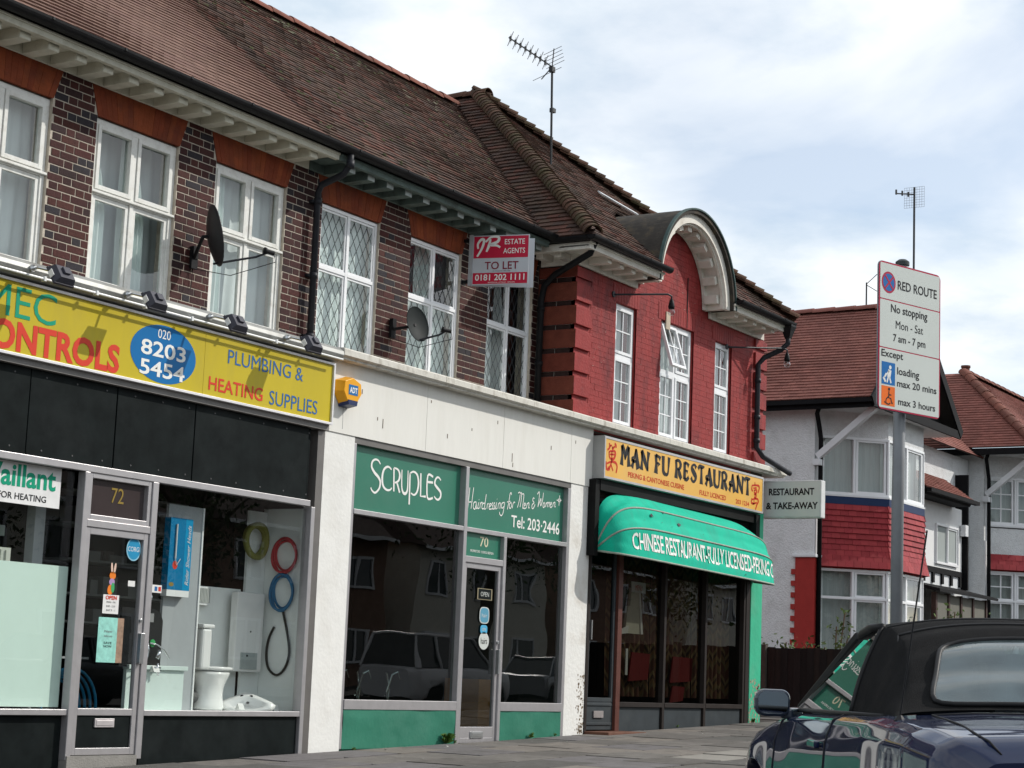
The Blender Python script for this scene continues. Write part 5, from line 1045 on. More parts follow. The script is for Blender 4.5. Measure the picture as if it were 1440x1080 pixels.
def awn(u, v):
    el = ELS[0]+(ELS[-1]-ELS[0])*v
    k = (el-ELS[0])/(ELS[-1]-ELS[0])*3; p = hoop(u, el); fr = min(abs(el-q) for q in ELS); d = (Vector(((AX0+AX1)/2, AY, AZ))-p)
    w_ = noise.noise(Vector((p.x*2.2, el*3.0, 0)))*.045+noise.noise(Vector((p.x*5, el*8.0, 4)))*.018
    return p+Vector((0, d.y, d.z))*(.055*min(1, fr/R_(12))+w_*min(1, fr/R_(8)))
b = MB(); b.grid(lambda u, v: awn(u, v), 110, 40); b.grid(lambda u, v: awn(u, v)+Vector((0,.004,-.004)), 110, 40); b.build('canvas', awm, aw, smooth=True)
pw2 = mat('pale_grey_piping', (.30,.33,.28), .7, var=.2)
for el in ELS[:3]:
    b = MB(); b.tube([hoop(u/60, el) for u in range(61)], .013, 6); b.build('hoop', pw2, aw, smooth=True)
def aw_warp(u0, wid, z0, hh, w, h):
    def f(a, c): 
        p = awn(u0+a/w*wid, z0+c/h*hh); q = Vector(((AX0+AX1)/2, AY, AZ)); n = Vector((0, p.y-q.y, p.z-q.z)).normalized(); return p+n*.006
    return f
def inv_u(Xt):
    lo, hi = 0., 1.
    for _ in range(40):
        m_ = (lo+hi)/2
        if hoop(m_, 0).x < Xt: lo = m_
        else: hi = m_
    return lo
def wf(a, c):
    X = 21.36+a; u = inv_u(min(X, 25.979)); p = awn(u, .085+c*1.02); n = Vector((0, p.y-AY, p.z-AZ)).normalized(); return p+n*.006
TXT.append(('CHINESE RESTAURANT-FULLY LICENSED-PEKING CUI', Vector((0,0,0)), X_, Z_, 4.56, .19, letter_w, aw, .012, 0.0, wf, 'lettering', .92))
b = MB()
for (X_h, v, s_) in ((21.95,.52,.032),(22.35,.60,.016),(22.2,.46,.010),(22.75,.50,.036),(21.75,.46,.008),(24.6,.04,.016),(22.5,.44,.010),(23.4,.42,.009)):
    u = inv_u(X_h); p = awn(u, v); tx = (awn(u+.004, v)-awn(u-.004, v)).normalized(); ty = (awn(u, v+.01)-awn(u, v-.01)).normalized(); n = tx.cross(ty).normalized(); n = n if n.y < 0 else -n; k = 9
    b.add([p+n*.012+(tx*math.cos(6.283*i/k)*1.3+ty*math.sin(6.283*i/k)*.8)*s_*random.uniform(.5,1.2) for i in range(k)], [tuple(range(k))])
b.build('tear_hole', blackl, aw, kind='stuff')
fin = mat('black_awning_box', (.008,.008,.008), .6, var=.3, spec=.1)
box('side_fin', fin, 20.985, 21.09, SY-.11, SY-.001, 1.54, 2.50, aw); box('side_fin', fin, 25.80, 25.93, SY-.15, SY-.035, 1.52, 2.50, aw)
box('blind_box', fin, 21.095, 25.799, SY-.12, SY-.001, 2.37, 2.505, aw)
# projecting sign
ps = empty('projecting_sign', (26.55, 11.3, 2.5), 'white projecting box sign reading restaurant and take-away at the end of the red building', 'sign')
box('sign_box', mat('sign_box_edge', (.62,.63,.62), .4), 26.46, 26.62, 10.86, 11.82, 2.50, 3.06, ps, bevel=.012)
b = MB(); b.add([(26.457,11.80,2.525),(26.457,10.885,2.525),(26.457,10.885,3.035),(26.457,11.80,3.035)], [(0,1,2,3)]); b.build('sign_face', mat('off_white_sign_face', (.66,.68,.66), .4, var=.03), ps)
text('RESTAURANT', (26.454, 11.70, 2.84), (0,-1,0), (0,0,1), .73, .105, blackl, ps, bold=.03); text('& TAKE-AWAY', (26.454, 11.74, 2.63), (0,-1,0), (0,0,1), .83, .105, blackl, ps, bold=.03)
b = MB(); [b.tube([(26.54,11.83,z),(26.45,11.83,z),(26.3,SY+.0,z)], .015, 8) for z in (2.6, 2.95)]; b.build('bracket', steel, ps)
# satellite dishes
dishm = mat('dark_dish_paint', (.022,.02,.022), .45, var=.2)
def dish(name, label, c, nrm, R, lnb, mount, m):
    c, nrm = Vector(c), Vector(nrm).normalized(); r = empty(name, mount, label, 'satellite dish')
    ux = nrm.cross(Z_).normalized(); b = MB()
    prof = [(R*k/8, .16*R*(k/8)**2*1.4) for k in range(1, 9)]
    b.lathe([(.001, 0)]+prof+[(R*1.01, prof[-1][1]+.003)]+[(q[0], q[1]-.008) for q in prof[::-1]]+[(.001, -.008)], c-nrm*.06, nrm, 28, ref=ux, sx=.9, sy=1.0); b.build('reflector', m, r, smooth=True)
    mo = Vector(mount); b = MB(); b.tube([c-nrm*.05, c-nrm*.12, mo+(0*X_)], .018, 8); bx_ = MB()
    b.bar(mo+Vector((0,.0,.0)), mo+Vector((0,.0,.12)), .07, .05); b.bar(mo+Vector((0,0,-.1)), mo+Vector((0,.0,.1)), .09, .03); b.build('mount', blackp, r)
    l = Vector(lnb); b = MB(); b.tube([c-Z_*R*.93+nrm*.0, (c-Z_*R*.93)*.25+l*.75-Z_*.02, l], .011, 8); b.build('arm', pipe_m, r)
    dd = (c-l).normalized(); b = MB(); b.lathe([(.012,-.05),(.022,-.05),(.024,.03),(.034,.035),(.034,.06),(.01,.062)], l, dd, 12); b.build('receiver', blackp, r, smooth=True)
    b = MB(); b.tube([l-dd*.05, l-dd*.07-Z_*.08, (l+mo)/2-Z_*.2, mo-Z_*.1, mo+Vector((.0,.02,-.3))], .004, 6); b.build('cable', blackl, r)
    return r
dish('satellite_dish', 'large black satellite dish seen edge on, right of the curtained window', (13.80, 11.93, 4.08), (.78,-.60,.22), .30, (14.30, 11.66, 4.0), (13.90, 12.27, 3.90), dishm)
dish('satellite_dish', 'small grey satellite dish beside the middle leaded window', (17.42, 12.0, 3.87), (-.10,-.97,.2), .205, (17.66, 11.78, 3.82), (17.30, 12.27, 3.80), mat('grey_dish_paint', (.022,.026,.026), .6, spec=.1, var=.15))
# TO LET board
tl = empty('to_let_board', (18.72, 12.25, 4.6), 'red and white estate agents TO LET board fixed under the eaves', 'sign')
o_ = Vector((18.70, 12.20, 4.575)); U = Vector((.24, -.97, 0)).normalized(); Nn = Vector((-.97, -.24, 0)).normalized(); Wd, Hd = .745, .60
F6 = [(0,3,2,1),(4,5,6,7),(0,1,5,4),(1,2,6,5),(2,3,7,6),(3,0,4,7)]
def slab_(b, a0, a1, c0, c1, n0, n1, m=0):
    q = []
    for n_ in (n0, n1): q += [o_+U*a0+Z_*c0+Nn*n_, o_+U*a1+Z_*c0+Nn*n_, o_+U*a1+Z_*c1+Nn*n_, o_+U*a0+Z_*c1+Nn*n_]
    b.add(q, F6, m)
grb = mat('grey_white_board', (.50,.52,.55), .5, var=.05); rdb = mat('estate_red', (.50,.012,.045), .45, var=.05)
b = MB(); slab_(b, 0, Wd, 0, Hd, -.006, .0); b.build('board', grb, tl)
b = MB(); slab_(b, .055, Wd-.012, .325, Hd-.012, .0005, .002); slab_(b, .055, Wd-.012, .012, .145, .0005, .002); b.build('red_band', rdb, tl)
b = MB(); slab_(b, 0, .045, -.01, Hd+.01, .0, .02); b.build('batten', mat('weathered_batten', (.34,.34,.35), .7, var=.2), tl)
b = MB()
for st in ([(.10,.345),(.15,.43),(.18,.53),(.15,.555),(.105,.50),(.11,.44)], [(.215,.40),(.245,.48),(.26,.555)], [(.20,.52),(.27,.58),(.36,.575),(.35,.52),(.26,.485),(.34,.475),(.385,.45)]): b.ribbon(st, (.022,.036,.022), o_+Nn*.0035, U, Z_)
b.build('lettering', letter_w, tl)
def tlt(s, a, c, w, h, m, **k): text(s, o_+U*a+Z_*c+Nn*.0035, U, Z_, w, h, m, tl, **k)
tlt('ESTATE', .44, .485, .25, .065, letter_w, bold=.008); tlt('AGENTS', .425, .375, .27, .065, letter_w, bold=.008); tlt('TO LET', .20, .185, .42, .095, mat('dark_red_lettering', (.20,.01,.03), .5), bold=.01)
tlt('0181 202 1111', .085, .052, .615, .075, letter_w, bold=.018); tlt('RESIDENTIAL LETTINGS · HENDON', .25, .02, .33, .014, letter_w); tlt('ALL ENQUIRIES WELCOME', .30, .158, .22, .013, blackl)
b = MB(); o2 = o_+Vector((.06,.0,0)); U2 = Vector((.44,-.90,0)).normalized(); n2_ = Vector((.9,.44,0)); q = []
for n_ in (0, .006): q += [o2+n2_*n_, o2+U2*Wd+n2_*n_, o2+U2*Wd+Z_*Hd+n2_*n_, o2+Z_*Hd+n2_*n_]
b.add(q, F6); b.build('board', grb, tl)
b = MB(); b.bar(o_+Z_*.55+X_*.03, o_+Z_*.55+X_*.03+Y_*.1, .04, .04); b.bar(o_+Z_*.05+X_*.03, o_+Z_*.05+X_*.03+Y_*.1, .04, .04); b.build('bracket', blackp, tl)
# swan neck lamps
def neck(label, x, z, ex, ey, ez):
    r = empty('swan_neck_lamp', (x, SY, z), label, 'wall lamp', 'swan neck lamps on the red building'); b = MB(); b.tube([(x,SY-.005,z),(x+.03,SY-.03,z),(ex-.05,ey+.03,ez),(ex,ey,ez-.02),(ex,ey,ez-.07)], .013, 8); b.lathe([(0,-.02),(.04,-.02),(.04,0),(0,0)], (x,SY-.0,z), (0,1,0), 12); b.build('arm', pipe_m, r)
    b = MB(); b.lathe([(.018,0),(.03,-.03),(.045,-.10),(.04,-.13),(.01,-.13)], (ex,ey,ez-.06), (0,0,1), 12); b.build('holder', blackp, r, smooth=True)
    b = MB(); b.lathe([(.02,0),(.045,-.03),(.05,-.06),(.03,-.095),(.002,-.10)], (ex,ey,ez-.18), (0,0,1), 12); b.build('bulb', glass('bulb_glass', (.85,.87,.88), 2.5), r, smooth=True)
neck('swan neck lamp with a bare bulb left of the propped open window', 21.47, 4.97, 22.23, 11.28, 5.075)
neck('swan neck lamp reaching past the right corner of the red building', 24.95, 4.86, 26.12, 11.30, 5.0)
b = MB(); b.box(22.98, 23.10, SY-.02, SY-.002, 4.78, 5.02); tag(b.build('lamp_back_plate', mat('bare_wood_plate', (.5,.42,.32), .7)), 'small bare wooden plate on the red wall behind the left lamp bulb', 'plate')
# roof aerials
am = mat('aerial_metal', (.035,.037,.04), .6, metal=.2)
def yagi(label, base, top, tip, n, el, backing, r=.014):
    base, top, tip = Vector(base), Vector(top), Vector(tip); e = empty('television_aerial', base, label, 'aerial'); b = MB(); b.tube([base-Z_*.8, top], r*1.2, 8); b.box(top.x-.04, top.x+.04, top.y-.03, top.y+.03, top.z-.08, top.z-.0); md = base+(top-base)*.45; b.box(md.x-.03,md.x+.05,md.y-.03,md.y+.03,md.z-.03,md.z+.03); b.build('mast', am, e)
    d = (tip-top); b = MB(); b.tube([top-d*.04, tip], r*.8, 6); b.build('boom', am, e); dn = d.normalized(); s = Z_.cross(dn).normalized(); u = dn.cross(s)
    for i in range(n):
        p = top+d*(.16+.80*i/(n-1)); b = MB(); b.tube([p-u*el, p+u*el], .005, 5); b.tube([p-u*el*.8+s*.05, p+u*el*.8-s*.05], .004, 5); b.box(p.x-.012,p.x+.012,p.y-.012,p.y+.012,p.z-.035,p.z+.035); b.build('element', am, e)
    b = MB()
    for sg in (1, -1):
        for k in range(5):
            p = top+s*0+u*sg*(.06+.04*k)-dn*(.02-.02*k)*1.5; 
            b.tube([p-s*.24, p+s*.24], .004, 5)
        b.tube([top-dn*.0, top+u*sg*.26+dn*.08], .008, 6)
    b.build('reflector', am, e)
yagi('long television aerial on a tall mast behind the red building roof', (22.6, 13.42, 7.45), (22.34, 13.32, 8.52), (21.70, 13.66, 8.80), 8, .12, True)
b = MB()
for i in range(240):
    x = random.uniform(12.5, 27); y = random.uniform(7.9, 11.65); s_ = random.uniform(.008,.022); k = 7
    b.add([(x+s_*math.cos(t*.898)*random.uniform(.7,1.1), y+s_*math.sin(t*.898)*random.uniform(.7,1.1), gz(x)+.0065) for t in range(k)], [tuple(range(k))])
b.build('gum_spot', mat('gum_spot_grey', (.27,.26,.24), .9, var=.3), pav, kind='stuff')
b = MB()
for i in range(14):
    x = random.uniform(15.5, 26); y = random.uniform(10.6, 11.68); s_ = random.uniform(.015,.04); a = random.random()*3; z = gz(x)+.008
    b.add([(x,y,z),(x+s_*math.cos(a),y+s_*math.sin(a),z+.006),(x+s_*math.cos(a)-s_*.5*math.sin(a),y+s_*math.sin(a)+s_*.5*math.cos(a),z+.012),(x-s_*.5*math.sin(a),y+s_*.5*math.cos(a),z+.004)], [(0,1,2,3)])
b.build('litter', mat('paper_litter', (.55,.54,.5), .9, var=.2), pav, kind='stuff')
# weeds at the foot of the walls
leafm = mat('weed_leaf', (.06,.12,.02), .7, rnd=[(.06,.13,.02),(.045,.10,.015),(.09,.15,.03)], var=.2)
def weed(label, x, y, z, R, n):
    b = MB()
    for i in range(n):
        a = random.uniform(0, 6.283); l = random.uniform(.4,1)*R; h = random.uniform(.3,1)*R*.9; w = R*.14; c, s = math.cos(a), math.sin(a)*.5
        b.add([(x,y,z),(x+c*l*.5-s*w,y-abs(s)*l*.5,z+h*.7+w),(x+c*l,y-abs(s)*l,z+h*.8),(x+c*l*.5+s*w,y-abs(s)*l*.5,z+h*.7-w)], [(0,1,2,3)])
    tag(b.build('weed', leafm), label, 'weed')
weed('green weed growing at the foot of the salon wall left of the door', 17.95, SY-.02, gz(17.95), .16, 70)
for i_, (x_, r_, n_, l_) in enumerate(((16.2,.05,14,'tiny weed at the foot of the salon wall beside the white pier'),(18.1,.05,12,'tiny weed close beside the salon door frame'),(20.3,.06,16,'tiny weed at the right end of the salon wall'),(23.6,.06,16,'tiny weed under the middle restaurant panel'),(26.1,.09,26,'small weed at the foot of the green pilaster'))): weed(l_, x_, SY-.03, gz(x_), r_, n_)
weed('thin low weed at the foot of the salon wall right of the door', 19.75, SY-.02, gz(19.75), .09, 25)
# ------------------------------------------------------------------ neighbouring houses
rough_ = mat('grey_white_roughcast', (0.70, 0.71, 0.71), .95, var=.07, vscale=14, bump=1.0, bscale=38, dirt=(.42,.42,.40), damt=.35, dscale=3)
redhang = mat('red_painted_tile_hanging', (.30,.028,.035), .6, rnd=[(.30,.028,.035),(.27,.025,.03),(.33,.035,.04)], var=.1)
redpier = mat('red_painted_pier', (.34,.03,.025), .6, var=.1, bump=.3)
bluep = mat('blue_painted_band', (.012,.03,.09), .5, var=.1)
timb = mat('black_timber', (.008,.008,.009), .7, spec=.12, var=.2)
whp = mat('white_gloss_timber', (.70,.71,.72), .4, var=.04)
hcurt = mat('grey_net_curtain', (.34,.37,.36), .9, var=.12, vscale=5, stretch=(9,9,.4))
def seg(b, P, Q, z0, z1, o0, o1, m=0, e0=0.0, e1=0.0):
    P, Q = Vector((P[0],P[1],0)), Vector((Q[0],Q[1],0)); d = (Q-P).normalized(); n = Vector((d.y,-d.x,0)); a = P-d*e0; c = Q+d*e1; q = []
    for z in (z0, z1): q += [a+n*o0+Z_*z, c+n*o0+Z_*z, c+n*o1+Z_*z, a+n*o1+Z_*z]
    b.add(q, [(0,1,2,3),(7,6,5,4),(0,4,5,1),(1,5,6,2),(2,6,7,3),(3,7,4,0)], m)
def sub(P, Q, t): return (P[0]+(Q[0]-P[0])*t, P[1]+(Q[1]-P[1])*t)
def bay_window(par_, P, Q, z0, z1, cols, ztr, mats_, ft=.05, bars=None):
    b = MB(); seg(b, P, Q, z0, z0+ft, -.06, .02); seg(b, P, Q, z1-ft, z1, -.06, .02)
    for i in range(cols+1): t = i/cols; A = sub(P, Q, t); L = math.hypot(Q[0]-P[0], Q[1]-P[1]); seg(b, sub(P,Q,max(0,t-ft/2/L)), sub(P,Q,min(1,t+ft/2/L)), z0+ft, z1-ft, -.058, .022)
    if ztr: seg(b, P, Q, ztr-ft/2, ztr+ft/2, -.055, .025)
    w = b.build('window', mats_, par_, bevel=.004); zs = [z0+ft]+([ztr-ft/2, ztr+ft/2] if ztr else [])+[z1-ft]
    for i in range(cols):
        A, B = sub(P, Q, i/cols+.03), sub(P, Q, (i+1)/cols-.03)
        for j in range(0, len(zs), 2):
            s = MB(); sw = .035
            if i % 2 == 1 or bars:
                seg(s, A, B, zs[j], zs[j]+sw, -.05, .0); seg(s, A, B, zs[j+1]-sw, zs[j+1], -.05, .0); seg(s, A, sub(A,B,.07), zs[j]+sw, zs[j+1]-sw, -.05, .0); seg(s, sub(A,B,.93), B, zs[j]+sw, zs[j+1]-sw, -.05, .0)
                if bars:
                    seg(s, sub(A,B,.48), sub(A,B,.52), zs[j]+sw, zs[j+1]-sw, -.04, -.01)
                    for k in range(1, bars): zk = zs[j]+(zs[j+1]-zs[j])*k/bars; seg(s, sub(A,B,.07), sub(A,B,.93), zk-.012, zk+.012, -.039, -.009)
                s.build('sash', mats_, w)
            pn = MB(); a_, b_ = Vector((*A,0)), Vector((*B,0)); d = (b_-a_).normalized(); n = Vector((d.y,-d.x,0))*-.03
            pn.add([a_+n+Z_*zs[j], b_+n+Z_*zs[j], b_+n+Z_*zs[j+1], a_+n+Z_*zs[j+1]], [(0,1,2,3)]); pn.build('pane', pane_m, w)
    c = MB(); n2 = 30; a_, b_ = Vector((*P,0)), Vector((*Q,0)); d = (b_-a_).normalized(); n = Vector((d.y,-d.x,0))
    c.grid(lambda u, v: a_+(b_-a_)*u-n*(.16+.015*math.sin(u*60))+Z_*(z0+(z1-z0)*v), 40, 2); c.build('curtain', hcurt, w, smooth=True)
    return w
def house(nm, label, ox, oy, oz, hipped):
    O = Vector((33.75+ox, 14+oy, -.3+oz)); h = empty(nm, O, label, 'house')
    x, y, z = O.x, O.y, oz
    b = MB(); b.box(x, x+9.0, y, y+.2, -.6+z, 5.34+z) if hipped else b.box(x, x+9.15, y, y+.2, -.6+z, 5.34+z)
    b.box(x, x+.2, y+.2, y+8, -.6+z, 5.34+z); b.box(x, x+9, y+8, y+8.2, -.6+z, 5.3+z); b.build('wall', rough_, h)
    A, B, C_, D_ = (x+.25, y), (x+1.25, y-1.0), (x+3.25, y-1.0), (x+4.25, y)
    faces = ((A,B),(B,C_),(C_,D_))
    b = MB()
    for P, Q in faces: seg(b, P, Q, 4.80+z, 5.33+z, -.12, .0, e1=-.0)
    b.build('bay_head', rough_, h)
    bars = 3 if hipped else None
    for P, Q in faces: bay_window(h, P, Q, 3.68+z, 4.80+z, 2, None if not hipped else None, upvc, bars=bars)
    b = MB()
    for P, Q in faces: seg(b, P, Q, 3.645+z, 3.679+z, -.1, .035, e1=.02)
    b.build('window_sill', whp, h)
    if not hipped:
        b = MB()
        for P, Q in faces: seg(b, P, Q, 3.50+z, 3.644+z, -.1, .03, e1=.012)
        b.build('painted_band', bluep, h)
    zr0, zr1 = (2.30, 3.50) if not hipped else (2.66, 3.0)
    if hipped:
        b = MB()
        for P, Q in faces: seg(b, P, Q, 3.0+z, 3.62+z, -.1, .0)
        b.build('bay_panel', rough_, h)
    rows = int((zr1-zr0)/.11+.5); hh = (zr1-zr0)/rows
    for fi, (P, Q) in enumerate(faces):
        for k in range(rows):
            z0 = zr0+z+k*hh; fl = .05+.085*max(0, 1-k/4.0)**1.6; L = math.hypot(Q[0]-P[0], Q[1]-P[1]); n = int(L/.17); mb_ = MB()
            for i in range(-(1), n+1):
                t0 = (i+(.5 if k % 2 else 0))*.17/L; t1 = t0+.166/L; t0 = max(t0, -.02); t1 = min(t1, 1.02)
                if t1 > t0+.01: 
                    j = random.uniform(-.003,.003); a_ = Vector((*sub(P,Q,t0),0)); c_ = Vector((*sub(P,Q,t1),0)); d = (c_-a_).normalized(); nn = Vector((d.y,-d.x,0))
                    mb_.add([a_+nn*(fl+j)+Z_*z0, c_+nn*(fl+j)+Z_*z0, c_+nn*(fl-.032)+Z_*(z0+hh*1.15), a_+nn*(fl-.032)+Z_*(z0+hh*1.15), a_+nn*(fl-.03)+Z_*z0, c_+nn*(fl-.03)+Z_*z0], [(0,1,2,3),(4,5,1,0),(0,3,4),(1,5,2)])
            mb_.build('tile_row', redhang, h)
    b = MB()
    for P, Q in faces: seg(b, P, Q, zr0+z-.03, zr1+z, -.12, -.005)
    b.build('bay_backing', redpier, h)
    for P, Q in faces: bay_window(h, P, Q, .62+z, zr0-.03+z, 2, (1.72 if not hipped else 1.95)+z, upvc, bars=(2 if hipped else None))
    b = MB()
    for P, Q in faces: seg(b, P, Q, -.5+z, .619+z, -.12, .02)
    b.build('bay_base', rough_, h)
    if not hipped: # red pier with toothed edge, white capping
        b = MB(); b.box(x-.05, x+.24, y-.05, y+.34, -.5+z, 2.44+z); b.build('corner_pier', redpier, h, bevel=.005)
        k = 0
        while -.3+k*.22 < 2.3:
            box('quoin_brick', redpier, x-.052, x-.002, y+.341, y+.42, -.3+z+k*.22, -.3+z+k*.22+.1, h); k += 1
        b = MB(); b.box(x-.09, x+.27, y-.09, y+.40, 2.441+z, 2.50+z); b.build('pier_capping', whp, h, bevel=.01)
        box('sunlit_wall_strip', whp, x-.006, x+.235, y-.03, y-.001, 2.501+z, 3.9+z, h)  # white strip stands in for the sunlit front wall beside the bay
    else:
        box('sunlit_wall_strip', whp, x-.01, x+.2, y-.03, y-.001, .0+z, 3.3+z, h)  # white strip in place of the sunlit wall here too
    # bracket brace and downpipe
    b = MB(); b.bar((x+.02,y-.06,4.35+z),(x+.0,y-1.22,5.27+z), .12, .14, up=(1,0,0)); b.build('eaves_brace', whp, h, bevel=.005)
    b = MB(); b.box(x-.1, x+.14, y-.14, y+.0, 4.18+z, 4.30+z); b.build('brace_corbel', whp, h, bevel=.005)
    b = MB(); b.tube([(x-.25,y-.2,5.32+z),(x-.2,y-.12,5.15+z),(x-.02,y-.1,4.9+z),(x+.06,y-.1,4.7+z),(x+.06,y-.1,-.4+z)], .045, 10); b.build('downpipe', timb, h, smooth=True)
    # roof
    ex, gy = x-.35, y-1.3; w = 2.5; e = 5.40+z; rz = e+2.18; k = .02
    V = Vector((w, 0, 2.18))
    if not hipped:
        b = MB(); tile_face(b, (ex, 0, e), (0,1,0), V, V.length, lambda s: gy, lambda s: gy+6.0, gauge=.105, jit=.002, th=.02); b.build('roof_tile', tile_red, h, kind='stuff')
        b = MB(); b.add([(ex,gy,e-.01),(ex+w,gy,rz-.01),(ex+2*w,gy,e-.01),(ex,gy+10,e-.01),(ex+w,gy+10,rz-.01),(ex+2*w,gy+10,e-.01)], [(0,1,4,3),(1,2,5,4)]); b.build('roof_deck', deckm, h)
        halfround('ridge_tile', tile_red, h, (ex+w, gy, rz-.01), (ex+w, gy+7.2, rz-.01), 16, .12)
        b = MB(); b.prism([(0.25,.0),(w,1.95),(2*w-.25,0)], (ex,gy+.28,e-.02), (1,0,0), (0,0,1), (0,1,0), 0, .05); b.build('gable_boarding', timb, h)
        for (p, q) in (((ex-.06,gy,e-.08),(ex+w,gy,rz-.02)), ((ex+2*w+.06,gy,e-.08),(ex+w,gy,rz-.02))):
            b = MB(); b.bar(p, q, .04, .20, up=(0,0,1)); b.build('barge_board', timb, h)
        b = MB(); b.bar((ex,gy+.02,e-.09),(ex+2*w,gy+.02,e-.09), .05, .16); b.build('tie_board', timb, h)
        b = MB(); b.box(ex+2*w-.25, ex+2*w+.0, gy+.05, gy+1.0, e-.10, e-.04); b.build('soffit_end', whp, h)
        # rest of the main roof further right, running along the street
        V2 = Vector((0, 2.9, 2.5)); b = MB(); tile_face(b, (0, y-.35, e-.02), (1,0,0), V2, V2.length, lambda s: ex+2*w-.2, lambda s: x+9.2, gauge=.105, jit=.002); b.build('roof_tile', tile_red, h, kind='stuff')
        b = MB(); b.add([(ex+2*w-.4,y-.35,e-.035),(x+9.2,y-.35,e-.035),(x+9.2,y+2.55,e+2.465),(ex+w,y+2.55,e+2.465)], [(0,1,2,3)]); b.build('roof_deck', deckm, h)
        b = MB(); b.box(ex, ex+.03, gy, gy+6, e-.19, e-.03); b.box(ex-.09, ex-.001, gy, gy+6, e-.10, e-.02); b.build('gutter', timb, h)
        box('soffit', rough_, ex+.03, ex+2*w, gy+.06, y, e-.12, e-.10, h); box('soffit', rough_, ex+.03, x, y+.0, gy+6, e-.12, e-.10, h)
    else:
        apx = Vector((ex+w, gy+2.5, rz)); V = Vector((w,0,2.18)); L = V.length
        b = MB(); tile_face(b, (ex, 0, e), (0,1,0), V, L, lambda s: gy+2.5*s, lambda s: gy+6.0-.9*s, gauge=.105, jit=.002, th=.02)
        V2 = Vector((0,2.5,2.18)); tile_face(b, (0, gy, e), (1,0,0), V2, L, lambda s: ex+2.5*s, lambda s: ex+9, gauge=.105, jit=.002, th=.02); b.build('roof_tile', tile_red, h, kind='stuff')
        b = MB(); b.add([(ex,gy,e-.01),apx-Z_*.01,(ex+9,gy,e-.01),(ex+9,gy+2.5,rz-.01),(ex,gy+8,e-.01),(ex+w,gy+5.1,rz-.01),(ex+9,gy+5.1,rz-.01)], [(0,2,3,1),(0,1,5,4),(1,3,6,5)]); b.build('roof_deck', deckm, h)
        halfround('hip_tile', ridge_m, h, (ex,gy,e+.02), apx+Z_*.02, 12, .13, up=(-1,-1,1.6)); halfround('ridge_tile', ridge_m, h, apx+Z_*.0, apx+Vector((6,0,0)), 14, .13)
        b = MB(); b.box(ex-.09, ex+.03, gy, gy+6, e-.17, e-.03); b.box(ex, ex+9, gy-.09, gy+.02, e-.17, e-.03); b.build('gutter', timb, h)
        box('soffit', rough_, ex+.03, ex+9, gy+.03, y, e-.12, e-.10, h); box('soffit', rough_, ex+.03, x, y, gy+6, e-.12, e-.10, h)
        b = MB(); b.lathe([(.10,-.2),(.10,.35),(.12,.37),(.12,.42),(.07,.42)], (ex+w+1.4, gy+2.9, rz), n=10); b.build('chimney_pot', ridge_m, h)
    return h
h1 = house('white_house', 'white roughcast house with red hung tiles on its bay next to the restaurant', 0, 0, 0, False)
h2 = house('white_house', 'white house with square paned bay windows and hipped red roof at right edge', 9.2, -.35, .2, True)
# recessed entrance part of the first house
b = MB(); V2 = Vector((0,1.6,1.15)); tile_face(b, (0,13.35,4.24), (1,0,0), V2, V2.length, lambda s: 38.2, lambda s: 41.25, gauge=.105, jit=.003, th=.02); b.build('lean_to_tile', tile_red, h1, kind='stuff')
b = MB(); b.prism([(13.35,4.22),(14.95,5.37),(14.95,4.1),(13.42,4.1)], (38.2,0,0), (0,1,0), (0,0,1), (1,0,0), 0, 3.04); b.build('lean_to_roof', timb, h1)
box('gutter', timb, 38.2, 41.4, 13.24, 13.35, 4.14, 4.22, h1)
b = MB(); b.box(38.1, 41.9, 13.82, 13.999, 2.62, 4.1); b.build('white_panel', mat('bright_white_render', (.74,.74,.73), .7, var=.04), h1)
bay_window(h1, (40.1,13.79), (41.55,13.79), 2.78, 3.66, 2, None, upvc); box('dim_backing_sheet', hcurt, 40.12, 41.53, 13.812, 13.8195, 2.8, 3.64, h1)  # thin grey sheet stands in for the dim space behind the glass
b = MB(); b.box(41.95, 42.02, 13.7, 13.99, 2.3, 4.9); b.build('downpipe', timb, h1)
for xx in (38.8, 39.4, 40.0, 40.6, 41.2, 41.8): box('timber_stud', timb, xx-.06, xx+.06, 13.80, 13.84, 2.36, 2.58, h1)
box('timber_rail', timb, 38.1, 41.95, 13.80, 13.85, 2.58, 2.70, h1); box('white_infill', whp, 38.1, 41.9, 13.845, 13.99, 2.30, 2.60, h1)
b = MB(); b.prism([(12.95,2.12),(14.0,2.36),(14.0,2.26),(12.95,2.06)], (37.9,0,0), (0,1,0), (0,0,1), (1,0,0), 0, 3.9); b.build('porch_roof', timb, h1)
bf = mat('brown_porch_frame', (.05,.025,.02), .6, var=.2); cp = mat('cream_porch_panel', (.16,.155,.13), .7, var=.1)
for xx in (38.1, 38.9, 39.7, 40.5, 41.4): box('porch_post', bf, xx, xx+.1, 13.1, 13.2, -.3, 2.06, h1)
for a, c in ((38.2,38.9),(39.0,39.7),(39.8,40.5),(40.6,41.4)): box('porch_panel', cp, a, c, 13.13, 13.16, -.3, 2.04, h1)
box('wall_alarm', whp, 42.0-.25, 42.0-.05, 13.68, 13.8, 3.5, 3.75, h1)
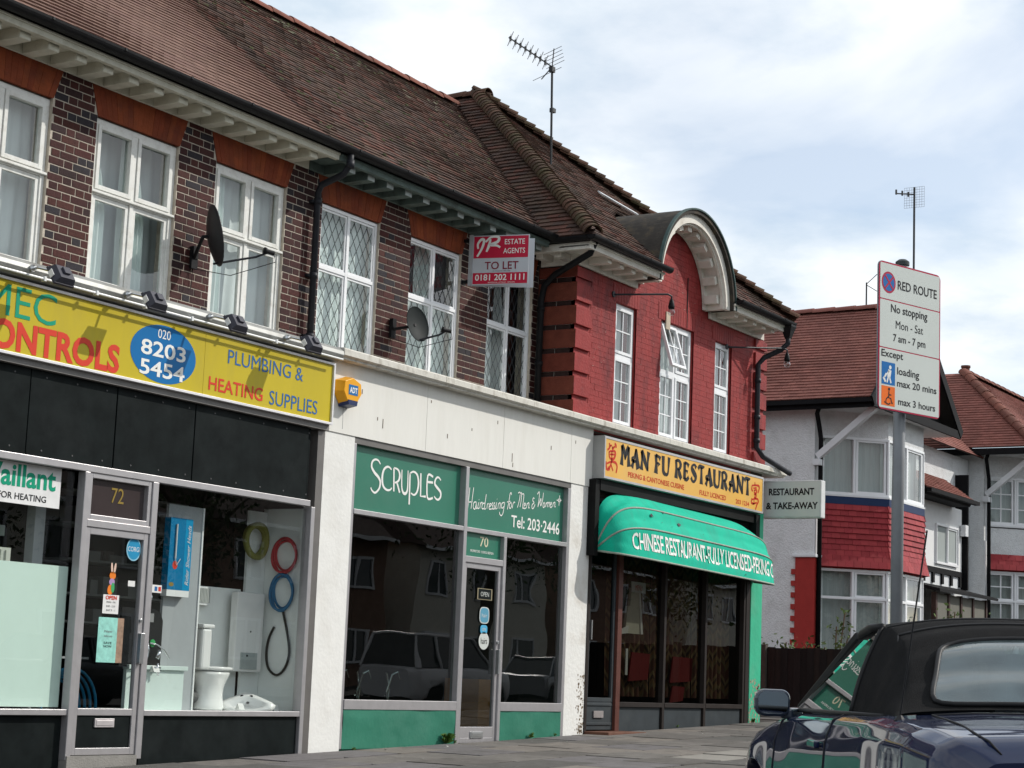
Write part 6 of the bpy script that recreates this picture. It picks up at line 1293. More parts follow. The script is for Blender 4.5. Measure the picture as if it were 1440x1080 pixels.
# aerials on the first house
e = empty('television_aerial', (36.2, 12.9, 7.5), 'grid reflector television aerial on a thin mast above the no stopping sign', 'aerial'); b = MB(); b.tube([(36.2,12.95,7.4),(36.2,12.95,10.1)], .022, 6); b.build('mast', am, e)
b = MB()
for i in range(9):
    t = i/8-.5
    b.tube([(36.2-.0,12.95+t*.42,9.68),(36.2,12.95+t*.42,10.10)], .003, 4)
    b.tube([(36.2,12.95-.21,9.89+t*.42),(36.2,12.95+.21,9.89+t*.42)], .003, 4)
b.build('grid_reflector', mat('aerial_wire_grid', (.35,.36,.36), .5, metal=.5), e)
b = MB(); b.tube([(36.2,12.95,9.95),(35.8,13.2,9.9)], .014, 6); [b.box(36.2-.13*k-.015,36.2-.13*k+.015,12.95+.08*k-.015,12.95+.08*k+.015,9.88,9.98) for k in (1,2,3)]; b.build('boom', am, e)
e = empty('television_aerial', (35.9, 14.0, 7.5), 'short bare aerial mast on the house ridge left of the no stopping sign', 'aerial'); b = MB(); b.tube([(35.95,13.85,7.5),(35.95,13.85,8.15)], .016, 6); b.tube([(35.95,13.85,8.12),(35.93,13.62,8.3)], .008, 5); b.tube([(35.95,13.85,8.1),(35.93,13.62,7.95)], .008, 5); b.build('mast', am, e)
# fence and shrubs
fc = empty('board_fence', (29, 11, -.45), 'dark close boarded timber fence between the restaurant and the white house', 'fence'); fm = mat('black_stained_board', (.018,.014,.012), .85, rnd=[(.016,.012,.011),(.022,.017,.014),(.013,.011,.010)], var=.3, vscale=10, bump=.4, stretch=(1,1,.2))
y = 7.4; 
while y < 13.0:
    b = MB(); hgt = .635+random.uniform(-.012,.012); b.box(29.0-(.012 if int(y*9) % 2 else 0), 29.025, y, y+.118, -.45, hgt); b.build('board', fm, fc); y += .112
for y in (7.4, 9.2, 11.0, 12.85): box('post', mat('weathered_post', (.07,.06,.05), .9, var=.3), 28.93, 29.03, y-.05, y+.05, -.5, .68, fc)
box('rail', fm, 29.026, 29.08, 7.4, 13, .3, .38, fc)
shl = mat('shrub_leaf', (.07,.12,.03), .7, rnd=[(.07,.11,.03),(.05,.09,.02),(.10,.15,.04),(.12,.14,.06)], var=.2)
def leaf(b, p, s_, rnd=1.0):
    a = Vector((random.gauss(0,1), random.gauss(0,1), random.gauss(0,.7))).normalized(); c = a.orthogonal().normalized(); c = Matrix.Rotation(random.uniform(0,6.28), 3, a) @ c; d = a.cross(c)
    p = Vector(p); b.add([p-c*s_, p+d*s_*.45, p+c*s_, p-d*s_*.45], [(0,1,2,3)])
def shrub(label, pts, n, R, s_):
    e = empty('shrub', pts[0], label, 'shrub'); b = MB()
    for p in pts[1:]: b.tube([pts[0], (Vector(pts[0])+Vector(p))/2+Vector((0,.05,.02)), p], .012, 5)
    b.build('stem', mat('twig_bark', (.12,.08,.05), .9), e); b = MB()
    for i in range(n):
        q = random.choice(pts[1:]); t = random.random()**.5; c = Vector(pts[0]).lerp(Vector(q), .35+.65*t)
        leaf(b, c+Vector((random.gauss(0,R), random.gauss(0,R), random.gauss(0,R*.7))), s_*random.uniform(.6,1.2))
    b.build('foliage', shl, e)
shrub('low straggly shrub showing just above the left end of the fence', [(30.0,12.9,-.3),(30,13.3,.72),(30,12.9,.75),(30,12.5,.74),(30,12.2,.68)], 260, .10, .05)
shrub('thin yellow green climber in front of the red pier above the fence', [(30.6,12.2,-.3),(30.6,12.25,1.05),(30.6,12.1,1.3),(30.6,12.05,.85)], 120, .07, .045)
shrub('sparse shrub above the fence in front of the lower bay window', [(31.0,11.6,-.3),(31,11.65,.9),(31,11.2,.75),(31,11.9,.7)], 90, .09, .045)
shrub('dusty flowering shrub at the foot of the bay behind the sign post', [(34.5,11.6,-.2),(34.5,11.5,1.5),(34.5,11.3,1.3),(34.7,11.0,1.1),(34.8,10.7,.9)], 260, .14, .06)
shrub('low shrub in front of the porch of the white house', [(38.5,12.3,-.1),(38.5,12.3,1.4),(39,12.2,1.45),(39.6,12.1,1.4),(40.5,12.0,1.4)], 260, .14, .06)
# ------------------------------------------------------------------ no stopping sign
rr = empty('no_stopping_sign', (9.33, 3.4, rzd(9.3)), 'grey post with tall white red bordered RED ROUTE no stopping sign', 'road sign')
postm = mat('grey_galvanised_post', (.20,.21,.22), .5, metal=.3, var=.12, vscale=10)
b = MB(); b.tube([(9.385,3.44,rzd(9.3)-.1),(9.342,3.417,1.0),(9.311,3.392,2.19)], .031, 16); b.build('post', postm, rr, smooth=True); b = MB(); b.lathe([(.036,0),(.036,.02),(.02,.032),(0,.034)], (9.311,3.392,2.185), n=16); b.build('post_cap', mat('dark_post_cap', (.05,.06,.06), .5), rr)
Us = Vector((RX[0],RY[0],0)); 
ang = math.atan2(RY[2], RX[2])-R_(49.6); U = Vector((math.cos(ang), math.sin(ang), 0)); Nn = U.cross(Z_); Nn = Nn if Nn.dot(Vector((-9.3,-3.4,0))) > 0 else -Nn
Z2 = Vector((.012*1, -.0, 1)).normalized()
SH = Vector((-.019,.032,0)); cS = Vector((9.325,3.355,0))+SH+Nn*.045; Ws, z0s, z1s = .505, 1.405, 2.165; o_ = cS-U*Ws/2+Z_*z0s; Hs = z1s-z0s
def rrect(w, h, r, x0=0, y0=0, n=6):
    P = []
    for cx, cy, a in ((x0+w-r,y0+r,-90),(x0+w-r,y0+h-r,0),(x0+r,y0+h-r,90),(x0+r,y0+r,180)):
        for i in range(n+1): t = R_(a+90*i/n); P.append((cx+r*math.cos(t), cy+r*math.sin(t)))
    return P
sgr = mat('sign_red_border', (.42,.02,.06), .4, var=.03); sgw = mat('sign_white_sheeting', (.62,.66,.62), .35, var=.03)
b = MB(); b.prism(rrect(Ws,Hs,.028), o_, U, Z_, Nn, 0, .003); b.build('plate', sgr, rr)
b = MB(); b.prism(rrect(Ws+.004,Hs+.004,.03,-.002,-.002), o_, U, Z_, Nn, -.008, -.0005); b.build('plate_back', postm, rr)
bands = [(.008, .312), (.318, .562), (.568, Hs-.008)]
for a, c in bands: b = MB(); b.prism(rrect(Ws-.016, c-a, .006, .008, a), o_, U, Z_, Nn, .0031, .0036); b.build('panel', sgw, rr)
for z in (1.55, 2.0): b = MB(); b.bar(cS-Nn*.05-U*.06+Z_*z, cS-Nn*.05+U*.06+Z_*z, .03, .03); b.build('clamp', postm, rr)
NT = .0045
def st_(s, a, c, w, h, m=blackl, **k): text(s, o_+U*a+Z_*c+Nn*NT, U, Z_, w, h, m, rr, bold=k.pop('bold', .014), **k)
st_('RED ROUTE', .148, .63, .325, .048); st_('No stopping', .095, .492, .30, .055); st_('Mon - Sat', .135, .425, .225, .042, bold=.0); st_('7 am - 7 pm', .115, .345, .265, .05)
st_('Except', .022, .258, .175, .048); st_('loading', .15, .178, .18, .05); st_('max 20 mins', .15, .128, .325, .036); st_('max 3 hours', .16, .035, .305, .036)
def disc(cx, cy, r, m, n_, rx=1.0, name='disc'):
    b = MB(); b.add([o_+U*(cx+r*rx*math.cos(6.2832*i/32))+Z_*(cy+r*math.sin(6.2832*i/32))+Nn*n_ for i in range(32)], [tuple(range(32))]); b.build(name, m, rr)
sb = mat('sign_blue', (.01,.14,.40), .4); disc(.075, .655, .056, sgr, .0042, name='roundel_rim'); disc(.075, .655, .045, sb, .0046, name='roundel')
b = MB(); b.ribbon([(.046,.622),(.110,.688)], .010, o_+Nn*.005, U, Z_); b.ribbon([(.046,.688),(.110,.622)], .010, o_+Nn*.0052, U, Z_); b.build('roundel_cross', sgr, rr)
def sq(x0, y0, w, h, m, name): b = MB(); b.add([o_+U*x+Z_*z+Nn*.0042 for x, z in ((x0,y0),(x0+w,y0),(x0+w,y0+h),(x0,y0+h))], [(0,1,2,3)]); b.build(name, m, rr)
sq(.025, .128, .108, .115, sb, 'loading_symbol_panel'); sq(.025, .02, .108, .100, mat('sign_orange', (.80,.16,.02), .4), 'disabled_symbol_panel')
def rib(sts, m, w, name):
    b = MB(); [b.ribbon(s, ww if isinstance(ww,(tuple,float)) else w, o_+Nn*.0048, U, Z_, smooth=False) for s, ww in sts]; b.build(name, m, rr)
rib([([(.090,.205),(.082,.165)], .026), ([(.078,.168),(.068,.138)], .010), ([(.088,.168),(.100,.138)], .010), ([(.085,.200),(.062,.178),(.052,.165)], .008), ([(.060,.185),(.042,.158)], .006), ([(.038,.162),(.050,.150)], .014)], letter_w, .008, 'porter_symbol')
disc(.093, .218, .010, letter_w, .005, name='porter_head'); disc(.052, .145, .007, letter_w, .0052, name='trolley_wheel')
rib([([(.085,.095),(.083,.062),(.100,.060),(.108,.036),(.116,.038)], .008), ([(.086,.078),(.104,.077)], .006), ([(.080,.066),(.065,.055),(.060,.040),(.068,.030),(.084,.028),(.096,.036)], .007), ([(.048,.040),(.058,.030)], .005)], blackl, .008, 'wheelchair_symbol'); disc(.086, .106, .008, blackl, .005, name='wheelchair_head')
# ------------------------------------------------------------------ dark blue convertible
def interp(keys, x):
    if x <= keys[0][0]: return keys[0][1:]
    for a, b in zip(keys, keys[1:]):
        if x <= b[0]:
            t = (x-a[0])/(b[0]-a[0]); t = t*t*(3-2*t)*.5+t*.5; return tuple(p+(q-p)*t for p, q in zip(a[1:], b[1:]))
    return keys[-1][1:]
CK = [(-2.17,.66,.74,.80,.82,.34),(-2.08,.78,.80,.875,.90,.28),(-1.8,.83,.83,.905,.93,.24),(-1.5,.85,.835,.92,.95,.2),(-1.2,.86,.83,.93,.965,.2),(-.6,.862,.80,.925,.95,.2),(0,.862,.78,.915,.94,.2),(.6,.862,.765,.91,.93,.2),(1.05,.885,.76,.885,.935,.2),(1.5,.925,.725,.82,.875,.2),(1.9,.89,.67,.75,.80,.24),(2.12,.68,.56,.62,.66,.28),(2.2,.5,.5,.52,.54,.34)]
def body_pt(x, j, keys=CK, wheels=(-1.33, 1.38), arch=.36):
    Wd, zs, zd, zc, zb = interp(keys, x); P = [(Wd*.92,zb),(Wd*.985,.42),(Wd,.60),(Wd*.985,zs),(Wd*.945,zd-.03),(Wd*.87,zd),(Wd*.5,zc-.008),(0,zc)]
    am_ = max([math.sqrt(max(0, arch**2-(x-w)**2))+.29 if abs(x-w) < arch else 0 for w in wheels])
    s = 1 if j >= 0 else -1; f = (1-abs(j))*7; i = min(int(f), 6); t = f-i; a, b = P[i], P[i+1]
    y, z = a[0]+(b[0]-a[0])*t, a[1]+(b[1]-a[1])*t
    if f < 3: z = max(z, am_+.004*f)
    return Vector((x, s*y, z))
def find_j(x, y, keys=CK):
    lo, hi = 0.0, 1.0
    for _ in range(30):
        m_ = (lo+hi)/2
        if body_pt(x, m_, keys).y < y: lo = m_
        else: hi = m_
        if m_ > 5/7 and 0: break
    return (lo+hi)/2
navy = mat('navy_car_paint', (.003, .009, .042), .5, spec=.1, var=.0, coat=1.0); trimb = mat('black_rubber_trim', (.012,.012,.013), .5, var=.1)
hood_m = mat('black_hood_fabric', (.010,.010,.0105), .95, spec=.1, var=.2, vscale=30, bump=.5, bscale=300, dirt=(.022,.021,.02), damt=.5, dscale=6)
tyre_m = mat('tyre_rubber', (.02,.02,.02), .85, var=.1); rim_m = mat('alloy_rim', (.45,.45,.46), .3, metal=.8, var=.05); taill = mat('tail_lamp_red', (.35,.01,.01), .15)
cargl = glass('car_glass', (.45,.55,.53), 1.25); 
hz = bpy.data.materials.new('hazy_plastic_window'); hz.use_nodes = True; t = hz.node_tree; t.nodes.clear()
tr_ = N(t,'ShaderNodeBsdfTransparent'); tr_.inputs[0].default_value = (.62,.74,.74,1); df = N(t,'ShaderNodeBsdfDiffuse'); df.inputs[0].default_value = (.14,.19,.20,1); gl_ = N(t,'ShaderNodeBsdfGlossy'); gl_.inputs['Roughness'].default_value = .08
g_ = N(t,'ShaderNodeNewGeometry'); nz_ = N(t,'ShaderNodeTexNoise', ins={'Scale':7.0,'Detail':4.0}); t.links.new(g_.outputs['Position'], nz_.inputs['Vector']); mr_ = N(t,'ShaderNodeMapRange', ins={1:.3,2:.7,3:.28,4:.5}); t.links.new(nz_.outputs[0], mr_.inputs[0])
m_1 = N(t,'ShaderNodeMixShader'); t.links.new(mr_.outputs[0], m_1.inputs[0]); t.links.new(tr_.outputs[0], m_1.inputs[1]); t.links.new(df.outputs[0], m_1.inputs[2])
f_ = N(t,'ShaderNodeFresnel'); ir_ = N(t,'ShaderNodeMapRange', ins={3:1.5,4:.66667}); t.links.new(g_.outputs['Backfacing'], ir_.inputs[0]); t.links.new(ir_.outputs[0], f_.inputs[0]); mu_ = N(t,'ShaderNodeMath', operation='MULTIPLY', use_clamp=True); mu_.inputs[1].default_value = 2.0; t.links.new(f_.outputs[0], mu_.inputs[0])
m_2 = N(t,'ShaderNodeMixShader'); t.links.new(mu_.outputs[0], m_2.inputs[0]); t.links.new(m_1.outputs[0], m_2.inputs[1]); t.links.new(gl_.outputs[0], m_2.inputs[2]); o_o = N(t,'ShaderNodeOutputMaterial'); t.links.new(m_2.outputs[0], o_o.inputs[0])
def wheel(car, x, y, r=.31, w=.2):
    sg = 1 if y > 0 else -1; b = MB(); b.lathe([(r-.06,-w/2),(r-.01,-w/2+.01),(r,-w/2+.04),(r,w/2-.04),(r-.01,w/2-.01),(r-.06,w/2)], (x,y,r), (0,1,0), 28); ty = b.build('tyre', tyre_m, car, smooth=True)
    b = MB(); b.lathe([(.02,.03),(.05,.035),(.06,.02),(r-.10,.0),(r-.07,.03),(r-.06,.03),(r-.06,-.0)], (x,y+sg*(w/2-.035),r), (0,sg,0), 20); b.build('rim', rim_m, car, smooth=True)
PHI = math.atan2(RY[2], RX[2]); fx, fy = math.cos(PHI), math.sin(PHI)
def carpos(h, l): return (h*fx+l*fy, h*fy-l*fx)
px_c, py_c = carpos(8.6, 2.225)
car = empty('convertible_car', (px_c, py_c, -1.02), 'dark navy convertible car with black fabric roof parked in the foreground', 'car', rot=PHI, local=True)
def skipf(i, j, nu=88, nv=56):
    x = -2.17+4.37*(i+.5)/nu; jj = -1+2*(j+.5)/nv; return (-1.12 < x < .98) and abs(jj) < 2.15/7
b = MB(); b.grid(lambda u, v: body_pt(-2.17+4.37*u, -1+2*v+1e-9), 88, 56, skip=skipf)
nst = 57; b.add([body_pt(-2.17, -1+2*i/56+1e-9) for i in range(57)], [tuple(range(57))]); b.add([body_pt(2.2, -1+2*i/56+1e-9) for i in range(57)], [tuple(range(57))[::-1]])
b.build('body', navy, car, smooth=True, subsurf=1)
box('underbody', trimb, -2.0, 2.0, -.74, .74, .18, .40, car)
for x in (-1.33, 1.38):
    for y in (-.74, .74): wheel(car, x, y)
intm = mat('dark_car_interior', (.02,.02,.022), .8, var=.1)
box('cabin_floor', intm, -1.1, 1.0, -.72, .72, .40, .43, car); box('dashboard', intm, .70, 1.02, -.70, .70, .60, .90, car, bevel=.03)
for y in (-.36, .36):
    for x in (-.05, -.85):
        b = MB(); b.box(x-.25, x+.3, y-.25, y+.25, .44, .60); b.bar((x-.22,y,.5),(x-.40,y,1.02 if x > -.5 else .92), .44, .13, up=(1,0,0)); 
        if x > -.5: b.bar((x-.39,y,1.02),(x-.44,y,1.20), .24, .09, up=(1,0,0))
        b.build('seat', intm, car, bevel=.03)
b = MB(); b.tube([(.45+.05*math.sin(t_*.524), -.36+.18*math.cos(t_*.524), .82+.17*math.sin(t_*.524)) for t_ in range(12)], .014, 6, closed=True); b.build('steering_wheel', intm, car)
b = MB(); b.box(.42, .45, -.13, .13, 1.17, 1.235); b.build('rear_view_mirror', intm, car, bevel=.01)
# fabric roof
CL = [(-1.29,.972),(-1.1,1.095),(-.9,1.225),(-.72,1.30),(-.45,1.34),(-.1,1.35),(.25,1.335),(.50,1.30)]
EL = [(-1.29,.675,.945),(-1.1,.635,1.04),(-.9,.60,1.15),(-.72,.585,1.23),(-.45,.58,1.285),(-.1,.575,1.30),(.25,.56,1.29),(.50,.53,1.265)]
def roof_pt(x, v):
    zc = interp(CL, x)[0]; ye, ze = interp(EL, x); s = 1 if v >= 0 else -1; a = abs(v); y = ye*a; z = zc+(ze-zc)*(a**3.2*.75+a*a*.25); return Vector((x, s*y, z))
RWI = (-1.235, -.865)
def rw_in(x, v):
    if not (RWI[0] < x < RWI[1]): return False
    t = (x-RWI[0])/(RWI[1]-RWI[0]); y = abs(roof_pt(x, v).y); return y < .575-.12*t
b = MB(); nu, nv = 90, 60
b.grid(lambda u, v: roof_pt(-1.29+1.79*u, -1+2*v), nu, nv, skip=lambda i, j: rw_in(-1.29+1.79*(i+.5)/nu, -1+2*(j+.5)/nv)); hood_b = b
def rwp(a, c, off):
    """rounded rear window, a,c in -1..1"""
    r = max(abs(a), abs(c)); 
    if r > 0:
        n_ = (abs(a)**9+abs(c)**9)**(1/9); a, c = a*r/n_, c*r/n_
    x = (RWI[0]+RWI[1])/2+c*(RWI[1]-RWI[0])*.56; t = (x-RWI[0])/(RWI[1]-RWI[0]); y = a*(.585-.12*t); ye = interp(EL, x)[0]; p = roof_pt(x, y/ye); return p+Vector((-.57,0,.82))*off
b = MB(); b.grid(lambda u, v: rwp(-1+2*u, -1+2*v, .006), 24, 12); b.build('rear_window', hz, car, smooth=True)
ring = [(math.copysign(min(1, abs(math.cos(t_))*1.42), math.cos(t_)), math.copysign(min(1, abs(math.sin(t_))*1.42), math.sin(t_))) for t_ in [6.2832*i/48 for i in range(48)]]
b = MB(); b.tube([rwp(a, c, .007) for a, c in ring], .011, 6, closed=True); b.build('rear_window_seal', trimb, car, smooth=True)
def belt(x, s): 
    return Vector((x, s*min(.735, interp(CK, x)[0]*.855), .925))
for s in (1, -1):
    b = MB()
    def q_(u, v, s=s):
        xe = -1.29+(1-u)*51*1.79/90; xb = -.42-.87*u; e = interp(EL, xe); E_ = Vector((xe, s*e[0], e[1])); B_ = belt(xb, s); p = E_.lerp(B_, v); p.y += s*.015*math.sin(math.pi*v); return p
    hood_b.grid(q_, 51, 10)
    if s < 0: hood_b.build('fabric_roof', hood_m, car, smooth=True, merge=True)
    b = MB(); b.tube([Vector((.50,s*.53,1.262)), Vector((.35,s*.555,1.28)), Vector((0,s*.58,1.297)), Vector((-.28,s*.583,1.293))], .018, 8); b.tube([q_(0, v_/8, s)+Vector((.004,s*.004,0)) for v_ in range(9)], .012, 6); b.build('door_seal', trimb, car, smooth=True)
    b = MB(); b.bar((1.10,s*.72,.915),(.50,s*.54,1.275), .03, .045, up=(0,0,1)); b.build('windscreen_pillar', navy if 0 else trimb, car, bevel=.01)
    b = MB(); b.add([(1.05,s*.735,.925),(-.42,s*.735,.925),(-.28,s*.59,1.285),(.48,s*.545,1.262)], [(0,1,2,3)]); b.build('side_window', cargl, car)
    b = MB(); b.tube([(1.08,s*.755,.915),(.3,s*.765,.918),(-.42,s*.76,.922),(-1.15,s*.748,.925)], .010, 6); b.build('waist_trim', trimb, car, smooth=True)
    # mirror
    m = MB(); o = Vector((.86, s*.90, .945)); Um = Vector((.12, -s*1, 0)).normalized(); Nm = Vector((-1, -s*.12, 0)).normalized()
    m.prism(rrect(.175, .13, .045, -.0875, -.065), o, Um, Z_, Nm, -.0, .045); m.prism([(p*.8, q*.8) for p, q in rrect(.175, .13, .045, -.0875, -.065)], o, Um, Z_, Nm, -.05, -.0001)
    m.bar(o-Vector((.02,s*.07,.05)), Vector((.92,s*.76,.90)), .07, .05); mh = m.build('mirror_housing', mat('grey_blue_mirror_paint', (.02,.03,.05), .25, coat=1.0, var=0), car, bevel=.012)
    m = MB(); m.prism(rrect(.148, .105, .035, -.074, -.0525), o, Um, Z_, Nm, .0455, .047); m.build('mirror_glass', mat('mirror_glass', (.62,.68,.70), .03, metal=1.0, var=0), car)
b = MB(); b.grid(lambda u, v: Vector((1.08-.58*v, (-1+2*u)*(.715-.185*v), .93+.345*v)), 8, 4); b.build('windscreen', cargl, car, smooth=True)
b = MB(); b.grid(lambda u, v: roof_pt(.50+.0*v, -1+2*u)+Vector((.035*math.sin(v*3.14), 0, -.05*v+.008)), 30, 6); b.build('header_rail', trimb, car, smooth=True)
b = MB()
for x_ in (-.36, .05): b.tube([roof_pt(x_, -1+2*i/30)+Vector((0,0,.002)) for i in range(31)], .006, 5)
b.tube([roof_pt(-.62-.0*abs(v_), v_)+Vector((0,0,.002)) for v_ in [-1+2*i/30 for i in range(31)]], .007, 5)
for s in (1,-1):
    b.tube([Vector((-.62,s*.585,1.25)), Vector((-.80,s*.61,1.12)), Vector((-.95,s*.70,.94))], .005, 5)
b.build('roof_seam', trimb, car, smooth=True)
def on_body(x, y, off=.0015):
    s = 1 if y >= 0 else -1; p = body_pt(x, s*find_j(x, abs(y))+(1e-9)); return p+Vector((0,0,off))
b = MB(); b.tube([on_body(x, .60) for x in (-1.33,-1.45,-1.6,-1.8,-1.95,-2.05)]+[on_body(-2.10,.58),on_body(-2.14,.55)], .0045, 5)
b.tube([on_body(x, -.60) for x in (-1.33,-1.45,-1.6,-1.8,-1.95,-2.05)], .0045, 5); b.tube([on_body(-1.33, y_) for y_ in (.60,.45,.3,.15,0,-.15,-.3,-.45,-.60)], .0045, 5)
for s in (1,-1):
    for x_ in (-.42, .93): b.tube([body_pt(x_, s*(1-f/7)) + Vector((0,s*.001,0)) for f in (.6,1,1.5,2,2.5,3,3.5,4,4.5,5)], .0045, 5)
b.build('panel_gap', blackl, car, smooth=True, kind='stuff')
for s in (1,-1):
    b = MB(); b.box(-.33,-.13, s*.868-.012, s*.868+.012, .80-.03, .80); b.build('door_handle', navy, car, bevel=.006)
    b = MB(); b.box(-2.185, -2.08, min(s*.35,s*.74), max(s*.35,s*.74), .54, .68); b.build('tail_light', taill, car, bevel=.02)
    b = MB(); b.box(2.02, 2.16, min(s*.40,s*.70), max(s*.40,s*.70), .56, .66); b.build('headlight', mat('lamp_lens', (.7,.7,.7), .1), car, bevel=.02)
box('rear_bumper', navy, -2.24, -2.0, -.78, .78, .34, .58, car, bevel=.05); box('number_plate', mat('plate_yellow', (.65,.5,.03), .4), -2.20, -2.17, -.26, .26, .50, .61, car)
b = MB(); b.lathe([(.02,0),(.022,.012),(.008,.03)], (-1.42,.74,.905), n=10); b.tube([(-1.42,.74,.93),(-1.44,.70,1.25),(-1.47,.655,1.62)], .0035, 5); b.build('aerial', blackl, car)
# ------------------------------------------------------------------ across the road (seen in the windows)
def parked(label, x, y, rot, colm, hi, glassy):
    e = empty('parked_car', (x, y, rzd(x)), label, 'car', 'cars parked across the road', rot=rot, local=True)
    K = [(-2.1,.70,.9,.95,.97,.35),(-2.0,.83,.92,1.0,1.02,.3),(-1.2,.86,.92,1.0,1.02,.25),(0,.87,.92,1.0,1.02,.25),(1.0,.87,.92,1.0,1.03,.25),(1.9,.82,.85,.92,.95,.3),(2.1,.68,.75,.8,.82,.35)] if hi else \
        [(-2.0,.66,.78,.86,.88,.34),(-1.9,.80,.82,.9,.92,.28),(-1,.84,.82,.9,.92,.22),(.8,.84,.8,.88,.92,.22),(1.7,.78,.68,.74,.78,.26),(2.0,.6,.55,.6,.62,.3)]
    x0, x1 = K[0][0], K[-1][0]; b = MB(); b.grid(lambda u, v: body_pt(x0+(x1-x0)*u, -1+2*v+1e-9, K), 40, 28)
    b.add([body_pt(x0, -1+2*i/28+1e-9, K) for i in range(29)], [tuple(range(29))]); b.add([body_pt(x1, -1+2*i/28+1e-9, K) for i in range(29)], [tuple(range(29))[::-1]]); b.build('body', colm, e, smooth=True)
    for xw in (-1.33, 1.38):
        for yw in (-.74, .74): wheel(e, xw, yw)
    zt, zb = (1.78, 1.0) if hi else (1.40, .88); R0, R1, F0, F1 = (-2.0,-1.85,.35,.95) if hi else (-1.7,-1.15,.1,.9)
    ring_ = lambda z, r, f, w: [(r,-w,z),(f,-w,z),(f,w,z),(r,w,z)]
    b = MB(); b.add(ring_(zb,R0,F1,.78)+ring_(zt-.05,R1,F0,.64), [(0,1,5,4),(1,2,6,5),(2,3,7,6),(3,0,4,7)]); b.build('window_glass', mat('dark_car_window', (.015,.02,.022), .05), e)
    b = MB(); b.box(R1-.04, F0+.04, -.66, .66, zt-.06, zt)
    for s in (1, -1):
        for (xa, xb) in ((R0,R1),(F1,F0),(-.45,-.42),(-1.3 if hi else -.5,-1.28 if hi else -.5)): b.bar((xa,s*.79,zb-.02),(xb,s*.65,zt-.04), .08, .05, up=(1,0,0))
    b.build('roof', colm, e, bevel=.02); return e
whc = mat('white_car_paint', (.70,.70,.70), .3, coat=.6, var=0); drc = mat('dark_car_paint', (.02,.025,.03), .3, coat=.8, var=0); sic = mat('silver_car_paint', (.30,.31,.32), .3, metal=.5, coat=.6, var=0)
parked('tall white four by four parked across the road', 37.5, -1.2, 0, whc, True, 0)
parked('dark hatchback parked across the road nearer than the white four by four', 28.5, -3.8, 0, drc, False, 0); parked('silver hatchback parked far across the road', 47, -3.5, 0, sic, False, 0)
oppw = [mat('opposite_brown_brick', (.24,.15,.11), .9, var=.2), mat('opposite_cream_render', (.60,.57,.49), .9, var=.1)]
ors = mat('opposite_roof', (.06,.04,.035), .9, var=.2); dgl = mat('opposite_window', (.03,.04,.045), .08)
b = MB()
for i in range(len(XS)-1): b.add([(XS[i],-400,rzd(XS[i])+.11),(XS[i+1],-400,rzd(XS[i+1])+.11),(XS[i+1],-8,rzd(XS[i+1])+.11),(XS[i],-8,rzd(XS[i])+.11),(XS[i],-8,rzd(XS[i])-.1),(XS[i+1],-8,rzd(XS[i+1])-.1)], [(0,1,2,3),(3,2,5,4)])
b.build('far_pavement', grout, kind='structure')
ORD = ['the near end of the row', 'second from the near end', 'third from the near end', 'fourth from the near end', 'in the middle of the row', 'fourth from the far end', 'third from the far end', 'second from the far end', 'the far end of the row']
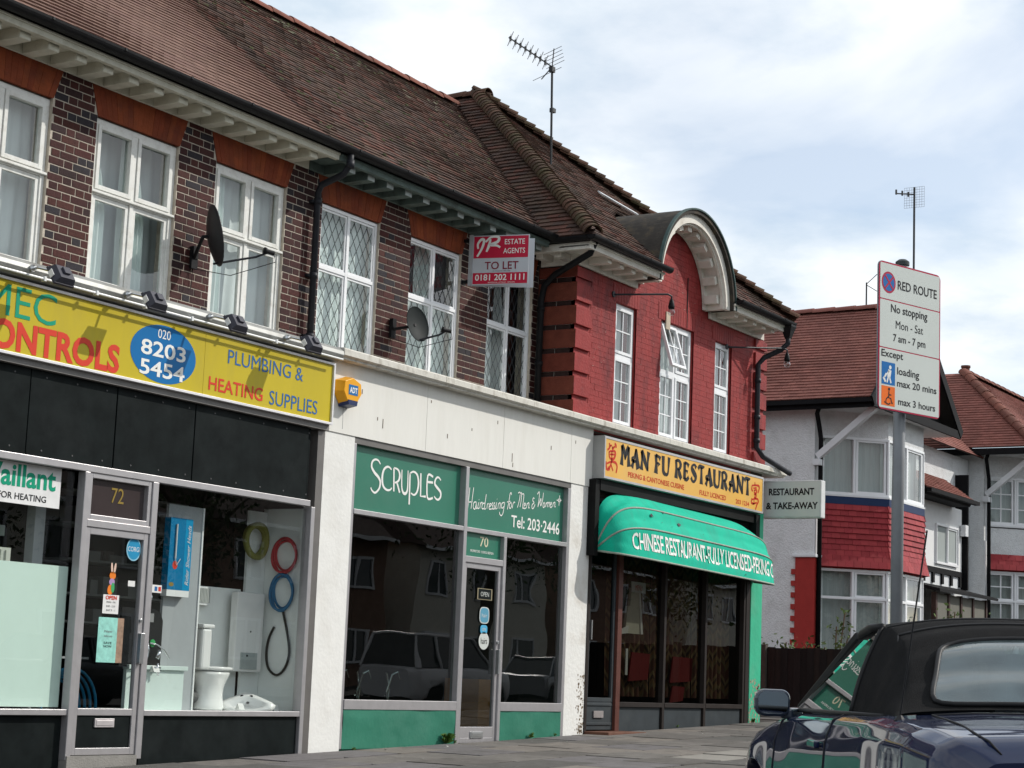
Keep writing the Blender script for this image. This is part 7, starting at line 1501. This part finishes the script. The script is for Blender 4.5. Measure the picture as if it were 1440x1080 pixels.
for i in range(9):
    x = 2+i*11.5; zg_ = rzd(x)+.15; h = empty('terraced_house', (x, -17, zg_), '%s house across the road, %s' % (['brown brick','cream rendered'][i%2], ORD[i]), 'house', 'houses across the road')
    box('wall', oppw[i%2], x, x+9.6, -25, -17, zg_-.8, zg_+5.4, h)
    b = MB(); b.add([(x-.3,-16.6,zg_+5.35),(x+9.9,-16.6,zg_+5.35),(x+9.9,-25.4,zg_+5.35),(x-.3,-25.4,zg_+5.35),(x+2.5,-21,zg_+8.4),(x+7.1,-21,zg_+8.4)], [(0,1,5,4),(1,2,5),(2,3,4,5),(3,0,4),(0,3,2,1)]); b.build('roof', ors, h)
    box('gutter', whp, x-.3, x+9.9, -16.6, -16.5, zg_+5.25, zg_+5.38, h)
    for xx in (x+.9, x+3.9, x+7.0):
        for zz_ in (zg_+.9, zg_+3.5):
            b = MB(); frame_bars(b, xx, xx+1.5, zz_, zz_+1.3, -17, -16.92, .09); b.box(xx+.7, xx+.8, -17, -16.93, zz_+.09, zz_+1.21); w = b.build('window', whp, h); b = MB(); quad(b, xx+.09, xx+1.41, zz_+.09, zz_+1.21, -16.97); b.build('pane', dgl, w)
bark = mat('tree_bark', (.07,.055,.04), .95, var=.3, bump=.5); tl_ = mat('tree_leaf', (.035,.06,.018), .8, rnd=[(.03,.055,.015),(.045,.075,.02),(.025,.045,.015)], var=.2)
def tree(x, y, H, R, label):
    z0 = rzd(x)+.1; e = empty('street_tree', (x, y, z0), label, 'tree', 'trees across the road'); b = MB(); b.tube([(x,y,z0-.2),(x+.1,y,z0+H*.35),(x,y+.2,z0+H*.6),(x+.1,y,z0+H*.9)], [.22,.17,.11,.03], 8)
    for k in range(7): a = k*2.4; b.tube([(x,y,z0+H*(.33+.05*k)),(x+math.cos(a)*R*.4,y+math.sin(a)*R*.4,z0+H*(.5+.05*k)),(x+math.cos(a)*R*.8,y+math.sin(a)*R*.8,z0+H*(.6+.05*k))], [.09,.06,.02], 6)
    b.build('trunk', bark, e); b = MB(); cl = [Vector((x+random.gauss(0,R*.45), y+random.gauss(0,R*.45), z0+H*random.uniform(.45,.95))) for _ in range(26)]
    for c in cl:
        for _ in range(90): leaf(b, c+Vector((random.gauss(0,R*.2), random.gauss(0,R*.2), random.gauss(0,R*.17))), random.uniform(.06,.12))
    b.build('crown', tl_, e)
for i, (x, y, H, R) in enumerate(((31,-11,8.5,2.6),(41,-12,7.5,2.3),(24,-12,7,2.2),(55,-11,9,3),(70,-12,8,2.6))):
    tree(x, y, H, R, ['broad street tree across the road behind the dark hatchback', 'rounded street tree across the road behind the white four by four', 'smallest street tree across the road, nearest the camera', 'tallest street tree across the road', 'street tree furthest along the far side of the road'][i])
flush_text()
